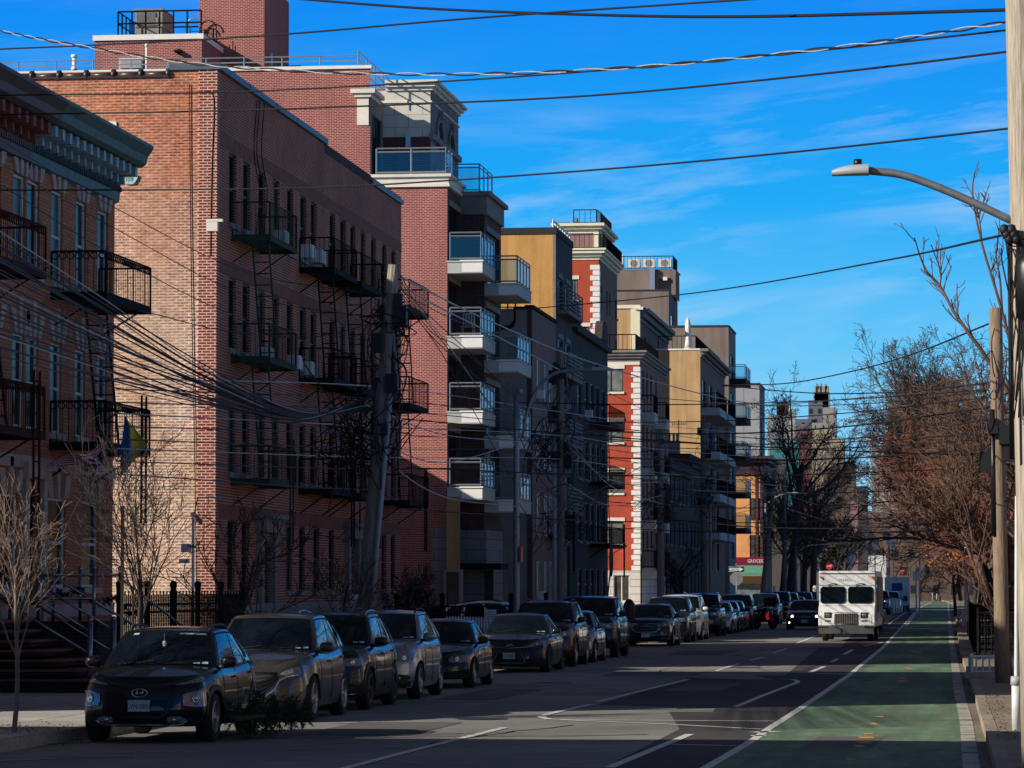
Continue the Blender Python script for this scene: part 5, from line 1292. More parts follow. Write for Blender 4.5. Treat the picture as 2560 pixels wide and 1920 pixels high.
def pl(pts, x):
    if x <= pts[0][0]: return pts[0][1]
    for (a, b), (c, d) in zip(pts[:-1], pts[1:]):
        if x <= c:
            t = (x - a) / (c - a); return b + (d - b) * t
    return pts[-1][1]
def cr(pts, x):        # smooth interpolation
    if x <= pts[0][0]: return pts[0][1]
    if x >= pts[-1][0]: return pts[-1][1]
    for i in range(len(pts) - 1):
        if x <= pts[i + 1][0]:
            x0, y0 = pts[i]; x1, y1 = pts[i + 1]
            m0 = (y1 - pts[i - 1][1]) / (x1 - pts[i - 1][0]) if i > 0 else (y1 - y0) / (x1 - x0)
            m1 = (pts[i + 2][1] - y0) / (pts[i + 2][0] - x0) if i < len(pts) - 2 else (y1 - y0) / (x1 - x0)
            h = x1 - x0; t = (x - x0) / h
            return (2 * t ** 3 - 3 * t ** 2 + 1) * y0 + (t ** 3 - 2 * t ** 2 + t) * h * m0 + (-2 * t ** 3 + 3 * t ** 2) * y1 + (t ** 3 - t ** 2) * h * m1
class Car:
    def __init__(s, **k):
        d = dict(L=4.5, W=1.84, H=1.65, wb=2.68, fo=.88, r=.35, clear=.22, top=[(0, .92), (.25, 1.0), (1.1, 1.1), (2.6, 1.12), (4.4, 1.15)], cowl=1.15, rcow=4.2, rf=1.95, rr=3.95, c=.34, n=3.0, wf=.90, tumble=.17, crown=.05, kind='suv', flean=(.05, .0, -.02, 0, .035, .08, .14, .22), wins=(.0, .36, .70, .96), rdrop=.08)
        d.update(k); s.__dict__.update(d); s.hw = s.W / 2
        s.yw = (s.fo, s.fo + s.wb)
        s.fr = (0, .08, .3, .55, .76, .88, .96, 1.0); s.ins = (.07, .025, 0, 0, .01, .03, .06, .11)
    def T(s, y): return cr(s.top, y)
    def bot(s, y):
        b = s.clear + (.04 if y < .3 or y > s.L - .4 else 0)
        Ra = s.r + .045
        for w in s.yw:
            if abs(y - w) < Ra: b = max(b, s.r + math.sqrt(max(0, Ra * Ra - (y - w) ** 2)) - .01)
        return b
    def outline(s, u):     # u 0..1 front, 1..2 side, 2..3 rear -> x, y, nx, ny
        Wf = s.hw * s.wf
        if u <= 1: f = u; x = Wf * f; y = s.c * f ** s.n; dx = Wf; dy = s.c * s.n * f ** (s.n - 1)
        elif u <= 2:
            t = u - 1; y = s.c + (s.L - 2 * s.c) * t
            a = smooth01((y - s.c) / .75); b = smooth01((s.L - s.c - y) / .75)
            x = Wf + (s.hw - Wf) * min(a, b) ; e = .01
            def X(yy):
                return Wf + (s.hw - Wf) * min(smooth01((yy - s.c) / .75), smooth01((s.L - s.c - yy) / .75))
            dx = (X(y + e) - X(y - e)) / (2 * e); dy = 1.0
            if y < s.c + .06: k = (y - s.c) / .06; dx = dx * k + (1 - k) * Wf / (s.c * s.n)
            if y > s.L - s.c - .06: k = (s.L - s.c - y) / .06; dx = dx * k - (1 - k) * Wf / (s.c * s.n)
        else: f = 3 - u; x = Wf * f; y = s.L - s.c * f ** s.n; dx = -Wf; dy = s.c * s.n * f ** (s.n - 1)
        l = math.hypot(dx, dy) or 1; return x, y, dy / l, -dx / l
    def BP(s, u, z, off=0.0, side=1):      # point on the lower body skin
        x, y, nx, ny = s.outline(u); b = s.clear + .02; t = s.T(y)
        fr = max(0, min(1, (z - b) / (t - b)))
        i1 = pl(list(zip(s.fr, s.ins)), fr); i2 = pl(list(zip(s.fr, s.flean)), fr)
        k = 0 if 1.12 < u < 1.88 else (1 if (u < 1 or u > 2) else (1 - (u - 1) / .12 if u < 1.5 else 1 - (2 - u) / .12))
        if u > 1.5: i2 = i2 * .6
        ins = i1 * (1 - k) + i2 * k - off
        return Vector(((x - nx * ins) * side, y - ny * ins, z))
    def us_side(s):
        ys_ = set()
        n = 34
        for i in range(n + 1): ys_.add(round(s.c + (s.L - 2 * s.c) * i / n, 4))
        Ra = s.r + .045
        for w in s.yw:
            for k in range(13): ys_.add(round(w - Ra * math.cos(k * PI / 12), 4))
            ys_.add(round(w - Ra - .004, 4)); ys_.add(round(w + Ra + .004, 4))
        out = sorted(y for y in ys_ if s.c <= y <= s.L - s.c)
        r2 = [out[0]]
        for y in out[1:]:
            if y - r2[-1] > .003: r2.append(y)
        return [1 + (y - s.c) / (s.L - 2 * s.c) for y in r2]
    def body(s):
        NF = 12; us = [i / NF for i in range(NF)] + s.us_side() + [2 + i / NF for i in range(1, NF + 1)]
        m = MB(); nr = len(s.fr)
        def ring(u, side):
            x, y, nx, ny = s.outline(u); b = s.bot(y); t = s.T(y); out = []
            for j, fr in enumerate(s.fr):
                z = b + (t - b) * fr; out.append(s.BP(u, z if j else b, 0, side))
            return out
        for side in (1, -1):
            P = [ring(u, side) for u in us]; m.grid(P, True, flip=(side == 1))
        # top cap
        iF = NF; su = [u for u in us if 1 <= u <= 2]
        rows = []
        cols = [i / NF for i in range(-NF, NF + 1)]
        def cap(u, f):
            p = s.BP(u, s.T(s.outline(u)[1]), 0, 1)
            return Vector((p.x * f, p.y, p.z + s.crown * (1 - f * f)))
        row0 = []
        for f in cols:
            p = s.BP(abs(f), s.T(s.outline(abs(f))[1]), 0, 1 if f >= 0 else -1); row0.append(p)
        rows.append(row0)
        # two rows that blend the nose curve into straight rows
        for u in su[1:]:
            y0 = s.outline(u)[1]; k = smooth01((y0 - s.c) / .5)
            r_ = []
            for f in cols:
                p = cap(u, f); q = s.BP(abs(f), s.T(s.outline(abs(f))[1]), 0, 1)
                p.y = p.y - (1 - k) * (s.BP(1, s.T(s.c), 0, 1).y - q.y)
                p.z = s.T(p.y) + s.crown * (1 - f * f) * k; r_.append(p)
            rows.append(r_)
        m.grid(rows, True)
        rowe = [s.BP(3 - abs(f), s.T(s.L), 0, 1 if f >= 0 else -1) for f in cols]
        m.grid([rows[-1], rowe], True)
        return m
    def cabin_pt(s, u, v, side=1, off=0.0):
        xb = s.hw - .10; xr = s.hw - .10 - s.tumble
        if u <= 1:
            f = u; yb = s.cowl + .20 * f ** 2.2; yr = s.rf + .07 * f ** 2; bx = xb * f; rx = xr * f
        elif u <= 2:
            t = u - 1; yb = (s.cowl + .20) + (s.rcow - .10 - s.cowl - .20) * t; yr = (s.rf + .07) + (s.rr - .06 - s.rf - .07) * t
            bulge = math.sin(PI * max(0, min(1, t))) * .02; bx = xb + bulge - (.05 * smooth01((t - .6) / .4)); rx = xr + bulge - (.05 * smooth01((t - .5) / .5))
        else: f = 3 - u; yb = s.rcow - .10 * f ** 2; yr = s.rr - .06 * f ** 2; bx = (xb - .05) * f; rx = (xr - .05) * f
        zb = s.T(yb) - .015 + (s.crown * (1 - (bx / s.hw) ** 2) if u <= 1 or u > 2 else 0) * .8
        L_ = s.rr - s.rf; q = (yr - s.rf) / L_
        zr = s.H - .075 + .04 * math.sin(PI * min(1, q * 1.25 + .05)) - s.rdrop * smooth01((q - .45) / .55) + (.03 * (1 - (rx / xr) ** 2) if u <= 1 or u > 2 else 0)
        vv = v; x = bx + (rx - bx) * (vv ** 1.25); y = yb + (yr - yb) * vv; z = zb + (zr - zb) * (1 - (1 - vv) ** 1.12)
        p = Vector((x, y, z))
        if off:
            if u <= 1: n = Vector((f * .25, -(zr - zb), (yr - yb))).normalized()
            elif u <= 2: n = Vector((zr - zb, 0, xb - xr)).normalized()
            else: n = Vector((f * .25, (zr - zb), (yb - yr))).normalized()
            p += n * off
        p.x *= side; return p
    def cabin(s):
        m = MB(); NF = 8; us = [i / NF for i in range(NF + 1)] + [1 + i / 20 for i in range(1, 21)] + [2 + i / NF for i in range(1, NF + 1)]
        vs_ = [0, .25, .5, .75, .92, 1.0]
        for side in (1, -1):
            P = [[s.cabin_pt(u, v, side) for v in vs_] for u in us]; m.grid(P, True, flip=(side == 1))
        cols = [i / NF for i in range(-NF, NF + 1)]
        rows = [[s.cabin_pt(abs(f), 1, 1 if f >= 0 else -1) for f in cols]]
        for i in range(1, 20):
            r_ = []
            e = s.cabin_pt(1 + i / 20, 1)
            e0 = s.cabin_pt(1 + max(0, i - 1) / 20, 1)
            for f in cols: r_.append(Vector((e.x * f, e.y, e.z + .045 * (1 - abs(f) ** 2.5) * min(1, i / 2) * min(1, (20 - i) / 2))))
            rows.append(r_)
        rows.append([s.cabin_pt(3 - abs(f), 1, 1 if f >= 0 else -1) for f in cols])
        m.grid(rows, True); return m
    def wpatch(s, u0, u1, v0, v1, side=1, off=.006, n=8, nv=4, vtop=None):
        m = MB(); P = []
        for i in range(n + 1):
            u = u0 + (u1 - u0) * i / n; row = []
            for j in range(nv + 1): row.append(s.cabin_pt(u, v0 + (v1 - v0) * j / nv, side, off))
            P.append(row)
        m.grid(P, True, flip=(side == 1)); return m
    def patch(s, cols, side=1, off=.006, m=None, nz=2):
        """cols: (u, zlow, zhigh) along the body outline"""
        m = m or MB(); P = []
        for (u, a, b) in cols:
            sd = side if u >= 0 else -side
            P.append([s.BP(abs(u), a + (b - a) * j / nz, off, sd) for j in range(nz + 1)])
        m.grid(P, True, flip=(side == 1)); return m
    def sgrid(s, c0, c1_, n): return [c0 + (c1_ - c0) * i / n for i in range(n + 1)]
    def path(s, pts, r, m=None, side=1, off=.004, n=6):
        m = m or MB(); m.tube([s.BP(abs(u), z, off, side if u >= 0 else -side) for u, z in pts], r, n); return m
_wheel_cache = {}
def wheel(par, x, y, r, w, style, side):
    key = (round(r, 3), style)
    if key not in _wheel_cache:
        Mx = Matrix.Rotation(PI / 2, 4, 'Y')
        t = MB(); a = r * .66
        t.lathe([(a, -w / 2 + .01), (r * .9, -w / 2), (r * .97, -w / 2 + .02), (r, -w / 2 + .05), (r, w / 2 - .05), (r * .97, w / 2 - .02), (r * .9, w / 2), (a, w / 2 - .01)], 28, Mx)
        h = MB(); h.lathe([(0, .015), (a, .015), (a + .005, w / 2 - .02), (a - .02, w / 2 - .03), (a - .03, .03), (0, .03)], 24, Mx)
        q = MB(); q.lathe([(a + .004, w / 2 - .012), (a - .012, w / 2), (a - .03, w / 2 - .03), (a - .035, .04)], 28, Mx)
        ns = {'5': 5, '10': 10, '7': 7, 'dark5': 5}[style]
        for k in range(ns):
            t0 = 2 * PI * k / ns; d = Vector((0, math.cos(t0), math.sin(t0))); e = Vector((0, -math.sin(t0), math.cos(t0)))
            w0, w1 = (.045, .07) if ns == 5 else (.025, .04)
            xo = w / 2 - .035
            vs = []
            for (rr, ww) in ((.03, w0), (a - .02, w1)):
                for (dx, sg) in ((xo, 1), (xo, -1), (xo - .04, -1), (xo - .04, 1)): vs.append(d * rr + e * ww * sg + Vector((dx, 0, 0)))
            q.add(vs, [(0, 1, 5, 4), (1, 2, 6, 5), (2, 3, 7, 6), (3, 0, 4, 7), (4, 5, 6, 7)])
        q.lathe([(.0, w / 2 - .01), (.06, w / 2 - .015), (.065, w / 2 - .05)], 12, Mx)
        _wheel_cache[key] = (h.build('wheel', MC['black'], None), t.build('tyre', MC['tyre'], None), q.build('rim', MC['rimdark'] if style == 'dark5' else MC['rim'], None))
        for o in _wheel_cache[key]: COL.objects.unlink(o)
    H_, T_, Q_ = _wheel_cache[key]
    h = H_.copy(); COL.objects.link(h); h.parent = par; h.location = (x, y, r); h.rotation_euler = (0, 0, 0 if side > 0 else PI)
    for o in (T_, Q_): c = o.copy(); COL.objects.link(c); c.parent = h; c.location = (0, 0, 0)
    return h
def blob(m, c, sx, sy, sz, n=10, k=6, p=.75):
    vs = []; fs = []
    f = lambda v: math.copysign(abs(v) ** p, v)
    for i in range(k + 1):
        a = -PI / 2 + PI * i / k
        for j in range(n):
            b = 2 * PI * j / n; vs.append((c[0] + sx * f(math.cos(a)) * f(math.cos(b)), c[1] + sy * f(math.cos(a)) * f(math.sin(b)), c[2] + sz * f(math.sin(a))))
    for i in range(k):
        for j in range(n): j2 = (j + 1) % n; fs.append((i * n + j, i * n + j2, (i + 1) * n + j2, (i + 1) * n + j))
    m.add(vs, fs, True)
def make_car(C, label, X, Y, paint_m, yaw=0.0, rim='5', rails=None, cladding=False, lamps=None, grille=None, plate=None, extra=None, fogs=None, group=None, name='parked_car', cat='car', detail=2, mirror=None, lit=False):
    """X, Y = position of the front centre; the nose points at -Y"""
    t = thing(name, label, cat, (X, Y, 0), yaw, group)
    bd = C.body().build('body', paint_m, t, False)
    C.cabin().build('roof', paint_m, t, False)
    # windows
    m = MB(); n = 14; P = [[C.cabin_pt(abs(f), v, 1 if f >= 0 else -1, .006) for v in (.05, .28, .5, .72, .93)] for f in [-.93 + 1.86 * i / n for i in range(n + 1)]]
    m.grid(P, True); ws = m.build('windscreen', MC['glass'], t, False)
    m = MB(); P = [[C.cabin_pt(3 - abs(f), v, 1 if f >= 0 else -1, .006) for v in (.12, .4, .65, .9)] for f in [-.88 + 1.76 * i / n for i in range(n + 1)]]
    m.grid(P, True, flip=True); m.build('rear_window', MC['glass'], t, False)
    for side in (1, -1):
        for a, b in zip(C.wins[:-1], C.wins[1:]):
            C.wpatch(1 + a + .025, 1 + b - .015, .07, .86, side).build('side_window', MC['glass'], t, False)
    if detail:
        m = MB()     # black surround of the side windows
        for side in (1,):
            pass
        for side in (1, -1):
            m = MB(); pts = [C.cabin_pt(1 + C.wins[0] + (C.wins[-1] - C.wins[0]) * i / 12, .90, side, .006) for i in range(13)]
            m.tube(pts, .012, 5); pts = [C.cabin_pt(1 + C.wins[0] + (C.wins[-1] - C.wins[0]) * i / 12, .035, side, .008) for i in range(13)]
            m.tube(pts, .014, 5); m.build('window_trim', MC['black'], t, False)
    # underside
    m = MB(); m.box(-C.hw + .24, C.hw - .24, .30, C.L - .3, C.clear + .03, .62); m.build('underbody', MC['black'], t, False)
    # doors: shut lines and handles
    for side in (1, -1):
        yd = [C.yw[0] + C.r + .12, C.yw[0] + C.wb * .53, C.yw[1] - C.r * .35]
        for i in range(2):
            ua = [1 + (y - C.c) / (C.L - 2 * C.c) for y in yd]
            m = MB()
            for u, zb in ((ua[i], .33), (ua[i + 1], .33 if i == 0 else C.r * 2 + .1)):
                zt = C.T(C.outline(u)[1]) - .03
                m.tube([C.BP(u, zb + (zt - zb) * k / 5, .001, side) for k in range(6)], .006, 4, False)
            d = m.build('door', MC['black'], t, False)
            if detail:
                u = ua[i + 1] - .05; z = C.T(C.outline(u)[1]) - .13; p = C.BP(u, z, .02, side); mm = MB(); blob(mm, (p.x, p.y, p.z), .018, .09, .018)
                h = mm.build('door_handle', paint_m, d, False)
    # wheels
    for side in (1, -1):
        for y in C.yw: wheel(t, side * (C.hw - .135), y, C.r, .235, rim, side)
    # mirrors
    for side in (1, -1):
        p = C.cabin_pt(1.0, .1, side); m = MB(); blob(m, (p.x + side * .17, p.y + .02, p.z + .03), .115, .075, .078)
        mr_ = m.build('side_mirror', mirror or paint_m, t, False)
        m = MB(); m.tube([(p.x, p.y + .03, p.z - .05), (p.x + side * .14, p.y + .02, p.z - .03)], [.035, .03], 6); m.build('mirror_arm', MC['black'], mr_, False)
    if cladding:
        for side in (1, -1):
            for w in C.yw:
                m = MB(); Ra = C.r + .045; P = []
                for k in range(17):
                    a = PI * (k - 1) / 14; a = max(-.12, min(PI + .12, a)); row = []
                    for rr in (Ra - .005, Ra + .07):
                        y = w - rr * math.cos(a); z = max(.22, C.r + rr * math.sin(a)); u = 1 + (y - C.c) / (C.L - 2 * C.c); u = max(.9, min(2.1, u))
                        row.append(C.BP(u, z, .014, side))
                    P.append(row)
                m.grid(P, True, flip=(side == -1)); m.build('wheel_arch_trim', MC['black'], t, False)
            m = MB(); ua = 1 + (C.yw[0] + C.r + .05 - C.c) / (C.L - 2 * C.c); ub = 1 + (C.yw[1] - C.r - .05 - C.c) / (C.L - 2 * C.c)
            C.patch([(ua + (ub - ua) * i / 8, C.clear, C.clear + .16) for i in range(9)], side, .014, m).build('sill_trim', MC['black'], t, False)
    # front
    zb = C.clear
    m = MB(); C.patch([(f, zb + .01, zb + .13) for f in C.sgrid(-.96, .96, 16)], 1, .004, m); m.build('lower_valance', MC['black'], t, False)
    if grille:
        for g in grille:
            m = MB(); C.patch(g['cols'], 1, .006, m); gg = m.build('grille', g.get('mat', MC['grille']), t, False)
            if g.get('bars'):
                m = MB(); us_ = [c[0] for c in g['cols']]
                for k in range(g['bars']):
                    q = (k + .5) / g['bars']; C.path([(c[0], c[1] + (c[2] - c[1]) * q) for c in g['cols']], g.get('br', .007), m, 1, .012, 4)
                m.build('grille_bar', g.get('barmat', MC['chrome']), gg, False)
            if g.get('ring'):
                m = MB(); lo_ = [(c[0], c[1]) for c in g['cols']]; hi = [(c[0], c[2]) for c in g['cols']][::-1]
                C.path(lo_ if g['ring'] == 'low' else lo_ + hi + lo_[:1], g.get('rr', .014), m, 1, .012, 5); m.build('grille_frame', g.get('ringmat', MC['chrome']), gg, False)
    if lamps:
        for side in (1, -1):
            m = MB(); C.patch(lamps['cols'], side, .009, m); h = m.build('headlight', MC['lamp'], t, False)
            for (u, z, r_) in lamps.get('bulbs', ()):
                p = C.BP(u, z, .012, side); q = C.BP(u + .02, z, .012, side); d = (q - p).normalized(); nrm = Vector((d.y * side, -d.x * side, 0)) if side > 0 else Vector((-d.y, d.x, 0)) * 1
                nrm = Vector((side * abs(d.y) * (1 if u > .6 else .3), -abs(d.x), 0)).normalized()
                Mx = Matrix.Translation(p + nrm * .004) @ nrm.to_track_quat('Z', 'Y').to_matrix().to_4x4()
                m = MB(); m.lathe([(r_, 0), (r_ * .92, .008), (r_ * .75, .003), (r_ * .45, .002), (r_ * .3, .006), (0, .008)], 16, Mx)
                if lit: mt = plain('headlamp_on', (1, .95, .85), .3, .02, emit=6.0)
                else: mt = MC['lampring']
                m.build('reflector', mt, h, False)
            if lamps.get('amber'): C.patch(lamps['amber'], side, .012).build('side_marker', MC['amber'], t, False)
            if lamps.get('trim'): C.path(lamps['trim'], .008, None, side, .012, 4).build('lamp_trim', MC['chrome'], h, False)
            if lamps.get('drl'): C.patch(lamps['drl'], side, .010).build('running_light', MC['lamp'], t, False)
    if fogs:
        for side in (1, -1):
            C.patch(fogs['cols'], side, .008).build('fog_light', fogs.get('mat', MC['black']), t, False)
            if fogs.get('trim'): C.path(fogs['trim'], .009, None, side, .013, 4).build('fog_trim', MC['chrome'], t, False)
            if fogs.get('bulb'):
                u, z, r_ = fogs['bulb']; p = C.BP(u, z, .02, side); m = MB(); blob(m, tuple(p), r_, .012, r_, 10, 4, 1); m.build('fog_bulb', plain('fog_on', (1, .95, .85), .3, .02, emit=5.0) if lit else MC['lampring'], t, False)
    if plate is not None:
        z = plate.get('z', .5); p = C.BP(0, z, .03); w, h_ = .152, .076
        m = MB(); m.box(-w, w, p.y - .012, p.y, z - h_, z + h_); pt = m.build('number_plate', MC['plate'], t, False)
        if plate.get('txt'): text_mesh(plate['txt'], .10, MC['plate_blue'], 'lettering', pt, Matrix.Translation((0, p.y - .0135, z - .01)) @ FACE_CAM, .001, .78)
    if rails:
        for side in (1, -1):
            m = MB(); pts = [C.cabin_pt(1.03 + .9 * i / 8, 1, side) + Vector((-side * .05, 0, (.065 if 0 < i < 8 else .015))) for i in range(9)]
            m.tube(smooth_path(pts, 2), .018, 6); m.build('roof_rail', rails, t, False)
    if detail:
        m = MB()       # wipers
        for (fa, fb) in ((.15, .75), (-.7, -.05)):
            a = C.cabin_pt(abs(fa), .03, 1 if fa > 0 else -1, .02); b = C.cabin_pt(abs(fb), .11, 1 if fb > 0 else -1, .02); m.bar(a, b, .014)
        m.build('wiper', MC['black'], t, False)
        for (fa, fb, va, vb) in ((.62, .86, .07, .12),):
            m = MB(); m.grid([[C.cabin_pt(f, v, 1, .011) for v in (va, vb)] for f in (fa, (fa + fb) / 2 - .01)], False); m.grid([[C.cabin_pt(f, v, 1, .011) for v in (va, vb)] for f in ((fa + fb) / 2 + .02, fb)], False); m.build('sticker', MC['sticker'], ws, False)
        m = MB(); m.box(-.12, .12, -.02, .02, -.03, .03)
    if extra: extra(t, C)
    return t
def fy(px, X=-10.05, y=1600): return yOf(px, X, y)
XS = -10.08            # street side flank of the parked row
def row_x(C): return XS - C.hw
# ---- one after another along the left kerb, nearest first
P_black = car_paint('paint_black', (.006, .006, .008)); P_grey = car_paint('paint_machine_grey', (.10, .09, .08), .6, .3)
P_navy = car_paint('paint_dark_slate', (.02, .023, .03), .4); P_silver = car_paint('paint_silver_blue', (.30, .32, .36), .5, .3)
P_maroon = car_paint('paint_maroon', (.075, .008, .012), .4); P_char = car_paint('paint_charcoal', (.02, .02, .02), .4); P_white = car_paint('paint_white', (.62, .62, .60), .0, .3)
P_pale = car_paint('paint_pale_silver', (.26, .27, .28), .6, .3); P_deepblue = car_paint('paint_deep_blue', (.01, .016, .035), .3)
# compact crossover, split headlights
K1 = Car(L=4.17, W=1.80, H=1.55, wb=2.60, fo=.83, r=.335, top=[(0, .80), (.2, .885), (1.05, 1.00), (2.2, 1.0), (3.3, 1.04), (4.1, 1.04)], cowl=1.0, rcow=4.02, rf=1.75, rr=3.6, wf=.91, c=.30, flean=(.06, .01, -.02, 0, .02, .05, .09, .15), wins=(.02, .40, .74, .93), tumble=.19, rdrop=.09)
def kona_extra(t, C):
    z = .685; p = C.BP(0, z, .022)
    m = MB(); pts = [(.105 * math.cos(a), p.y - .008, z + .055 * math.sin(a)) for a in [k * PI / 14 for k in range(29)]]; m.tube(pts, .009, 6)
    m.tube([(-.052, p.y - .008, z - .035), (-.03, p.y - .01, z + .035)], .011, 5); m.tube([(.03, p.y - .01, z - .035), (.052, p.y - .008, z + .035)], .011, 5); m.tube([(-.045, p.y - .01, z - .012), (0, p.y - .012, z - .002), (.045, p.y - .01, z + .014)], .010, 5)
    m.build('badge', MC['chrome'], t, False)
    m = MB(); C.patch([(f, .82 - .01, .835) for f in C.sgrid(-.3, .3, 8)], 1, .008, m)
    m = MB(); P = [[C.cabin_pt(f, v, 1, .012) for v in (.84, .89)] for f in (.28, .5, .72, .86)]; m.grid(P, False); m.build('sun_visor', plain('visor_pale', (.35, .55, .48), .6, .1), t, False)
    m = MB(); P = [[C.cabin_pt(f, v, -1, .012) for v in (.84, .89)] for f in (.62, .74)]; m.grid(P, False, flip=True); m.build('toll_tag', MC['sticker'], t, False)
    c = C.cabin_pt(.02, .55, 1, .012); m = MB(); m.tube([(c.x, c.y - .0, c.z + .16), (c.x + .01, c.y - .02, c.z)], .004, 4); blob(m, (c.x + .01, c.y - .02, c.z - .0), .03, .01, .05, 8, 5); m.build('mirror_charm', MC['plate'], t, False)
make_car(K1, 'black compact crossover with slim upper lights and a white front plate, nearest parked car', row_x(K1), 47.0, P_black, 0, '5', MC['black'], True,
    lamps=dict(cols=[(.70, .52, .66), (.78, .51, .68), (.86, .505, .70), (.94, .50, .71), (1.0, .50, .71), (1.02, .51, .70)], bulbs=[(.88, .605, .062)], amber=[(1.055, .56, .70), (1.062, .56, .70)], trim=[(.70, .66), (.78, .68), (.9, .705), (1.0, .71), (1.02, .60), (1.01, .50), (.86, .505), (.70, .52), (.70, .66)],
        drl=[(.60, .79, .80), (.72, .795, .825), (.84, .81, .85), (.94, .82, .875), (1.0, .83, .89), (1.05, .86, .90)]),
    grille=[dict(cols=[(f, .34 + (.16 * (abs(f) - .36) / .2 if abs(f) > .36 else 0), .785 - (.10 * (abs(f) - .36) / .2 if abs(f) > .36 else 0)) for f in [-.56 + 1.12 * i / 20 for i in range(21)]], bars=0),
        dict(cols=[(f, .255, .345) for f in [-.40 + .8 * i / 12 for i in range(13)]], ring='low', rr=.008)],
    fogs=dict(cols=[(.46, .29, .36), (.56, .275, .375), (.66, .275, .37), (.74, .30, .34)], mat=MC['lamp'], trim=[(.42, .25), (.56, .25), (.68, .26), (.76, .31)], bulb=(.56, .325, .03)),
    plate=dict(z=.515, txt='LVN\u00b73803'), extra=kona_extra, mirror=P_black)
# mid size crossover with a winged grille
K2 = Car(L=4.55, W=1.84, H=1.68, wb=2.70, fo=.92, r=.362, top=[(0, .86), (.25, .96), (1.2, 1.07), (2.4, 1.06), (3.6, 1.12), (4.5, 1.14)], cowl=1.22, rcow=4.42, rf=1.98, rr=3.98, c=.36, wins=(.02, .36, .68, .94), tumble=.18)
def cx_extra(t, C):
    m = MB(); C.path([(0, .36), (.3, .40), (.5, .52), (.58, .66), (.72, .72), (.92, .745)], .02, m, 1, .012, 6); m2 = m
    C.path([(0, .36), (-.3, .40), (-.5, .52), (-.58, .66), (-.72, .72), (-.92, .745)], .02, m2, 1, .012, 6); m2.build('grille_wing', MC['chrome'], t, False)
make_car(K2, 'brown grey crossover with a bright winged grille and slim headlights, second in the parked row', row_x(K2), 54.4, P_grey, 0, '10', None, False,
    lamps=dict(cols=[(.62, .745, .77), (.74, .735, .815), (.86, .74, .85), (.96, .75, .875), (1.03, .77, .885), (1.07, .83, .88)], bulbs=[(.80, .785, .035)], amber=[(1.045, .80, .86), (1.07, .83, .87)]),
    grille=[dict(cols=[(f, .38 + .28 * (abs(f) / .56) ** 2.4, .79) for f in [-.56 + 1.12 * i / 16 for i in range(17)]], bars=6, barmat=MC['black'], br=.004)],
    fogs=dict(cols=[(.5, .30, .34), (.7, .30, .35), (.88, .31, .36)]), plate=dict(z=.46), extra=cx_extra, mirror=P_char)
# boxier crossover
K3 = Car(L=4.42, W=1.83, H=1.66, wb=2.64, fo=.86, r=.355, top=[(0, .92), (.2, .99), (1.15, 1.08), (2.4, 1.08), (3.5, 1.12), (4.4, 1.12)], cowl=1.18, rcow=4.3, rf=1.85, rr=3.9, c=.30, wins=(.02, .38, .72, .93), wf=.92)
make_car(K3, 'dark slate crossover with silver roof rails and boxy headlights, third in the parked row', row_x(K3), yOf(930, XS, 1680) - .86, P_char, 0, 'dark5', P_pale, True,
    lamps=dict(cols=[(.66, .76, .88), (.8, .76, .89), (.92, .76, .90), (1.0, .77, .90), (1.04, .80, .88)], bulbs=[(.84, .825, .045)], amber=[(1.02, .79, .87), (1.04, .80, .86)]),
    grille=[dict(cols=[(f, .77, .88) for f in [-.62 + 1.24 * i / 14 for i in range(15)]], bars=2)], fogs=dict(cols=[(.56, .33, .46), (.7, .32, .47), (.84, .34, .46), (.9, .38, .44)], bulb=(.7, .38, .03), trim=[(.5, .28), (.7, .27), (.88, .29)]), plate=dict(z=.52), mirror=MC['black'])
# soft-edged silver blue crossover
K4 = Car(L=4.53, W=1.82, H=1.66, wb=2.62, fo=.92, r=.35, top=[(0, .88), (.25, .98), (1.2, 1.09), (2.4, 1.08), (3.6, 1.12), (4.5, 1.14)], cowl=1.1, rcow=4.4, rf=1.95, rr=3.9, c=.38, n=2.6, wins=(.02, .38, .72, .92))
make_car(K4, 'silver blue crossover with tall swept headlights and black roof rails, fourth in the parked row', row_x(K4), yOf(1055, XS, 1680) - .92, P_silver, 0, '10', MC['black'], False,
    lamps=dict(cols=[(.62, .72, .80), (.76, .70, .86), (.90, .71, .91), (1.0, .74, .94), (1.06, .82, .95), (1.10, .90, .95)], bulbs=[(.84, .79, .05)]),
    grille=[dict(cols=[(f, .70, .84) for f in [-.58 + 1.16 * i / 14 for i in range(15)]], bars=3)], fogs=dict(cols=[(.6, .34, .46), (.74, .33, .48), (.88, .36, .46), (.94, .4, .43)], bulb=(.7, .41, .035)), plate=dict(z=.5), mirror=P_silver)
# older black sedan
SD = dict(H=1.44, kind='sedan')
K5 = Car(L=4.58, W=1.80, H=1.42, wb=2.72, fo=.90, r=.315, clear=.18, top=[(0, .66), (.25, .74), (1.35, .90), (2.4, .93), (3.6, .96), (4.5, .93)], cowl=1.35, rcow=3.95, rf=2.0, rr=3.3, c=.40, n=2.6, wins=(.03, .45, .86), tumble=.21, rdrop=.04)
make_car(K5, 'older black sedan with long oval headlight and amber corner, parked ahead of the driveway', row_x(K5), yOf(1190, XS, 1680) - .90, P_black, 0, '7', None, False,
    lamps=dict(cols=[(.56, .56, .62), (.66, .54, .67), (.8, .54, .69), (.94, .55, .70), (1.0, .57, .69)], bulbs=[(.76, .615, .05)], amber=[(.98, .56, .69), (1.01, .57, .69), (1.05, .60, .67)]),
    grille=[dict(cols=[(f, .50, .66) for f in [-.3 + .6 * i / 10 for i in range(11)]], bars=4)], plate=dict(z=.40), mirror=MC['black'])
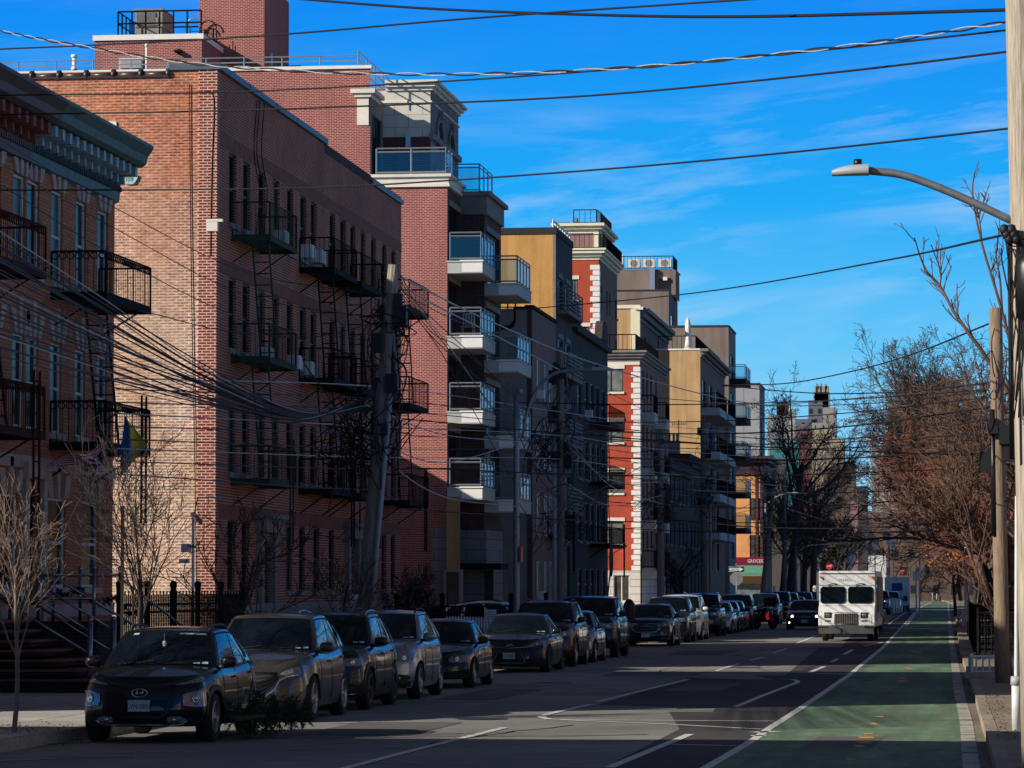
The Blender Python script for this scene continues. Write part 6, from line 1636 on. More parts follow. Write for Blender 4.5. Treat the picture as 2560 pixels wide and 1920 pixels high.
# dark olive sedan with the aggressive front
K6 = Car(L=4.88, W=1.84, H=1.445, wb=2.82, fo=.96, r=.335, clear=.16, top=[(0, .66), (.25, .78), (1.4, .93), (2.5, .95), (3.8, 1.0), (4.8, .99)], cowl=1.4, rcow=4.25, rf=2.1, rr=3.45, c=.40, n=2.8, wins=(.03, .45, .88), tumble=.22, rdrop=.05)
def camry_extra(t, C):
    z = .655; p = C.BP(0, z, .024); m = MB()
    for (a_, b_) in ((.075, .048), (.028, .046), (.055, .02)):
        m.tube([(a_ * math.cos(k * PI / 10), p.y - .006, z + (.012 if b_ == .02 else 0) + b_ * math.sin(k * PI / 10)) for k in range(21)], .007, 5)
    m.build('badge', MC['chrome'], t, False)
    for side in (1, -1):
        C.path([(.36, .47), (.44, .30), (.5, .24)], .012, None, side, .012, 4).build('bumper_blade', MC['lamp'], t, False)
        C.patch([(.58, .27, .46), (.7, .27, .47), (.82, .29, .47), (.92, .33, .46)], side, .008).build('air_intake', MC['grille'], t, False)
make_car(K6, 'dark charcoal sedan with wide lower grille and bright white plate', row_x(K6), yOf(1377, XS, 1670) - .96, P_char, 0, 'dark5', None, False,
    lamps=dict(cols=[(.56, .625, .65), (.68, .635, .70), (.82, .655, .745), (.94, .68, .775), (1.02, .70, .785), (1.08, .75, .78)], bulbs=[(.84, .70, .035)]),
    grille=[dict(cols=[(f, .24, .455) for f in [-.44 + .88 * i / 14 for i in range(15)]], bars=5, barmat=MC['black'], br=.005, ring='low', rr=.012, ringmat=MC['lamp']), dict(cols=[(f, .60 + .06 * abs(f), .635 + .09 * abs(f)) for f in [-.56 + 1.12 * i / 14 for i in range(15)]], bars=0, ring='low', rr=.009)],
    plate=dict(z=.42, txt='T111382C'), extra=camry_extra, mirror=P_char)
KS = Car(L=4.75, W=1.86, H=1.74, wb=2.80, fo=.90, r=.37, clear=.25, top=[(0, .98), (.2, 1.06), (1.15, 1.15), (2.4, 1.14), (3.8, 1.18), (4.7, 1.18)], cowl=1.15, rcow=4.65, rf=1.9, rr=4.2, c=.30, wf=.92, wins=(.02, .34, .66, .94), rdrop=.05)
std_l = dict(cols=[(.62, .80, .90), (.78, .80, .94), (.92, .81, .96), (1.0, .83, .97), (1.06, .87, .96)], bulbs=[(.80, .865, .045)])
std_g = [dict(cols=[(f, .68, .90) for f in [-.56 + 1.12 * i / 12 for i in range(13)]], bars=4), dict(cols=[(f, .34, .50) for f in [-.6 + 1.2 * i / 12 for i in range(13)]])]
make_car(KS, 'maroon sport utility vehicle with roof rails behind the charcoal sedan', row_x(KS), yOf(1443, XS, 1660) - .9, P_maroon, 0, '10', MC['black'], True, lamps=std_l, grille=std_g, plate=dict(z=.58))
KC = Car(L=4.5, W=1.78, H=1.45, wb=2.65, fo=.88, r=.32, clear=.17, top=[(0, .70), (.25, .80), (1.3, .94), (2.4, .95), (3.6, .99), (4.4, .98)], cowl=1.3, rcow=3.95, rf=1.95, rr=3.25, c=.40, n=2.6, wins=(.03, .45, .87), tumble=.2)
sd_l = dict(cols=[(.58, .60, .66), (.74, .60, .73), (.9, .63, .76), (1.0, .66, .78), (1.07, .72, .78)], bulbs=[(.8, .67, .04)])
sd_g = [dict(cols=[(f, .58, .68) for f in [-.5 + 1.0 * i / 12 for i in range(13)]], bars=3), dict(cols=[(f, .26, .42) for f in [-.56 + 1.12 * i / 12 for i in range(13)]])]
make_car(KC, 'pale silver small sedan tucked between the maroon and the black utility vehicles', row_x(KC), yOf(1491.5, XS, 1650) - .88, P_pale, 0, '10', None, False, lamps=sd_l, grille=sd_g, plate=dict(z=.45))
KL = Car(L=4.85, W=1.98, H=1.83, wb=2.95, fo=.95, r=.39, clear=.28, top=[(0, 1.05), (.15, 1.14), (1.1, 1.22), (2.4, 1.2), (3.8, 1.22), (4.8, 1.22)], cowl=1.1, rcow=4.75, rf=1.75, rr=4.45, c=.24, wf=.94, wins=(.02, .34, .64, .94), rdrop=.03, tumble=.14)
lg_l = dict(cols=[(.62, .88, 1.02), (.78, .88, 1.03), (.92, .88, 1.04), (1.0, .90, 1.04), (1.04, .93, 1.03)], bulbs=[(.8, .955, .05)])
lg_g = [dict(cols=[(f, .78, 1.0) for f in [-.58 + 1.16 * i / 12 for i in range(13)]], bars=4), dict(cols=[(f, .40, .55) for f in [-.6 + 1.2 * i / 12 for i in range(13)]])]
make_car(KL, 'large black utility vehicle with square tail, parked behind the pale silver sedan', row_x(KL), yOf(1548, XS, 1640) - .95, P_black, 0, 'dark5', None, True, lamps=lg_l, grille=lg_g, plate=dict(z=.66), mirror=MC['black'])
KD = Car(L=5.13, W=1.87, H=1.50, wb=2.84, fo=1.02, r=.35, clear=.17, top=[(0, .76), (.2, .88), (1.4, 1.0), (2.5, 1.0), (3.9, 1.05), (5.0, 1.04)], cowl=1.4, rcow=4.55, rf=2.1, rr=3.7, c=.36, n=2.8, wins=(.03, .45, .88), tumble=.2)
def crest(t, C):
    z = .74; p = C.BP(0, z, .02); m = MB(); m.tube([(.06 * math.cos(k * PI / 8), p.y - .006, z + .035 * math.sin(k * PI / 8)) for k in range(17)], .007, 5)
    m.tube([(-.045, p.y - .006, z + .02), (0, p.y - .006, z - .03), (.045, p.y - .006, z + .02)], .006, 4); m.build('badge', MC['chrome'], t, False)
make_car(KD, 'deep blue black luxury sedan with a broad chrome barred grille', row_x(KD), yOf(1686, XS, 1620) - 1.02, P_deepblue, 0, '7', None, False,
    lamps=dict(cols=[(.66, .70, .80), (.8, .70, .84), (.92, .72, .88), (1.0, .75, .90), (1.06, .80, .92), (1.12, .88, .92)], bulbs=[(.82, .77, .045)]),
    grille=[dict(cols=[(f, .50 + (.14 * (abs(f) - .4) / .22 if abs(f) > .4 else 0), .80) for f in [-.62 + 1.24 * i / 18 for i in range(19)]], bars=5, ring='all', rr=.012)], fogs=dict(cols=[(.66, .27, .40), (.8, .27, .41), (.94, .29, .41)], trim=[(.64, .27), (.66, .41), (.94, .42), (.97, .28), (.64, .27)]), plate=dict(z=.40), extra=crest)
KG = KS
make_car(KS, 'charcoal utility vehicle right behind the luxury sedan', row_x(KS), yOf(1727, XS, 1600) - .9, P_char, 0, 'dark5', None, False, lamps=std_l, grille=std_g, plate=dict(z=.58), detail=1)
KV = Car(L=5.0, W=1.98, H=1.80, wb=3.0, fo=.95, r=.35, clear=.2, top=[(0, .92), (.2, 1.02), (1.0, 1.15), (2.4, 1.12), (3.8, 1.15), (4.95, 1.15)], cowl=.95, rcow=4.9, rf=1.9, rr=4.6, c=.34, wins=(.02, .32, .64, .94), rdrop=.03)
make_car(KV, 'white people carrier rising above the charcoal utility vehicle', row_x(KV), yOf(1756.5, XS, 1600) - .4, P_white, 0, '10', None, False, lamps=std_l, grille=std_g[1:], plate=dict(z=.5), detail=1)
make_car(KL, 'dark blue full size utility vehicle with roof rails in the far part of the row', row_x(KL), yOf(1804, XS, 1590) - .95, P_deepblue, 0, 'dark5', MC['chrome'], False, lamps=lg_l, grille=lg_g, plate=dict(z=.66), detail=1)
make_car(KC, 'small white car squeezed behind the dark blue utility vehicle', row_x(KC), yOf(1832, XS, 1580) - .5, P_white, 0, '10', None, False, lamps=sd_l, grille=sd_g, detail=0)
make_car(KC, 'dark blue small sedan, third from the far end of the parked row', row_x(KC), yOf(1849, XS, 1575) - .5, P_deepblue, 0, '10', None, False, lamps=sd_l, grille=sd_g, detail=0)
make_car(KC, 'charcoal small sedan, second from the far end of the parked row', row_x(KC), yOf(1862, XS, 1575) - .1, P_char, 0, '10', None, False, lamps=sd_l, grille=sd_g, detail=0)
make_car(KS, 'dusty green grey car, last of the row before the side street', row_x(KS), yOf(1882, XS, 1575) + .2, car_paint('paint_sage', (.06, .065, .05), .3), 0, '10', None, False, lamps=std_l, grille=std_g, detail=0)
# across the side street
for k, (px, C_, pm, lb) in enumerate(((1950, KS, P_deepblue, 'dark blue utility vehicle, first parked beyond the side street'), (1978, KL, P_black, 'tall black utility vehicle, second parked beyond the side street'), (1999, KS, P_navy, 'slate utility vehicle, third parked beyond the side street'), (2017, KC, P_char, 'charcoal sedan, fourth parked beyond the side street'), (2034, KS, P_black, 'black car barely showing beside the white truck'))):
    make_car(C_, lb, XS - C_.hw, yOf(px, XS, 1560) - .6, pm, 0, '10', None, False, lamps=std_l if C_ is not KC else sd_l, grille=std_g if C_ is not KC else sd_g, detail=0)
# oncoming dark car with its lights on
KW = Car(L=4.7, W=1.83, H=1.46, wb=2.75, fo=.9, r=.33, clear=.16, top=[(0, .72), (.2, .82), (1.35, .95), (2.5, .96), (3.7, 1.0), (4.6, 1.0)], cowl=1.35, rcow=4.1, rf=2.05, rr=3.35, c=.34, n=2.8, wins=(.03, .45, .88))
pc = atG(1992, 1580); 
def vw_extra(t, C):
    z = .68; p = C.BP(0, z, .02); m = MB(); m.tube([(.06 * math.cos(k * PI / 8), p.y - .006, z + .06 * math.sin(k * PI / 8)) for k in range(17)], .008, 5)
    m.tube([(-.035, p.y - .006, z + .04), (-.012, p.y - .006, z - .03), (0, p.y - .006, z), (.012, p.y - .006, z - .03), (.035, p.y - .006, z + .04)], .006, 4); m.build('badge', MC['chrome'], t, False)
make_car(KW, 'black sedan driving towards the camera with lit headlights beside the white truck', pc.x, 174.0, P_black, 0, '10', None, False,
    lamps=dict(cols=[(.60, .60, .70), (.76, .60, .73), (.9, .62, .75), (1.0, .64, .76)], bulbs=[(.74, .66, .06)]), grille=sd_g, fogs=dict(cols=[(.8, .28, .42), (.92, .28, .43)], bulb=(.86, .35, .045)), plate=dict(z=.42), name='oncoming_car', extra=vw_extra, lit=True)
# pale blue car parked across the driveway in the side yard
KY = Car(L=4.6, W=1.84, H=1.62, wb=2.7, fo=.9, r=.35, top=[(0, .86), (.25, .96), (1.2, 1.06), (2.4, 1.06), (3.6, 1.1), (4.5, 1.1)], cowl=1.15, rcow=4.45, rf=2.0, rr=3.9, wins=(.02, .36, .68, .94))
yd_ = make_car(KY, 'pale blue crossover parked crosswise in the driveway behind the iron fence', -13.6, 122.0, car_paint('paint_pale_blue', (.72, .78, .88), .1), R(90), '10', MC['black'], False, lamps=std_l, grille=std_g, detail=1)
# row along the bike lane, beyond the truck
XP = -3.75
for k, (yy_, C_, pm, lb) in enumerate(((171, KS, P_char, 'charcoal car with bright lamps parked along the bike lane just past the white truck'), (179, KC, P_navy, 'slate sedan parked along the bike lane, second past the truck'), (187, KS, P_black, 'black car parked along the bike lane, third past the truck'), (196, KC, P_pale, 'silver sedan parked along the bike lane'), (206, KS, P_silver, 'grey blue car parked along the bike lane near the white posts'))):
    make_car(C_, lb, XP - C_.hw - .15 * k, yy_, pm, 0, '10', None, False, lamps=std_l if C_ is not KC else sd_l, grille=std_g if C_ is not KC else sd_g, detail=0)
make_car(KL, 'bright blue car seen over the roofs beyond the truck', -6.2, 268, car_paint('paint_bright_blue', (.01, .06, .25), .2), 0, '10', None, False, lamps=lg_l, grille=lg_g, detail=0)
for k in range(6):
    make_car(KC if k % 2 else KS, ('distant white car', 'distant grey sedan', 'distant dark car', 'distant silver sedan', 'distant black car', 'distant blue sedan')[k] + ' parked along the far part of the bike lane', -5.6 - .05 * k, 285 + 11 * k, (P_white, P_grey, P_char, P_pale, P_black, P_deepblue)[k], 0, '10', None, False, lamps=sd_l if k % 2 else std_l, detail=0)

# ---- white step van
def step_van():
    Yv = 138.0; xc = atG(2116, 1600).x * Yv / atG(2116, 1600).y
    t = thing('delivery_truck', 'white step van with two flat windscreens and dark front bumper driving towards the camera', 'truck', (xc, Yv, 0), R(-1.2))
    w = 1.10; H = 2.72
    m, nt, b = _nt('truck_white_paint'); v = obj_coord(nt); n = noise(nt, v, 1.8, 6, .7)
    lnk(nt, ramp(nt, n, [(.3, (.55, .54, .50)), (.5, (.82, .82, .80)), (.8, (.85, .85, .84))]), b.inputs['Base Color']); b.inputs['Roughness'].default_value = .45; WH = m
    # box with chamfered edges
    def octbox(mb, x0, x1, y0, y1, z0, z1, c):
        prof = [(x0 + c, z0), (x1 - c, z0), (x1, z0 + c), (x1, z1 - c), (x1 - c, z1), (x0 + c, z1), (x0, z1 - c), (x0, z0 + c)]
        n = 8; mb.add([(p, y0, q) for p, q in prof] + [(p, y1, q) for p, q in prof], [tuple(range(8)), tuple(range(15, 7, -1))] + [(i, n + i, n + (i + 1) % n, (i + 1) % n) for i in range(n)])
    m = MB(); octbox(m, -w, w, .95, 6.6, .55, H, .07)
    # leaning front with windscreens
    prof = [(0.95, .55), (.95, H), (.62, H), (.50, H - .06), (.55, 2.12), (.62, 1.42), (.30, 1.34), (.06, 1.20), (0, 1.0), (0, .62), (.1, .55)]
    for x0, x1 in ((-w, w),):
        vs = [(x0 + .02, p, q) for p, q in prof] + [(x1 - .02, p, q) for p, q in prof]; n = len(prof)
        m.add(vs, [tuple(range(n)), tuple(range(2 * n - 1, n - 1, -1))] + [(i, n + i, n + (i + 1) % n, (i + 1) % n) for i in range(n)])
    bd = m.build('body', WH, t, False, fixn=True)
    m = MB(); m.box(-w + .04, w - .04, .46, .95, H - .10, H - .075); m.build('roof_visor', M_['stone_shade'], bd, False)
    for (a, b) in ((-w + .09, -.055), (.055, w - .09)):
        m = MB(); c = .07; z0, z1 = 1.47, 2.10
        def fyy(z): return pl([(1.42, .62), (2.12, .55)], z) - .014
        pts = [(a + c, z0), (b - c, z0), (b, z0 + c), (b, z1 - c), (b - c, z1), (a + c, z1), (a, z1 - c), (a, z0 + c)]
        m.add([(x, fyy(z), z) for x, z in pts], [tuple(range(8))]); ws = m.build('windscreen', MC['glass'], t, False)
        m = MB(); m.tube([(x, fyy(z) - .004, z) for x, z in pts + pts[:1]], .018, 4, False); m.build('seal', MC['black'], ws, False)
        m = MB(); xm = (a + b) / 2 + .18; m.tube([(xm, .5, 2.2), (xm - .15, .48, 2.24), (xm - .42, .5, 2.16)], .018, 4); m.build('wiper', MC['black'], ws, False)
    m = MB(); m.box(-.45, .42, -.02, .01, .66, 1.06); g = m.build('grille', plain('grille_bronze', (.06, .05, .04), .5, .2), t, False)
    m = MB()
    for k in range(10): x = -.41 + k * .088; m.box(x - .016, x + .016, -.045, -.015, .68, 1.04)
    m.tube([(-.45, -.03, .66), (.42, -.03, .66), (.42, -.03, 1.06), (-.45, -.03, 1.06), (-.45, -.03, .66)], .018, 4); m.build('grille_bar', plain('grille_bar_tan', (.24, .21, .17), .4, .2, metal=.5), g, False)
    for sx in (-1, 1):
        x = sx * .70 - .01
        m = MB(); m.box(x - .14, x + .14, -.012, .02, .90, 1.12); h = m.build('headlight', MC['black'], t, False)
        m = MB(); blob(m, (x, -.02, 1.01), .09, .02, .08, 12, 5, .8); m.build('lens', MC['lampring'], h, False)
        m = MB(); m.box(x - .11, x + .11, -.012, .02, .76, .82); m.build('indicator', plain('lamp_dull_red', (.22, .05, .04), .4, .2), t, False)
        m = MB(); m.box(sx * 1.0 - .03, sx * 1.0 + .03, .45, .48, 2.42, 2.52); m.build('marker_lamp', MC['amber'], t, False)
    m = MB(); m.box(-1.06, 1.06, -.18, .0, .30, .52); m.box(-.32, -.2, -.22, -.18, .32, .5); m.box(-.7, .7, .0, .3, .4, .6); m.build('bumper', plain('bumper_grey', (.07, .068, .065), .6, .3), t, False)
    text_mesh('7334723', .11, plain('decal_grey', (.18, .18, .18), .6), 'lettering', bd, Matrix.Translation((-.12, .485, 2.38)) @ FACE_CAM, .002, 1.3)
    for sx in (-1, 1):
        for yy_ in (1.25, 5.0): wheel(t, sx * .88, yy_, .40, .24, '5', sx)
        m = MB(); blob(m, (sx * 1.24 if sx < 0 else 1.2, .55, 2.03 if sx < 0 else 1.0), .09, .05, .13); m.tube([(sx * 1.05, .7, 2.05 if sx < 0 else 1.0), (sx * 1.2, .58, 2.03 if sx < 0 else 1.0)], .015, 4); m.build('side_mirror', MC['plate'], t, False)
    m = MB(); m.box(w - .012, w + .012, 1.1, 2.0, .75, 2.35); d = m.build('door', plain('truck_side_shade', (.20, .185, .165), .6, .2, 2), t, False)
    m = MB(); m.box(w + .012, w + .02, 1.2, 1.9, 1.45, 2.2); m.build('pane', MC['glass'], d, False)
    m = MB()
    for z in (1.38, 2.16): m.box(-w + .03, w - .03, .535 if z > 2 else .595, .62, z, z + .012)
    for x in (-.98, .97): m.box(x, x + .012, -.004, .02, .62, 1.0)
    for k in range(9): m.box(-.9 + k * .22, -.885 + k * .22, .476, .49, H - .2, H - .185)
    m.box(-.5, .47, -.006, .01, 1.12, 1.13); m.build('panel_seam', MC['black'], bd, False)
    m = MB(); m.box(-.85, .85, .3, 6.3, .3, .58); m.build('chassis', MC['black'], t, False)
    m = MB(); octbox(m, w - .03, w + .05, 2.2, 6.4, .9, 2.5, .02); m.build('side_shade_panel', plain('truck_side_shade', (.20, .185, .165), .6, .2, 2), t, False)  # taupe on panel and door paints the shade on the white van's side
step_van()
def mail_truck():
    Yv = 300.0; c = atY(2243, 1500, Yv)
    t = thing('mail_truck', 'distant white mail truck with a blue square emblem on its front', 'truck', (c.x, Yv, 0))
    m = MB(); m.box(-1.05, 1.05, .4, 5, .5, 2.9); m.box(-.95, .95, 0, .4, .5, 1.6); m.build('body', P_white, t, False)
    m = MB(); m.box(-.45, .45, .36, .4, 1.75, 2.4); m.build('emblem', plain('emblem_blue', (.03, .08, .22), .5), t, False)
    m = MB(); m.box(-.85, .85, -.02, 0, .9, 1.3); m.build('grille', MC['grille'], t, False)
    for sx in (-1, 1):
        for yy_ in (.8, 4.0): wheel(t, sx * .85, yy_, .38, .24, '5', sx)
mail_truck()
def motorcycle():
    c = atG(1912, 1572); t = thing('motorcycle', 'black motorcycle with red tail lamp parked at the corner', 'motorcycle', (c.x, c.y, 0), R(35)); t.scale = (1.15, 1.15, 1.15)
    for y in (-.65, .7):
        m = MB(); Mx = Matrix.Translation((0, y, .31)) @ Matrix.Rotation(PI / 2, 4, 'Y'); m.lathe([(.20, -.05), (.31, -.06), (.33, 0), (.31, .06), (.20, .05)], 18, Mx); w = m.build('wheel', MC['tyre'], t, False)
        m = MB(); m.lathe([(.02, .02), (.2, .02), (.2, -.02), (.02, -.02)], 18, Mx); m.build('rim', MC['rim'], w, False)
    m = MB(); blob(m, (0, .05, .5), .16, .32, .2); blob(m, (0, -.1, .82), .15, .28, .12); m.build('body', P_black, t, False)
    m = MB(); blob(m, (0, .45, .80), .14, .35, .07); m.build('seat', MC['black'], t, False)
    m = MB(); blob(m, (-.27, .5, .6), .13, .25, .2); blob(m, (.27, .5, .6), .13, .25, .2); m.build('pannier', MC['black'], t, False)
    m = MB()
    for sx in (-.1, .1): m.tube([(sx, -.65, .31), (sx, -.35, .95), (sx, -.3, 1.05)], .025, 6)
    m.build('fork', MC['chrome'], t, False)
    m = MB(); m.tube([(-.38, -.15, 1.1), (-.2, -.32, 1.06), (.2, -.32, 1.06), (.38, -.15, 1.1)], .018, 6); m.build('handlebar', MC['chrome'], t, False)
    m = MB(); blob(m, (0, -.5, .88), .1, .08, .1); m.build('headlight', MC['lampring'], t, False)
    m = MB(); blob(m, (-.13, -.45, .55), .10, .05, .16); m.build('lamp', plain('lamp_bright_red', (.85, .02, .05), .3, .1, emit=.3), t, False)
    m = MB(); m.box(-.3, .3, -.45, -.43, 1.0, 1.35); m.build('windshield', MC['glass'], t, False)
motorcycle()
# ------------------------------------------------------------------ poles, lamps, signs, small things
MP = dict(wood=plain('pole_wood_dark', (.20, .17, .145), .9, .35, 5, stretch=(6, 6, .5), bmp=.5), woodlit=plain('pole_wood_pale_lit', (.44, .37, .28), .9, .42, 5, stretch=(7, 7, .45), bmp=.7, det=8), wood2=plain('pole_wood_brown', (.27, .19, .13), .9, .4, 5, stretch=(6, 6, .5), bmp=.5),
    galv=plain('steel_galvanised', (.26, .27, .28), .45, .2, 9, metal=.5), lamp=plain('lamp_head_grey', (.42, .43, .44), .5, .1, 9), pvc=plain('conduit_grey', (.36, .38, .40), .5, .1, 4), wire=plain('cable_black', (.008, .008, .009), .6, .2, 3), wirelit=plain('cable_grey', (.42, .42, .40), .5, .3, 14), white=plain('post_white', (.70, .70, .68), .5, .12, 5),
    signw=plain('sign_white', (.80, .80, .78), .4, .03), signk=plain('sign_black', (.01, .01, .01), .4, .05), signgrey=plain('sign_back_aluminium', (.33, .33, .34), .4, .1, metal=.5), signred=plain('sign_red', (.62, .02, .03), .4, .05), yellow=plain('signal_yellow', (.80, .50, .03), .5, .1))
def pole(name, label, base, top, r0, r1, mat, cat='utility pole', gear=0, group=None):
    base = Vector(base); t = thing(name, label, cat, base, 0, group); d = Vector(top) - base
    m = MB(); m.tube([d * (i / 6) for i in range(7)], [r0 + (r1 - r0) * i / 6 for i in range(7)], 12); m.build('shaft', mat, t, False)
    rnd = random.Random(int(base.y * 7))
    if gear:
        m = MB()
        for k in range(gear):
            h = .55 + .4 * rnd.random(); c = d * h; w = rnd.uniform(.06, .14)
            a = rnd.uniform(0, 2 * PI); q = c + Vector((math.cos(a), math.sin(a), 0)) * (r1 + w)
            m.box(q.x - w, q.x + w, q.y - w, q.y + w, q.z - w * 1.6, q.z + w * 1.6)
        for k in range(gear * 3):
            h = .6 + .36 * rnd.random(); c = d * h; a = rnd.uniform(0, 6.28); v = Vector((math.cos(a), math.sin(a), 0)) * (r1 + .03)
            m.tube(smooth_path([c + v, c + v * 3 - Vector((0, 0, .3)), c + v * 2.5 - Vector((0, 0, .8)), c + v - Vector((0, 0, 1.0))], 4), .012, 4)
        m.build('hardware', MP['wire'], t, False)
    return t, d
def lamp_arm(t, p0, pts, head, r=.045, hd=(-1, 0, 0), hl=.7):
    m = MB(); m.tube(smooth_path([Vector(p) for p in pts], 6), [r] * ((len(pts) - 1) * 6 + 1), 8); a = m.build('lamp_arm', MP['galv'], t, False)
    h = Vector(head); d = Vector(hd)
    m = MB(); n = 8; vs = []
    for i in range(n + 1):
        q = i / n; w = .16 * (1 - .55 * q ** 2); zt = .055 * (1 - q ** 3) + .008; c = h + d * hl * q; s_ = Vector((-d.y, d.x, 0)) * w
        vs.append([c - s_ + Vector((0, 0, -.03)), c - s_ * .7 + Vector((0, 0, zt)), c + s_ * .7 + Vector((0, 0, zt)), c + s_ + Vector((0, 0, -.03)), c + Vector((0, 0, -.05)), c - s_ + Vector((0, 0, -.03))])
    m.grid(vs, True); m.add([vs[0][i] for i in range(5)], [(0, 1, 2, 3, 4)]); m.add([vs[-1][i] for i in range(5)], [(4, 3, 2, 1, 0)])
    hh = m.build('lamp_head', MP['lamp'], a, False)
    m = MB(); m.tube([h + d * hl * .3 + Vector((0, 0, .05)), h + d * hl * .3 + Vector((0, 0, .13))], .045, 8); m.build('photocell', MP['signk'], a, False)
# big pale pole at the right edge
Yp = 38.0; e0 = atY(2512, 0, Yp); e1 = atY(2556, 1920, Yp); rr = .19
lean = (e0.x - e1.x) / (e0.z - e1.z)
bx = e1.x - lean * e1.z + rr
near_pole, dn = pole('utility_pole', 'thick pale wooden utility pole at the right edge carrying a curved street lamp arm', (bx, Yp, .15), (bx + lean * 12, Yp, 12), rr + .01, rr - .01, MP['woodlit'])
def lp(x, y, Y=Yp): v = atY(x, y, Y); return v - Vector((bx, Yp, .15))
lamp_arm(near_pole, None, [lp(2530, 552), lp(2430, 505), lp(2330, 462), lp(2250, 436), lp(2172, 427)], lp(2172, 428), .043, (-1, 0, 0), (atY(2172, 428, Yp) - atY(2080, 430, Yp)).length)
rnd = random.Random(3); m = MB()
for k in range(16):
    a = lp(2502 + rnd.uniform(0, 50), 575 + rnd.uniform(0, 60)) + Vector((0, -.25, 0)); b = a + Vector((rnd.uniform(-.05, .2), 0, -rnd.uniform(.1, .5))); c = lp(2525 + rnd.uniform(-8, 25), 700 + rnd.uniform(0, 350)) + Vector((0, -.24, 0))
    m.tube(smooth_path([a, b, c], 5), .008, 4)
for k in range(6): a = lp(2510 + k * 6, 580 + (k % 3) * 12) + Vector((0, -.26, 0)); blob(m, tuple(a), .05, .05, .06, 8, 4)
for x in (2520, 2524, 2528): m.tube([lp(x, 600) + Vector((0, -.2, 0)), lp(x + 5, 1150) + Vector((0, -.2, 0))], .011, 4)
m.build('cable_bundle', MP['wire'], near_pole, False)
m = MB(); a = lp(2552, 705); m.lathe([(.0, -.35), (.16, -.3), (.17, .25), (.12, .38), (0, .4)], 12, Matrix.Translation(a + Vector((.1, -.2, -.1)))); m.build('splice_case', MP['signk'], near_pole, False)
c = atG(2541, 1826, .15); t = thing('bollard', 'short white metal bollard on the right pavement beside the pale pole', 'bollard', c)
m = MB(); m.tube([(0, 0, 0), (0, 0, .66)], .062, 12); m.build('post', MP['white'], t, False); m = MB(); m.tube([(0, 0, .62), (0, 0, .74)], [.078, .07], 12); m.build('cap', MP['lamp'], t, False)
t, d = pole('service_pipe', 'tall thin white service pipe rising behind the short bollard', (c.x + .02, c.y + 1.6, .15), (c.x + .06, c.y + 1.6, 3.4), .03, .03, MP['white'], 'pipe')
b2 = atG(2507, 1707, .15); tp = atY(2489, 770, b2.y)
poleB, dB = pole('utility_pole', 'brown wooden utility pole standing behind the roadside tree on the right', b2, tp, .16, .13, MP['wood2'], gear=5)
m = MB(); m.tube([(-.15, -.1, 3), (-.17, -.1, 5.6)], .05, 8); m.build('conduit', MP['signk'], poleB, False)
# leaning pole at the left and its neighbours
def kerbpole(px, lab, topy, r0=.17, r1=.12, mat='wood', X=-12.6, dx=0, gear=6, name='utility_pole'):
    Y = yOf(px, X, 1500); tz = zOf(topy, Y); return (*pole(name, lab, (X, Y, .15), (X + dx, Y, tz), r0, r1, MP[mat], 'street lamp' if name == 'lamp_post' else 'utility pole', gear), Y, tz)
Yl = yOf(893, -12.6, 1550); tp = atY(984, 662, Yl)
pl_, dL = pole('utility_pole', 'leaning weathered wooden utility pole tangled with cables before the brick tenement', (-12.6, Yl, .15), tp, .165, .115, MP['wood'], gear=8)
m = MB(); m.tube([dL * .02 + Vector((.2, -.12, 0)), dL * .42 + Vector((.2, -.12, 0)), dL * .70 + Vector((.2, -.12, 0))], .05, 8); m.build('conduit', MP['pvc'], pl_, False)
m = MB(); m.tube([dL * .93, dL * .999], [.125, .115], 9); m.build('pole_top_lit', MP['woodlit'], pl_, False)  # paler sleeve paints sunlight on the tip of the pole
m = MB(); m.box(-.07, .07, -.2, -.18, 1.7, 1.8); m.build('tag_plate', MP['signw'], pl_, False)
t, d, Y, z = kerbpole(1291, 'grey metal street lamp post with long curved arm before the rose brick block', 985, .10, .08, 'galv', gear=0, name='lamp_post')
L = lambda x, y: atY(x, y, Y) - Vector((-12.6, Y, .15))
lamp_arm(t, None, [L(1306, 1095), L(1318, 1030), L(1345, 970), L(1385, 935), L(1430, 926), L(1480, 924)], L(1480, 923), .05, (1, 0, 0), .55)
m = MB(); a = L(1303, 1375); m.box(a.x, a.x + .02, -.2, .2, a.z - .35, a.z + .1); m.build('parking_sign', MP['signred'], t, False)
t3, d3, Y3, z3 = kerbpole(1401, 'tall wooden utility pole with white conduit and meters in front of the black brick tenement', 870, .16, .12, 'wood', gear=12)
m = MB(); m.tube([(-.17, -.12, 0), (-.17, -.12, zOf(1120, Y3))], .075, 8); m.build('conduit', MP['pvc'], t3, False)
t4, d4, Y4, z4 = kerbpole(1652, 'wooden utility pole in front of the scarlet corner building', 1075, gear=7)
t5, d5, Y5, z5 = kerbpole(1760, 'wooden utility pole in front of the tan apartment house', 1045, mat='wood', gear=7)
t, d, Y, z = kerbpole(1776, 'metal street lamp post beside the pole before the tan house', 1195, .10, .07, 'galv', gear=0, name='lamp_post')
L = lambda x, y: atY(x, y, Y) - Vector((-12.6, Y, .15)); lamp_arm(t, None, [L(1776, 1200), L(1800, 1188), L(1835, 1177)], L(1835, 1176), .045, (1, 0, 0), .6)
t6, d6, Y6, z6 = kerbpole(1900, 'dark leaning utility pole close to the grocery corner', 1180, dx=1.0, gear=7)
t, d, Y, z = kerbpole(1915, 'street lamp post with bright arched arm near the grocery corner', 1260, .09, .07, 'galv', gear=0, name='lamp_post')
L = lambda x, y: atY(x, y, Y) - Vector((-12.6, Y, .15)); lamp_arm(t, None, [L(1921, 1258), L(1940, 1243), L(1965, 1234), L(1985, 1233)], L(1982, 1233), .06, (1, 0, 0), .5)
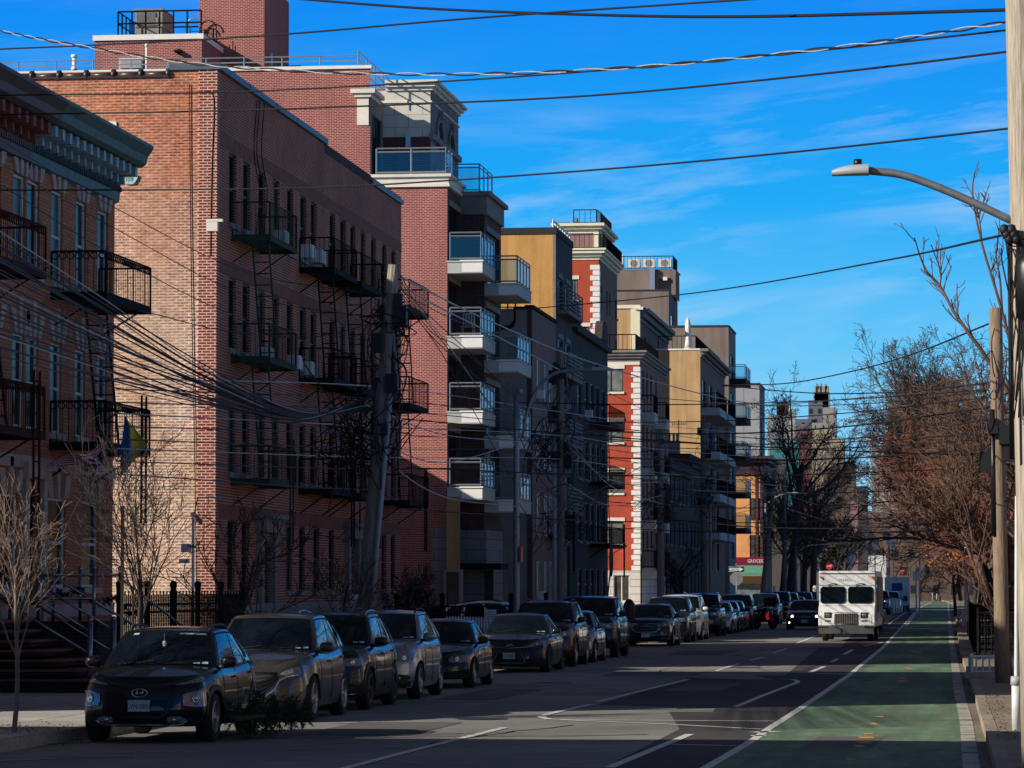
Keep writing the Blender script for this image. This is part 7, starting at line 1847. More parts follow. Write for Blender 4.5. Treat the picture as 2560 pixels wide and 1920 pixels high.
t7, d7, Y7, z7 = kerbpole(1962, 'farthest wooden utility pole on the left pavement', 1200, gear=5)
# signs
Y = 200.0; X0 = atY(1841, 1450, Y).x
t = thing('one_way_sign', 'ONE WAY arrow sign above the back of an octagonal stop sign at the side street', 'sign', (X0, Y, .15))
m = MB(); m.tube([(0, 0, 0), (0, 0, zOf(1415, Y))], .035, 6); m.build('post', MP['galv'], t, False)
z = zOf(1423.5, Y) - .15; m = MB(); m.box(-.44, .44, -.05, -.03, z - .15, z + .15); s1 = m.build('sign_plate', MP['signk'], t, False)
m = MB(); m.add([(p, -.054, z + q) for p, q in ((-.38, -.07), (.18, -.07), (.18, -.12), (.40, 0), (.18, .12), (.18, .07), (-.38, .07))], [tuple(range(7))]); m.tube([(-.42, -.052, z - .13), (.42, -.052, z - .13), (.42, -.052, z + .13), (-.42, -.052, z + .13), (-.42, -.052, z - .13)], .008, 4); m.build('arrow', MP['signw'], s1, False)
text_mesh('ONE WAY', .13, MP['signk'], 'lettering', s1, Matrix.Translation((-.06, -.058, z - .0)) @ FACE_CAM, .001, .8)
z = zOf(1447, Y) - .15; m = MB(); m.add([(.39 * math.cos(PI / 8 + k * PI / 4), yy_, z + .39 * math.sin(PI / 8 + k * PI / 4)) for yy_ in (-.028, .0) for k in range(8)], [tuple(range(8)), tuple(range(15, 7, -1))]); m.build('stop_sign_back', MP['signgrey'], t, False)
def stop_sign(px, py, Y, lab):
    c = atY(px, py, Y); t = thing('stop_sign', lab, 'sign', (c.x, Y, .0)); m = MB(); m.tube([(0, 0, 0), (0, 0, c.z + .3)], .04, 6); m.build('post', MP['galv'], t, False)
    m = MB(); m.add([(.40 * math.cos(PI / 8 + k * PI / 4), -.06, c.z + .40 * math.sin(PI / 8 + k * PI / 4)) for k in range(8)], [tuple(range(8))]); s_ = m.build('sign_plate', MP['signred'], t, False)
    text_mesh('STOP', .26, MP['signw'], 'lettering', s_, Matrix.Translation((0, -.07, c.z)) @ FACE_CAM, .001, .9)
stop_sign(2256, 1428, 560.0, 'red stop sign on the far right corner of the crossing')
stop_sign(2073, 1415, 400.0, 'distant red stop sign left of the white truck')
# traffic signal on a mast arm
Y = 262.0; c = atY(2070, 1380, Y); xb_ = atY(1990, 1380, Y).x
t = thing('traffic_signal', 'yellow traffic signals hanging on a mast arm above the truck', 'traffic light', (xb_, Y, 0))
m = MB(); m.tube([(0, 0, 0), (0, 0, 5)], .1, 8); m.build('post', MP['galv'], t, False); m = MB(); m.tube([(0, 0, 4.6), (1.0, 0, c.z + .5), (c.x - xb_ + .9, 0, c.z + .62)], .05, 6); m.build('mast_arm', MP['white'], t, False)
for px in (2073, 2083, 2089):
    x = atY(px, 1380, Y).x - xb_; m = MB(); z = c.z; m.box(x - .13, x + .13, -.2, .1, z - .36, z + .38)
    for k in range(3): m.box(x - .11, x + .11, -.42, -.2, z - .24 + k * .25 + .05, z - .24 + k * .25 + .09)
    h = m.build('signal_head', MP['yellow'], t, False); m = MB()
    for k in range(3): m.add([(x + .09 * math.cos(a * PI / 5), -.21, z - .24 + k * .25 + .09 * math.sin(a * PI / 5)) for a in range(10)], [tuple(range(10))])
    m.build('lens', MC['black'], h, False)
for (px, Y) in ((2128, 300), (2190, 330), (2292, 235), (2225, 310), (2236, 330), (2300, 280)):
    c = atG(px, 1466 + 2.12 * F / Y); x = c.x
    h = {2128: 5, 2292: 3.3}.get(px, 6.5); t = thing('street_sign_post', 'slim distant post, ' + {2128: 'first right of the signals', 2190: 'above the truck roof', 2292: 'with a small white plate by the far right kerb', 2225: 'over the mail truck', 2236: 'just right of the mail truck', 2300: 'tallest at the far right kerb'}[px], 'post', (x, Y, 0))
    m = MB(); m.tube([(0, 0, 0), (0, 0, h)], .06, 6); m.build('post', MP['white'] if px % 2 == 0 else MP['galv'], t, False); m = MB(); m.box(-.22, .22, -.05, -.03, h - .8, h - .2); m.build('sign_plate', MP['signw'], t, False)
# traffic cone
c = atG(2397.5, 1568, .15); t = thing('traffic_cone', 'orange traffic cone with white bands on the right kerb', 'cone', c)
m = MB(); m.box(-.17, .17, -.17, .17, 0, .03); m.build('base', MP['signk'], t, False)
m = MB(); m.lathe([(.13, .03), (.10, .22)], 12); m.lathe([(.085, .33), (.065, .45)], 12); m.lathe([(.055, .52), (.03, .66), (0, .66)], 12); m.build('cone_body', plain('cone_orange', (.85, .12, .02), .5, .08), t, False)
m = MB(); m.lathe([(.10, .22), (.085, .33)], 12); m.lathe([(.065, .45), (.055, .52)], 12); m.build('reflective_band', MP['signw'], t, False)
for k, (px, hh, w_) in enumerate(((2408, .8, .07), (2414, 4.0, .05), (2331, 1.0, .05), (2342, .9, .05))):
    c = atG(px, 1568 if k < 2 else 1500, .15); t, d = pole('bollard' if hh < 2 else 'street_sign_post', ('white plastic post right of the cone', 'tall white sign pole right of the cone', 'left of two far white posts at the kerb end', 'right of two far white posts at the kerb end')[k], c, c + Vector((0, 0, hh)), w_, w_, MP['white'], 'post')
for k in range(4):
    c = atG(2237 + k * 6.5, 1500 + 0); c.y = 262 + k * 5; c.x = -4.85 + k * .12; t = thing('delineator_post', 'white flexible lane post, number %s from the left of four by the crossing' % ('one', 'two', 'three', 'four')[k], 'post', c)
    m = MB(); m.tube([(0, 0, 0), (0, 0, 1.05)], [.09, .06], 8); m.build('post', MP['signw'], t, False); m = MB(); m.tube([(0, 0, 0), (0, 0, .06)], .14, 8); m.build('base', MP['signk'], t, False)
# low white tree guard with stone edging
c = atG(2425, 1690, .15); c2 = atG(2492, 1694, .15)
t = thing('tree_guard', 'low white railing around the tree pit on the right pavement', 'fence', (c.x, c.y, .15))
for (a, b) in (((0, 0), (c2.x - c.x, .3)), ((0, 0), (.05, 2.4)), ((c2.x - c.x + .35, 0), (c2.x - c.x + .9, .1))):
    m = MB(); A = Vector((a[0], a[1], 0)); Bv = Vector((b[0], b[1], 0)); L_ = (Bv - A).length; rail_line(m, A, Bv, .42, max(2, int(L_ / .13)), .03, .05); m.build('railing', MP['white'], t, False)
m = MB(); m.box(c.x - .12, c2.x + .5, c.y - 2.0, c.y - .1, .15, .24); tag(rebase(m.build('stone_edging', MG['kerb'])), 'pale stone edging of the tree pit below the white railing', 'kerbstone')
# black iron guards further along
for k, yy_ in enumerate((97, 108, 119, 131, 144)):
    t = thing('iron_fence', 'black iron tree guard on the right pavement, ' + ('nearest', 'second nearest', 'middle', 'second farthest', 'farthest')[k] + ' of five', 'fence', (sample(KR, yy_) + .42, yy_, .15), 0, 'iron tree guards')
    m = MB(); rail_line(m, (0, 0, 0), (0, 7.5, 0), 1.25, 34, .03, .05, .9); rail_line(m, (0, 0, 0), (1.6, 0, 0), 1.25, 9, .03, .05, .9); m.build('railing', M_['black_iron'], t, False)
    for q in (0, 3.7, 7.5): m = MB(); m.bar((0, q, 0), (0, q, 1.4), .07); m.build('post', M_['black_iron'], t, False)
# stoop of the near house
YS0 = 64.4; t = thing('stoop', 'brick stoop with steel handrails in front of the teal corniced house', 'stairs', (XA, 66, .15))
m = MB()
for k in range(7): m.box(XA, XA + .55 + k * .30, YS0, YS0 + 1.9, 1.40 - (k + 1) * .18 + .14 if k < 6 else .15, 1.44 - k * .18)
m.build('steps', M_['stoop_brick'], t)
m = MB()
for k in range(7): m.box(XA, XA + .59 + k * .30, YS0 - .03, YS0 + 1.93, 1.44 - k * .18, 1.485 - k * .18)
m.build('tread', M_['brownstone'], t)
m = MB(); m.box(XA, XA + 1.95, YS0 + 1.93, YS0 + 4.1, .15, 1.36); m.box(XA, XA + 2.0, YS0 + 1.935, YS0 + 4.15, 1.36, 1.44); m.build('porch_wall', M_['stoop_brick'], t)
m = MB(); RS = plain('stainless_tube', (.30, .30, .31), .25, .1, 9, metal=.9)
for y in (YS0 + .05, YS0 + 1.9):
    for hh in (.50, .92): m.tube([(XA + .5, y, 1.44 + hh), (XA + 2.3, y, .36 + hh)], .026, 8)
    m.tube([(XA + 2.3, y, .2), (XA + 2.3, y, 1.45)], .05, 10); blob(m, (XA + 2.3, y, 1.5), .06, .06, .06, 8, 5, 1); m.tube([(XA + .5, y, 1.4), (XA + .5, y, 2.4)], .04, 8)
for y in (YS0 + 1.95, YS0 + 4.05):
    for x in (XA + .25, XA + 1.1, XA + 1.9): m.tube([(x, y, 1.42), (x, y, 2.42)], .035, 8); blob(m, (x, y, 2.47), .05, .05, .05, 8, 5, 1)
    for hh in (.45, .9): m.tube([(XA, y, 1.44 + hh), (XA + 1.9, y, 1.44 + hh)], .026, 8)
m.tube([(XA + 1.1, YS0 + 2, 2.3), (XA + 2.6, YS0 + 3.5, 1.2)], .026, 8); m.tube([(XA + 1.9, YS0 + 4, 2.3), (XA + 3.0, YS0 + 5.5, 1.2)], .026, 8)
m.build('handrail', RS, t)
g = MB(); rnd = random.Random(5)
for k in range(420):
    q = rnd.random(); c = Vector((XA + .4 + 2.0 * q, YS0 + 4.05, 2.30 - .25 * abs(math.sin(q * 9)) - .5 * q)); d = Vector((rnd.uniform(-1, 1), rnd.uniform(-1, 1), rnd.uniform(-1, .6))) * .13
    n_ = d.cross(Vector((rnd.random(), rnd.random(), rnd.random()))).normalized() * .02; g.add([c, c + d * .5 + n_, c + d, c + d * .5 - n_], [(0, 1, 2, 3)])
g = rebase(g.build('garland', plain('evergreen_garland', (.015, .03, .012), .8, .4, 9))); tag(g, 'dark evergreen garland draped over the porch railing', 'garland')
# iron fence before the side yard, camera mast, sign post
t = thing('iron_fence', 'black spiked iron fence before the sunlit side wall', 'fence', (-16.3, 68, .15)); m = MB()
n = 78
for k in range(n): y = 68 + k * .155; m.bar((-16.3, y, .15), (-16.3, y, 1.95 + (.08 if k % 2 else 0)), .022)
for z in (.35, 1.6, 1.75): m.bar((-16.3, 68, z), (-16.3, 68 + n * .155, z), .035)
m.build('railing', M_['black_iron'], t)
for k in range(6): m = MB(); m.bar((-16.3, 68 + k * 2.4, .15), (-16.3, 68 + k * 2.4, 2.1), .09); blob(m, (-16.3, 68 + k * 2.4, 2.15), .08, .08, .09, 8, 5); m.build('post', M_['black_iron'], t)
Y = 80.0; c = atY(482, 1500, Y); t = thing('camera_mast', 'slim white mast with security cameras and boxes before the sunlit wall', 'mast', (c.x, Y, .15))
m = MB(); m.tube([(0, 0, 0), (0, 0, 3.6)], .035, 8); m.build('mast', MP['white'], t, False)
m = MB(); m.box(-.26, -.06, -.1, .1, 2.75, 2.95); m.box(-.3, -.1, -.14, .1, 2.5, 2.6); m.build('equipment_box', MP['white'], t, False)
m = MB(); m.tube([(0, -.05, 3.62), (.26, -.35, 3.44)], [.07, .05], 8); m.tube([(0, 0, 3.5), (.1, 0, 4.0), (.45, 0, 4.02), (.55, 0, 4.0)], .018, 6); blob(m, (.58, 0, 3.99), .08, .05, .05); m.tube(smooth_path([(.0, 0, 2.85), (.22, 0, 3.05), (.26, 0, 3.4)], 4), .012, 4); m.build('camera', MP['signgrey'], t, False)
c = atY(305, 1560, 56.0); pole('sign_post', 'plain tan metal sign post in front of the side yard', (c.x, 56, .15), (c.x, 56, zOf(1262, 56)), .03, .03, plain('post_tan', (.22, .18, .11), .5, .2), 'post')
c = atY(1560, 1540, 128.0); t = thing('paddle_sign', 'tilted dark paddle shaped marker in front of the scarlet building', 'sign', (c.x - .6, 128, .15))
m = MB(); m.tube([(-.15, 0, 0), (.1, 0, zOf(1440, 128))], .03, 6); m.build('post', MP['signk'], t, False); m = MB(); blob(m, (.14, 0, zOf(1412, 128)), .08, .04, .6, 10, 8, 1); m.build('panel', plain('panel_dull_blue', (.05, .06, .08), .5), t, False)
c = atY(1573, 1540, 126.0); t = thing('litter_bin', 'black dome topped litter bin behind the luxury sedan', 'bin', (c.x, 126, .15)); m = MB(); m.lathe([(0, 0), (.2, 0), (.22, .9), (.24, 1.1), (.2, 1.35), (.1, 1.5), (0, 1.53)], 14); m.build('body', MP['signk'], t, False)
# driveway fence with notice
t = thing('iron_fence', 'black iron gate with a white notice before the driveway car', 'fence', (-15.9, 112, .15)); A = [(-15.9, 100.0), (-15.9, 109.0), (-14.2, 112.5), (-13.9, 119.5)]
m = MB()
for p, q in zip(A[:-1], A[1:]): L_ = math.hypot(q[0] - p[0], q[1] - p[1]); rail_line(m, (p[0], p[1], .15), (q[0], q[1], .15), 1.35, int(L_ / .16), .022, .045, 1.15)
m.tube([(-15.9, 104 + 2 * math.cos(a), 1.5 + .6 * math.sin(a)) for a in [k * PI / 10 for k in range(11)]], .04, 6); m.build('railing', M_['black_iron'], t)
for p in A: m = MB(); m.bar((p[0], p[1], .15), (p[0], p[1], 1.75), .10); blob(m, (p[0], p[1], 1.82), .09, .09, .1, 8, 5); m.build('post', M_['black_iron'], t)
Yn = 110.5; a = atY(1211, 1552, Yn); b = atY(1241, 1524, Yn); m = MB(); m.box(a.x, b.x, Yn - .03, Yn, a.z, b.z); nt_ = m.build('notice', MP['signw'], t)
m = MB()
for k in range(4): w_ = (b.x - a.x) * (.36, .42, .30, .40)[k]; xm = (a.x + b.x) / 2; m.box(xm - w_, xm + w_, Yn - .034, Yn - .031, b.z - .09 - k * .07, b.z - .07 - k * .07)
rel(m.build('printed_lines', M_['stone_shade'], None), t, nt_)
# flags
def flag(name, lab, P, mats, mi, kind):
    t = thing(name, lab, 'flag', P[0][0]); m = MB(); n = len(P); k = len(P[0])
    for i in range(n - 1):
        for j in range(k - 1): m.add([P[i][j], P[i][j + 1], P[i + 1][j + 1], P[i + 1][j]], [(0, 1, 2, 3)], True, mi(i / (n - 1), j / (k - 1)))
    return t, m
F_r = plain('flag_red', (.60, .03, .04), .8, .1); F_w = plain('flag_white', (.9, .86, .86), .8, .05); F_b = plain('flag_navy', (.03, .04, .20), .8, .1); U_b = plain('flag_blue', (.02, .26, .75), .8, .15); U_y = plain('flag_yellow', (.80, .66, .05), .8, .2)
Yf = 69.5
def fp(x, y, dy=0): return atY(x, y, Yf + dy)
P = []
for i in range(23):
    q = i / 22; row = []
    for j in range(14):
        s_ = j / 13; x = 262 - 140 * q; y0 = 1105 + 50 * q + 8 * math.sin(q * 7); w_ = 34 + 20 * math.sin(q * 3.3 + .4)
        row.append(fp(x + 16 * s_ * math.sin(q * 5), y0 + w_ * s_ * (1.25 if q < .5 else 1.0) - 26 * (1 - q) * s_, .25 * math.sin(q * 9 + s_ * 3)))
    P.append(row)
t, m = flag('flag', 'wind blown striped flag with starry blue corner under the fire escape', P, None, lambda a, b: 2 if a < .38 and b > .45 else (0 if int(b * 12.99) % 2 == 0 else 1), 0)
m.build('cloth', [F_r, F_w, F_b], t)
m = MB(); rnd = random.Random(2)
for k in range(16):
    i = 1 + (k % 5) * 1.5; j = 7 + (k // 5) * 1.7; p = P[int(i)][int(j)] + Vector((0, -.012, 0)); m.add([p + Vector((.022 * (1 if a % 2 else .45) * math.cos(a * PI / 5 + .3), 0, .022 * (1 if a % 2 else .45) * math.sin(a * PI / 5 + .3))) for a in range(10)], [tuple(range(10))])
m.build('star', F_w, t)
m = MB(); m.tube([fp(276, 1098), fp(228, 1168)], .02, 6); m.build('flagpole', MP['signk'], t)
Yf = 69.9; P = []
for i in range(15):
    q = i / 14; row = []
    for j in range(10):
        s_ = j / 9; xl = 310 - 12 * q + 2 * math.sin(q * 8); wd = (6 + 56 * min(1, q * 1.9)) * (1 - .55 * max(0, q - .62) / .38)
        row.append(fp(xl + wd * s_, 1030 + 165 * q + 18 * s_ * (1 - q) - 35 * s_ * q, .12 * math.sin(s_ * 8 + q * 3)))
    P.append(row)
t, m = flag('flag', 'limp blue and yellow flag hanging against the sunlit brick wall', P, None, lambda a, b: 0 if (b < .42 and a < .8) or a > .9 else 1, 0)
m.build('cloth', [U_b, U_y], t); m = MB(); m.tube([fp(308, 1022), fp(240, 1068)], .02, 6); m.build('flagpole', MP['signk'], t)
# discarded fir tree
rnd = random.Random(11); t = thing('discarded_fir_tree', 'discarded green fir tree lying on its side in the gutter between two parked cars', 'tree', (-9.62, 48.9, 0))
m = MB(); m.tube([(-.3, -.9, .3), (-.1, 0, .3), (.1, 1.8, .28)], [.06, .045, .015], 6); m.build('trunk', plain('bark_fir', (.05, .035, .025), .9), t, False)
m = MB(); mt = MB()
for k in range(150):
    q = rnd.random(); a = rnd.uniform(0, 2 * PI); Lb = (.50 - .20 * q) * rnd.uniform(.6, 1.1); o = Vector((-.3 + .45 * q, -.8 + 2.6 * q, .3))
    d = Vector((math.cos(a) * .95, .55 + rnd.uniform(-.2, .2), math.sin(a) * .8 + .05)).normalized(); e = o + d * Lb; e.z = max(.03, e.z)
    m.tube([o, e], [.008, .003], 3, False)
    for j in range(34):
        u = .15 + .85 * rnd.random(); c = o.lerp(e, u); n_ = Vector((rnd.gauss(0, 1), rnd.gauss(0, 1), rnd.gauss(0, 1))).normalized(); f = (d * .6 + n_).normalized() * rnd.uniform(.05, .10); s_ = f.cross(d).normalized() * .009
        p = c + f; p.z = max(.015, p.z); mt.add([c - s_, c + s_, p], [(0, 1, 2)])
m.build('branch', plain('bark_fir', (.05, .035, .025)), t, False); mt.build('needles', plain('fir_needles', (.035, .075, .030), .8, .5, 5), t, False)
# houses on the far side of the street (right), which the parked cars mirror
cols = [plain('stucco_right_cream', (.82, .78, .70), .8, .1), brick('brick_right_brown', (.20, .11, .07), (.15, .08, .055), (.25, .18, .14)), brick('brick_right_red', (.18, .06, .04), (.14, .05, .035), (.2, .13, .1)), plain('stucco_right_grey', (.16, .15, .14), .8, .1), brick('brick_right_tan', (.24, .17, .11), (.2, .14, .09), (.26, .21, .16))]
y = 8; k = 0
while y < 250:
    w_ = (9, 7, 12, 8, 10)[k % 5]; H = (8.5, 7.2, 10.5, 8.0, 9.4)[k % 5]
    if k % 4 != 3:
        t = thing('row_house', 'sunlit row house opposite the parked cars, house %s along the right side' % ('one two three four five six seven eight nine ten eleven twelve thirteen fourteen fifteen sixteen seventeen eighteen nineteen twenty twentyone twentytwo twentythree twentyfour twentyfive twentysix twentyseven twentyeight'.split()[k]), 'house', (13, y + w_ / 2, 0))
        m = MB(); ops = [(y + 1 + j * (w_ - 1.5) / 3, y + 2 + j * (w_ - 1.5) / 3, z, z + 1.6) for j in range(3) for z in ((1.5, 4.6) if H < 9 else (1.5, 4.6, 7.6))]
        wall(m, 'x', 13, y, y + w_, 0, H, ops, -.14); m.build('facade', cols[k % 5], t)
        m = MB(); m.box(13.15, 23, y, y + w_, 0, H - .2); m.build('rear_wall', cols[(k + 1) % 5], t); m = MB(); m.box(12.7, 13.2, y, y + w_, H - .4, H); m.build('cornice', M_['stone_shade'], t)
    y += w_ + .3; k += 1
# ------------------------------------------------------------------ bare winter trees
def bark(name, c): return plain(name, c, .9, .3, 8, bmp=.3)
BK = dict(dark=bark('bark_dark', (.045, .036, .032)), grey=bark('bark_grey', (.085, .066, .056)), pale=bark('bark_pale', (.24, .17, .12)), red=bark('bark_russet_twigs', (.21, .075, .042)), brown=bark('bark_brown', (.135, .075, .05)))
def grow(mb, p, d, L, r, lv, rnd, g, tips=None):
    n = g['seg'][lv]; pts = [p.copy()]; rad = [r]; q = p.copy(); dd = d.copy(); st = L / n
    for i in range(n):
        dd = (dd + Vector((rnd.gauss(0, 1), rnd.gauss(0, 1), rnd.gauss(0, 1))) * g['wob'][lv] + g['trop'] * g['tk'][lv]).normalized()
        q = q + dd * st; pts.append(q.copy()); rad.append(max(g['rmin'], r * (1 - (i + 1) / n * (.45 if lv == 0 else .75))))
    mb[min(lv, 1)].tube(pts, rad, 8 if lv == 0 else (5 if lv == 1 else 3), False, lv < 2)
    if lv + 1 >= len(g['kids']) + 1:
        if tips is not None: tips.append(pts[-1])
        return
    nk = g['kids'][lv]
    for k in range(nk):
        t = g['st'][lv] + (1 - g['st'][lv]) * (k + rnd.random() * .8) / nk
        x = min(n - 1e-3, t * n); i = int(x); o = pts[i].lerp(pts[i + 1], x - i); ax = (pts[i + 1] - pts[i]).normalized()
        a = rnd.uniform(0, 2 * PI); u = ax.orthogonal().normalized(); v = ax.cross(u); ang = R(rnd.uniform(*g['ang'][lv]))
        nd = (ax * math.cos(ang) + (u * math.cos(a) + v * math.sin(a)) * math.sin(ang)).normalized()
        grow(mb, o, nd, L * g['lr'][lv] * rnd.uniform(.7, 1.15) * (1.1 - .45 * t), rad[i] * g['rr'], lv + 1, rnd, g, tips)
def tree(label, base, h, seed, twig='dark', trunk='dark', lean=(0, 0, 1), trop=(0, 0, 1), big=True, r=None, rmin=.008, kids=(9, 7, 6, 4), name='bare_tree', leaves=None, spread=(28, 58), group=None, lr0=.62, trunkf=.45, tk=(.0, .06, .08, .05, .03)):
    rnd = random.Random(seed); t = thing(name, label, 'tree', base, 0, group)
    g = dict(seg=(6, 6, 5, 4, 3), wob=(.05, .12, .16, .2, .25), trop=Vector(trop), tk=tk, kids=kids, st=(.45 if big else .35, .22, .2, .15), ang=(spread, (22, 50), (25, 55), (25, 60)), lr=(lr0 / trunkf * 1.0 if False else lr0 * 1.35, .52, .5, .5), rr=.55 if big else .44, rmin=rmin)
    mb = [MB(), MB()]; tips = []
    grow(mb, Vector((0, 0, 0)), Vector(lean).normalized(), h * trunkf, r or h * .02, 0, rnd, g, tips)
    mb[0].build('trunk', BK[trunk], t, False); br = mb[1].build('branches', BK[twig], t, False)
    if leaves:
        m = MB()
        for p in tips:
            for j in range(leaves[1]):
                c = p + Vector((rnd.gauss(0, .25), rnd.gauss(0, .25), rnd.gauss(0, .25))); a = Vector((rnd.gauss(0, 1), rnd.gauss(0, 1), rnd.gauss(0, 1))).normalized() * .07; b = a.cross(Vector((rnd.random(), rnd.random(), rnd.random() + .1))).normalized() * .05
                m.add([c - a, c + b, c + a, c - b], [(0, 1, 2, 3)])
        m.build('leaves', leaves[0], t, False)
    return t
def kx(px, X=-12.75): return yOf(px, X, 1500)
tree('young pale barked tree lit by the sun at the left edge', (-12.75, kx(38), .15), 4.9, 1, 'pale', 'pale', kids=(10, 7, 6), big=False, rmin=.004, spread=(9, 22), r=.038, trunkf=.46)
tree('many stemmed bare street tree behind the nearest car, against the sunlit wall', (-12.8, kx(332), .15), 7.2, 2, 'dark', 'dark', kids=(12, 8, 7), big=False, rmin=.005, spread=(12, 30), r=.05, trunkf=.34, lr0=.9)
tree('bare street tree in front of the corner of the brick tenement', (-12.8, kx(592), .15), 4.9, 3, 'dark', 'dark', kids=(10, 6, 4), big=False, rmin=.009, spread=(30, 60), r=.05, trunkf=.5)
tree('small bare street tree before the tenement doorway', (-12.8, kx(857), .15), 4.0, 4, 'grey', 'dark', kids=(10, 6, 4), big=False, rmin=.008, r=.045, spread=(35, 65), trunkf=.5)
tree('dark bare street tree in front of the low row houses', (-12.8, kx(1708), .15), 6.4, 6, 'dark', 'dark', kids=(11, 7, 5), rmin=.013, r=.13, spread=(35, 65))
tree('tangled bare creeper bush against the rose brick wall', (-17.3, yOf(1035, -17.3, 1500), .15), 5.5, 5, 'dark', 'dark', kids=(14, 8, 6), big=False, rmin=.011, spread=(20, 60), r=.09, trunkf=.25, lr0=1.0, name='bare_bush')
A_ = dict(kids=(11, 8, 7, 5), rmin=.014)
tree('large bare tree arching over the street near the grocery', (-13.2, kx(1975, -13.2), .15), 26, 8, 'dark', 'dark', trop=(.5, 0, .7), r=.36, spread=(25, 55), **A_)
tree('dark bare tree behind the grocery corner poles', (-13.2, kx(2035, -13.2), .15), 23, 9, 'dark', 'dark', trop=(.6, 0, .6), r=.33, spread=(30, 60), **A_)
# right hand side
tree('tall bare tree rising behind the brown pole on the right', (2.2, 150, .15), 17.5, 21, 'grey', 'dark', lean=(-.28, 0, 1), trop=(-.5, 0, .95), r=.27, spread=(15, 40), kids=(14, 10, 8, 5), rmin=.011, lr0=.72)
tree('tall bare tree leaning over the bike lane', (2.2, 190, .15), 19.5, 22, 'grey', 'dark', lean=(-.35, 0, 1), trop=(-.75, 0, .75), r=.30, spread=(18, 45), kids=(14, 10, 8, 5), rmin=.013, lr0=.78)
tree('dark arching bare tree over the far bike lane', (2.2, 240, .15), 20.0, 23, 'dark', 'dark', lean=(-.4, 0, 1), trop=(-.9, 0, .4), r=.33, spread=(25, 55), rmin=.015, kids=(12, 9, 7, 5), lr0=.85)
tree('russet twigged tree spreading low above the right pavement', (1.9, 112, .15), 10.0, 24, 'red', 'brown', lean=(-.3, 0, 1), trop=(-.5, 0, .25), r=.16, spread=(30, 70), kids=(13, 9, 8, 5), rmin=.009, lr0=.85, trunkf=.40)
tree('second russet twigged tree beyond the iron guards', (1.6, 138, .15), 12.5, 25, 'red', 'brown', lean=(-.25, 0, 1), trop=(-.5, 0, .3), r=.18, spread=(30, 70), kids=(13, 9, 8, 4), rmin=.011, lr0=.8, trunkf=.42)
tree('brown bare tree filling the right edge above the pavement', (2.0, 98, .15), 12.0, 26, 'brown', 'brown', lean=(-.12, 0, 1), trop=(-.2, 0, .6), r=.16, spread=(20, 50), kids=(12, 8, 7, 4), rmin=.008, lr0=.75)
tree('small tree with clinging orange leaves near the far kerb', (-.3, 236, .15), 6.2, 27, 'brown', 'dark', kids=(10, 6, 5), r=.12, rmin=.014, spread=(30, 65), leaves=(plain('leaves_orange', (.55, .19, .04), .8, .4, 6), 4))
tree('dark low arching bare tree reaching over the lanes beyond the truck', (2.6, 172, .15), 16, 29, 'dark', 'dark', lean=(-.28, 0, 1), trop=(-1, 0, .35), r=.24, spread=(25, 60), kids=(13, 10, 8, 5), rmin=.013, lr0=.9)
# the near right roadside tree: long limbs measured from the photograph
tb = atG(2524, 1700, .15); Yt = tb.y
t = thing('bare_tree', 'roadside tree with long bare upswept limbs beside the pale pole', 'tree', tb); mb = [MB(), MB()]; rnd = random.Random(33)
def q_(x, y, dy=0): return atY(x, y, Yt + dy) - tb
limbs = [([(2524, 1700), (2512, 1600), (2496, 1500), (2478, 1420)], .10), ([(2478, 1420), (2440, 1360), (2425, 1300), (2430, 1200), (2455, 1120)], .06), ([(2512, 1600), (2470, 1500), (2430, 1400), (2400, 1310), (2390, 1240)], .055), ([(2478, 1420), (2500, 1300), (2548, 1180), (2560, 1050), (2535, 900), (2500, 760), (2455, 610), (2432, 490), (2436, 430)], .062),
    ([(2552, 1090), (2530, 1000), (2470, 900), (2420, 830), (2385, 780), (2350, 715), (2318, 680), (2300, 640), (2286, 594)], .055), ([(2400, 1310), (2330, 1290), (2290, 1300)], .02), ([(2548, 1180), (2500, 1090), (2450, 1010), (2420, 960)], .04), ([(2350, 715), (2352, 680), (2338, 640), (2328, 612)], .02), ([(2455, 610), (2450, 560), (2440, 520), (2414, 515)], .018), ([(2505, 780), (2500, 700), (2490, 640), (2494, 610)], .03)]
for k, (pp, r0) in enumerate(limbs):
    pts = smooth_path([q_(x, y, .25 * math.sin(k * 2 + i)* (0 if i == 0 else 1)) for i, (x, y) in enumerate(pp)], 4); n = len(pts)
    rad = [max(.012, r0 * (1 - .8 * i / n)) for i in range(n)]; mb[0 if k == 0 else 1].tube(pts, rad, 7, False)
    if k:
        for j in range(int(n * (1.6 if k in (2, 1, 5) else .45))):
            i = rnd.randrange(2, n - 1); ax = (pts[i] - pts[i - 1]).normalized(); u = ax.orthogonal().normalized(); v = ax.cross(u); a = rnd.uniform(0, 6.28)
            nd = (ax + (u * math.cos(a) + v * math.sin(a)) * .7 + Vector((0, 0, .35))).normalized(); low = pts[i].z < 4.5
            g = dict(seg=(5, 4, 3), wob=(.08, .15, .2), trop=Vector((0, 0, 1)), tk=(.08, .05, .05), kids=((5, 3) if low else (2,)), st=(.25, .2), ang=((25, 50), (25, 50)), lr=(.55, .5), rr=.6, rmin=.008)
            grow([mb[1], mb[1]], pts[i], nd, rnd.uniform(.4, 1.5 if low else .75), max(.012, rad[i] * .5), 0, rnd, g)
mb[0].build('trunk', BK['brown'], t, False); mb[1].build('branches', BK['brown'], t, False)
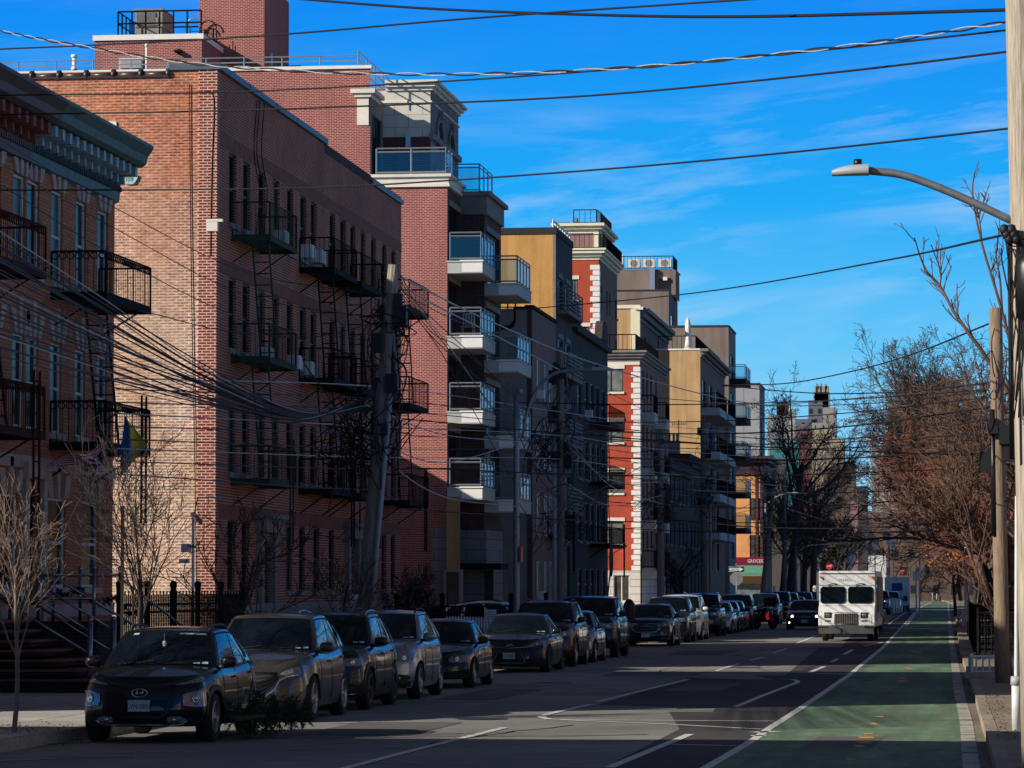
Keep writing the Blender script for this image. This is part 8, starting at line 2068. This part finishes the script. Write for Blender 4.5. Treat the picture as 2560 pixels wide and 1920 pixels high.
# rows of distant trees closing the street
src = tree('distant bare tree', (-13.5, 390, 0), 15, 41, 'dark', 'dark', r=.32, kids=(11, 8, 6), rmin=.03, spread=(30, 60), group='distant street trees'); src2 = tree('distant bare tree', (2.5, 300, 0), 13, 42, 'brown', 'dark', r=.28, kids=(11, 8, 6), rmin=.026, lean=(-.15, 0, 1), spread=(30, 65), group='distant street trees')
LAB = 'bare tree in the distant rows that close the view down the street'
src['label'] = LAB; src2['label'] = LAB
rnd = random.Random(77)
for k in range(26):
    s_ = (src, src2)[k % 2]; c = s_.copy(); COL.objects.link(c)
    for ch in s_.children: d = ch.copy(); COL.objects.link(d); d.parent = c
    yy_ = 330 + 18 * k + rnd.uniform(0, 8); side = k % 2
    c.location = ((-14 - rnd.uniform(0, 2)) if side == 0 else (1.5 - .012 * (yy_ - 300) + rnd.uniform(0, 2)), yy_, 0); c.rotation_euler = (0, 0, rnd.uniform(0, 6.28)); sc_ = rnd.uniform(.8, 1.15); c.scale = (sc_, sc_, sc_)
for k in range(10):
    c = src2.copy(); COL.objects.link(c)
    for ch in src2.children: d = ch.copy(); COL.objects.link(d); d.parent = c
    c.location = (5 + rnd.uniform(-2, 6), 175 + 20 * k, 0); c.rotation_euler = (0, 0, rnd.uniform(0, 6.28)); sc_ = rnd.uniform(.8, 1.05); c.scale = (sc_, sc_, sc_)
src3 = tree('distant bare tree', (-16.5, 330, 0), 16, 43, 'grey', 'dark', r=.3, kids=(11, 8, 7), rmin=.022, spread=(25, 55), trop=(.3, 0, .8), group='distant street trees'); src3['label'] = LAB
# dead leaves
m = MB(); rnd = random.Random(9)
for k in range(1300):
    if k < 450: c = atG(rnd.uniform(0, 205), rnd.gauss(1850, 9)); c = Vector((c.x, c.y, .012)) if c.x > XKL else Vector((c.x, c.y, .16))
    elif k < 1100: y_ = rnd.uniform(46, 66); c = Vector((sample(KR, y_) + abs(rnd.gauss(.3, .12)), y_, .165))
    else: c = Vector((rnd.uniform(-12.1, -11.6), rnd.uniform(44, 120), .012))
    a = rnd.uniform(0, 6.28); s_ = rnd.uniform(.008, .024); u = Vector((math.cos(a), math.sin(a), rnd.uniform(0, .6))) * s_; v = Vector((-math.sin(a), math.cos(a), rnd.uniform(0, .5))) * s_ * .6
    m.add([c - u, c + v, c + u, c - v], [(0, 1, 2, 3)])
tag(m.build('dead_leaves', plain('leaf_litter', (.20, .13, .07), .9, .5, 4)), 'dry brown leaf litter along both kerbs', 'leaf litter', kind='stuff')
# ------------------------------------------------------------------ the city beyond
def tower(label, x0, x1, ytop, Y, col, win=(.02, .02, .025), bw=3.2, rh=3.3, steps=(), ms=.9, name='distant_tower', ybase=None):
    a = atY(x0, 1400, Y).x; b = atY(x1, 1400, Y).x; H = zOf(ytop, Y)
    k = 'city_%s_%d' % (name, int(x0)); mt = brick(k, win, sc3(win, 1.6), col, bw=bw, rh=rh, ms=ms, dirt=.1, bstr=.0)
    t = thing(name, label, 'building', ((a + b) / 2, Y, 0)); m = MB(); m.box(a, b, Y, Y + (b - a) * .8, 0, H); m.build('wall', mt, t)
    for (p, q, yt) in steps:
        p_ = atY(p, 1400, Y).x; q_2 = atY(q, 1400, Y).x; m = MB(); m.box(p_, q_2, Y + 2, Y + (b - a) * .7, H, zOf(yt, Y)); m.build('upper_stage', mt, t)
    m = MB(); m.box(a, b, Y + 1, Y + 5, H, H + 1.2); m.build('roof_edge', plain(k + 'r', sc3(col, .8), .8), t); return t
tower('pale stepped skyscraper with crenellated top, tallest on the skyline', 2028, 2092, 1030, 1500, (.36, .34, .29), steps=((2035, 2075, 985), (2038, 2073, 970), (2042, 2046, 963), (2052, 2056, 963), (2064, 2068, 965)), bw=3.4, rh=4.2, ms=1.5)
tower('dark mid rise block with reddish penthouse left of the skyscraper', 1990, 2030, 1060, 1200, (.16, .17, .20), steps=((2022, 2058, 1005),), bw=3, rh=3.5)
tower('brick red water tank block on the skyline', 1943, 1972, 1030, 1000, (.26, .10, .08), bw=3, steps=((1943, 1970, 1008),))
tower('white and grey apartment slab behind the bare tree', 1920, 1985, 1052, 900, (.40, .40, .42), bw=3.6, rh=3.6, ms=1.5)
tower('white slab with dark window columns', 1972, 1990, 1040, 880, (.42, .42, .41), win=(.02, .02, .03), bw=2.4, rh=30, ms=1.0)
tower('crimson brick block below the skyscraper', 1994, 2030, 1090, 700, (.20, .08, .075), bw=3, rh=3)
tower('sunlit cream apartment tower in the middle distance', 2030, 2112, 1118, 620, (.40, .34, .24), bw=3.0, rh=3.0, ms=1.35, steps=((2036, 2078, 1078),))
tower('teal glazed block at the left of the street end', 1925, 1998, 1128, 520, (.10, .26, .27), win=(.04, .17, .19), bw=1.2, rh=9, ms=.12)
tower('dark block under the teal one', 1905, 1965, 1175, 400, (.10, .085, .08), bw=2, rh=3)
tower('brown brick block behind the street trees', 2060, 2140, 1190, 480, (.16, .11, .08), bw=2.4, rh=3)
tower('dark tower with brown face among the right trees', 2135, 2170, 1240, 470, (.07, .06, .06), bw=2.4, rh=3)
tower('pink banner fronted building at the street end', 2125, 2145, 1275, 455, (.30, .17, .17), bw=2.0, rh=3, ms=1.3)
tower('brown brick tower showing through the right hand trees', 2222, 2262, 1032, 1000, (.24, .13, .09), bw=2.6, rh=3, steps=((2235, 2250, 1018),))
tower('pale slab between the right hand branches', 2180, 2330, 1155, 800, (.38, .34, .30), bw=3, rh=3.2, ms=1.5)
tower('brick tower high behind the branches at the right', 2352, 2390, 968, 900, (.24, .13, .09), bw=2.6, rh=3)
tower('long low brick block closing the street', 2140, 2420, 1300, 640, (.16, .11, .085), bw=3, rh=3.2)
tower('white low shop row at the street end', 2150, 2215, 1408, 560, (.75, .73, .68), win=(.10, .08, .07), bw=2.5, rh=3.4, ms=1.6)
tower('low red brick shops beyond the signals', 1990, 2150, 1385, 540, (.16, .08, .06), bw=2.5, rh=3.2)
tower('brown brick row at the right of the street end', 2300, 2560, 1330, 520, (.14, .09, .07), bw=2.6, rh=3.2)
tower('low dark brick row beyond the far corner store', 1880, 2000, 1340, 470, (.09, .07, .06), bw=2.4, rh=3.2)
# ------------------------------------------------------------------ overhead cables, each strung in space
def cable(pts, r, mat='wire', label='black overhead cable crossing the sky', group='high cables across the sky', px='P', n=5):
    k = K if px == 'P' else 1.0
    q = [atY(x * k, y * k, Y) for x, y, Y in pts]; path = smooth_path(q, 8)
    m = MB(); m.tube(path, r, n, False); o = m.build('overhead_cable', MP[mat]); rebase(o); return tag(o, label, 'cable', group)
def ly(pts, Y0, Y1): n = len(pts); return [(x, y, Y0 + (Y1 - Y0) * i / (n - 1)) for i, (x, y) in enumerate(pts)]
cable(ly([(600, -6), (900, 17), (1210, 30), (1600, 36), (2230, 20)], 62, 40), .022, label='thick black cable entering at the top of the sky')
cable(ly([(-20, 107), (320, 92), (640, 72), (940, 46), (1210, 26), (1660, -4)], 60, 44), .015, label='black cable rising from the left edge to the top of the sky')
cable(ly([(-20, 206), (450, 200), (870, 181), (1300, 152), (1800, 106), (2240, 58)], 58, 38), .013, label='thin black cable just below the twisted one')
cable(ly([(-20, 248), (450, 240), (870, 226), (1300, 205), (1800, 157), (2240, 104)], 58, 38), .014, label='black cable second below the twisted one')
cable(ly([(-20, 411), (470, 409), (800, 400), (1300, 366), (1750, 325), (2240, 271)], 58, 38), .013, label='lone black cable crossing the middle of the sky')
cable(ly([(1090, 672), (1500, 633), (1900, 565), (2172, 507)], 110, 38), .016, label='slack black cable reaching the bundle on the pale pole')
cable(ly([(1560, 832), (1700, 828), (1850, 800), (1980, 762), (2135, 700)], 150, 78), .022, label='black cable climbing to the top of the brown pole')
# twisted service cable, black and bare strands
base = smooth_path([atY(x * K, y * K, Y) for x, y, Y in ly([(-20, 63), (160, 97), (450, 140), (850, 160), (1300, 150), (1800, 103), (2240, 38)], 56, 38)], 40)
t = thing('overhead_cable', 'twisted bundle of black and bright bare strands across the upper sky', 'cable', base[0])
for ph, mt in ((0, 'wire'), (PI, 'wirelit')):
    m = MB(); pts = []
    for i, p in enumerate(base): a = ph + i * .55; pts.append(p - base[0] + Vector((0, math.cos(a) * .012, math.sin(a) * .017)))
    m.tube(pts, .011 if mt == 'wire' else .008, 5, False); m.build('strand', MP[mt], t, False)
# cables gathering on the leaning pole
LP = Vector((-12.6, Yl, .15)) + dL
rnd = random.Random(4)
G1 = dict(label='one of the dark cables slanting from the left edge to the leaning pole', group='cables between the left edge and the leaning pole')
for k in range(22):
    y0 = 490 + k * 13 + rnd.uniform(-6, 6); ym = 800 + k * 3.5 + rnd.uniform(-10, 10); ye = 905 - k * 1.7
    cable([(-20, y0, 46), (230, y0 + (ym - y0) * .5 + 10, 55), (440 + rnd.uniform(-30, 30), ym, 63), (640, (ym + ye) / 2 + 38, 69), (790 + rnd.uniform(-5, 10), ye - 15, Yl)], .009 + .004 * (k % 3), 'wire' if k % 9 else 'wirelit', **G1)
cable([(300, 672, 62), (340, 680, 63), (460, 710, 66), (560, 722, 70), (680, 728, 73), (836, 690, Yl)], .010, label='cable with round clamps swinging below the first fire escape', group='cables between the left edge and the leaning pole')
for (y0, y1, y2) in ((290, 455, 640), (340, 500, 690), (385, 560, 742)):
    cable([(-20, y0, 50), (260, y1, 60), (540, y2 - 50, 70), (836, y2, Yl)], .008, label='thin cable descending across both brick fronts to the leaning pole', group='cables between the left edge and the leaning pole')
G2 = dict(label='one of the level cables running along the parked cars behind the leaning pole', group='level cables above the parked cars')
for k in range(9):
    y0 = 800 + k * 26 + rnd.uniform(-8, 8); y1 = 850 + k * 17
    cable([(250, y0 + 20, 64), (830, y0 + 45 + rnd.uniform(-8, 8), 90), (1210, y1 + 40, 112), (1430, y1 + 70, 150), (1700, y1 + 95 + rnd.uniform(-12, 12), 215)], .013, 'wire' if k % 3 else 'wirelit', **G2)
# fan from the leaning pole top down the street
G3 = dict(label='one of the cables fanning down the street from the top of the leaning pole', group='cables fanning from the leaning pole')
for k, (xe, ye, Ye) in enumerate(((1210, 800, 112), (1430, 905, 150), (1150, 900, 104), (1060, 880, 100), (1120, 960, 103), (1040, 790, 100), (1210, 990, 112), (1130, 1075, 104))):
    cable([(866, 596 + k * 7, Yl), (905 + 6 * k, 640 + k * 16, Yl + 6), ((866 + xe) / 2 + 30, (600 + ye) / 2 + 24 + k * 5, (Yl + Ye) / 2), (xe, ye, Ye)], .011 if k else .02, 'wirelit' if k in (0, 3) else 'wire', **G3)
cable([(866, 598, Yl), (1050, 690, 95), (1300, 790, 118), (1600, 868, 160), (1760, 868, 200), (2140, 830, 260)], .022, 'wirelit', label='long pale cable sagging down the street past the scarlet building', group='cables fanning from the leaning pole')
# street crossings in the middle distance
G4 = dict(label='one of the many black cables strung across the street above the cars', group='cables crossing the street in the middle distance')
rows = [(1560, 833, 2130, 828, 150, 80), (1420, 860, 2130, 845, 150, 80), (1240, 912, 2135, 858, 118, 80), (1250, 930, 2135, 880, 118, 82), (1230, 945, 2140, 935, 125, 82), (1300, 962, 2140, 948, 130, 90), (1230, 985, 2140, 968, 125, 84), (870, 905, 2140, 985, 76, 90), (880, 1010, 2130, 1010, 80, 95), (1420, 1055, 2130, 1045, 150, 100), (1230, 1078, 2100, 1065, 125, 100), (880, 1100, 2100, 1110, 80, 110), (1420, 1120, 2090, 1125, 150, 120), (1230, 1135, 2080, 1145, 125, 120), (1520, 1015, 2135, 925, 175, 84), (1640, 1080, 2120, 1185, 220, 140), (1640, 1050, 2110, 1160, 220, 130), (1120, 870, 2135, 842, 104, 80), (1530, 940, 2138, 905, 175, 84), (1640, 1130, 2080, 1215, 230, 150)]
for k, (xa, ya, xb_, yb, Ya, Yb) in enumerate(rows):
    s_ = 10 + 14 * rnd.random(); cable([(xa, ya, Ya), (xa + (xb_ - xa) * .33, ya + (yb - ya) * .33 + s_, Ya + (Yb - Ya) * .33), (xa + (xb_ - xa) * .66, ya + (yb - ya) * .66 + s_, Ya + (Yb - Ya) * .66), (xb_, yb, Yb)], .015 + .006 * (k % 3 == 0), 'wire', **G4)
# drooping service loops around the mid poles
G5 = dict(label='one of the sagging service cables looped between the poles', group='sagging loops between poles')
for k in range(16):
    xa, Ya, xb_, Yb = ((1210, 112, 1428, 149), (1428, 149, 1525, 176), (1525, 176, 1650, 228), (780, Yl + 2, 1115, 101), (1115, 101, 1210, 112), (1428, 149, 1130, 101))[k % 6]; ya = 1040 + rnd.uniform(-120, 60); yb = 1050 + rnd.uniform(-110, 50); s_ = rnd.uniform(15, 60)
    if k % 6 == 3: ya -= 140
    cable([(xa, ya, Ya), ((xa + xb_) / 2, (ya + yb) / 2 + s_, (Ya + Yb) / 2), (xb_, yb, Yb)], .014, 'wirelit' if k % 3 == 0 else 'wire', **G5)
# dark snarl of cable on the leaning pole and on the pole beside the black tenement
def snarl(par, c, R_, n, seed):
    r_ = random.Random(seed); m = MB()
    for k in range(n):
        p = [c + Vector((r_.gauss(0, R_), r_.gauss(0, R_ * .5), r_.gauss(0, R_ * 1.2))) for i in range(4)]; m.tube(smooth_path(p, 4), .013, 4, False)
    m.build('cable_snarl', MP['wire'], par, False)
snarl(pl_, dL * .87, .22, 26, 1); snarl(pl_, dL * .58 + Vector((-.3, 0, 0)), .45, 40, 2); snarl(t3, d3 * .66 + Vector((-.4, 0, 0)), .4, 26, 3); snarl(t3, d3 * .42, .4, 16, 5); snarl(t4, d4 * .6, .5, 20, 6); snarl(t5, d5 * .6, .45, 14, 7); snarl(t6, d6 * .6, .5, 16, 8)
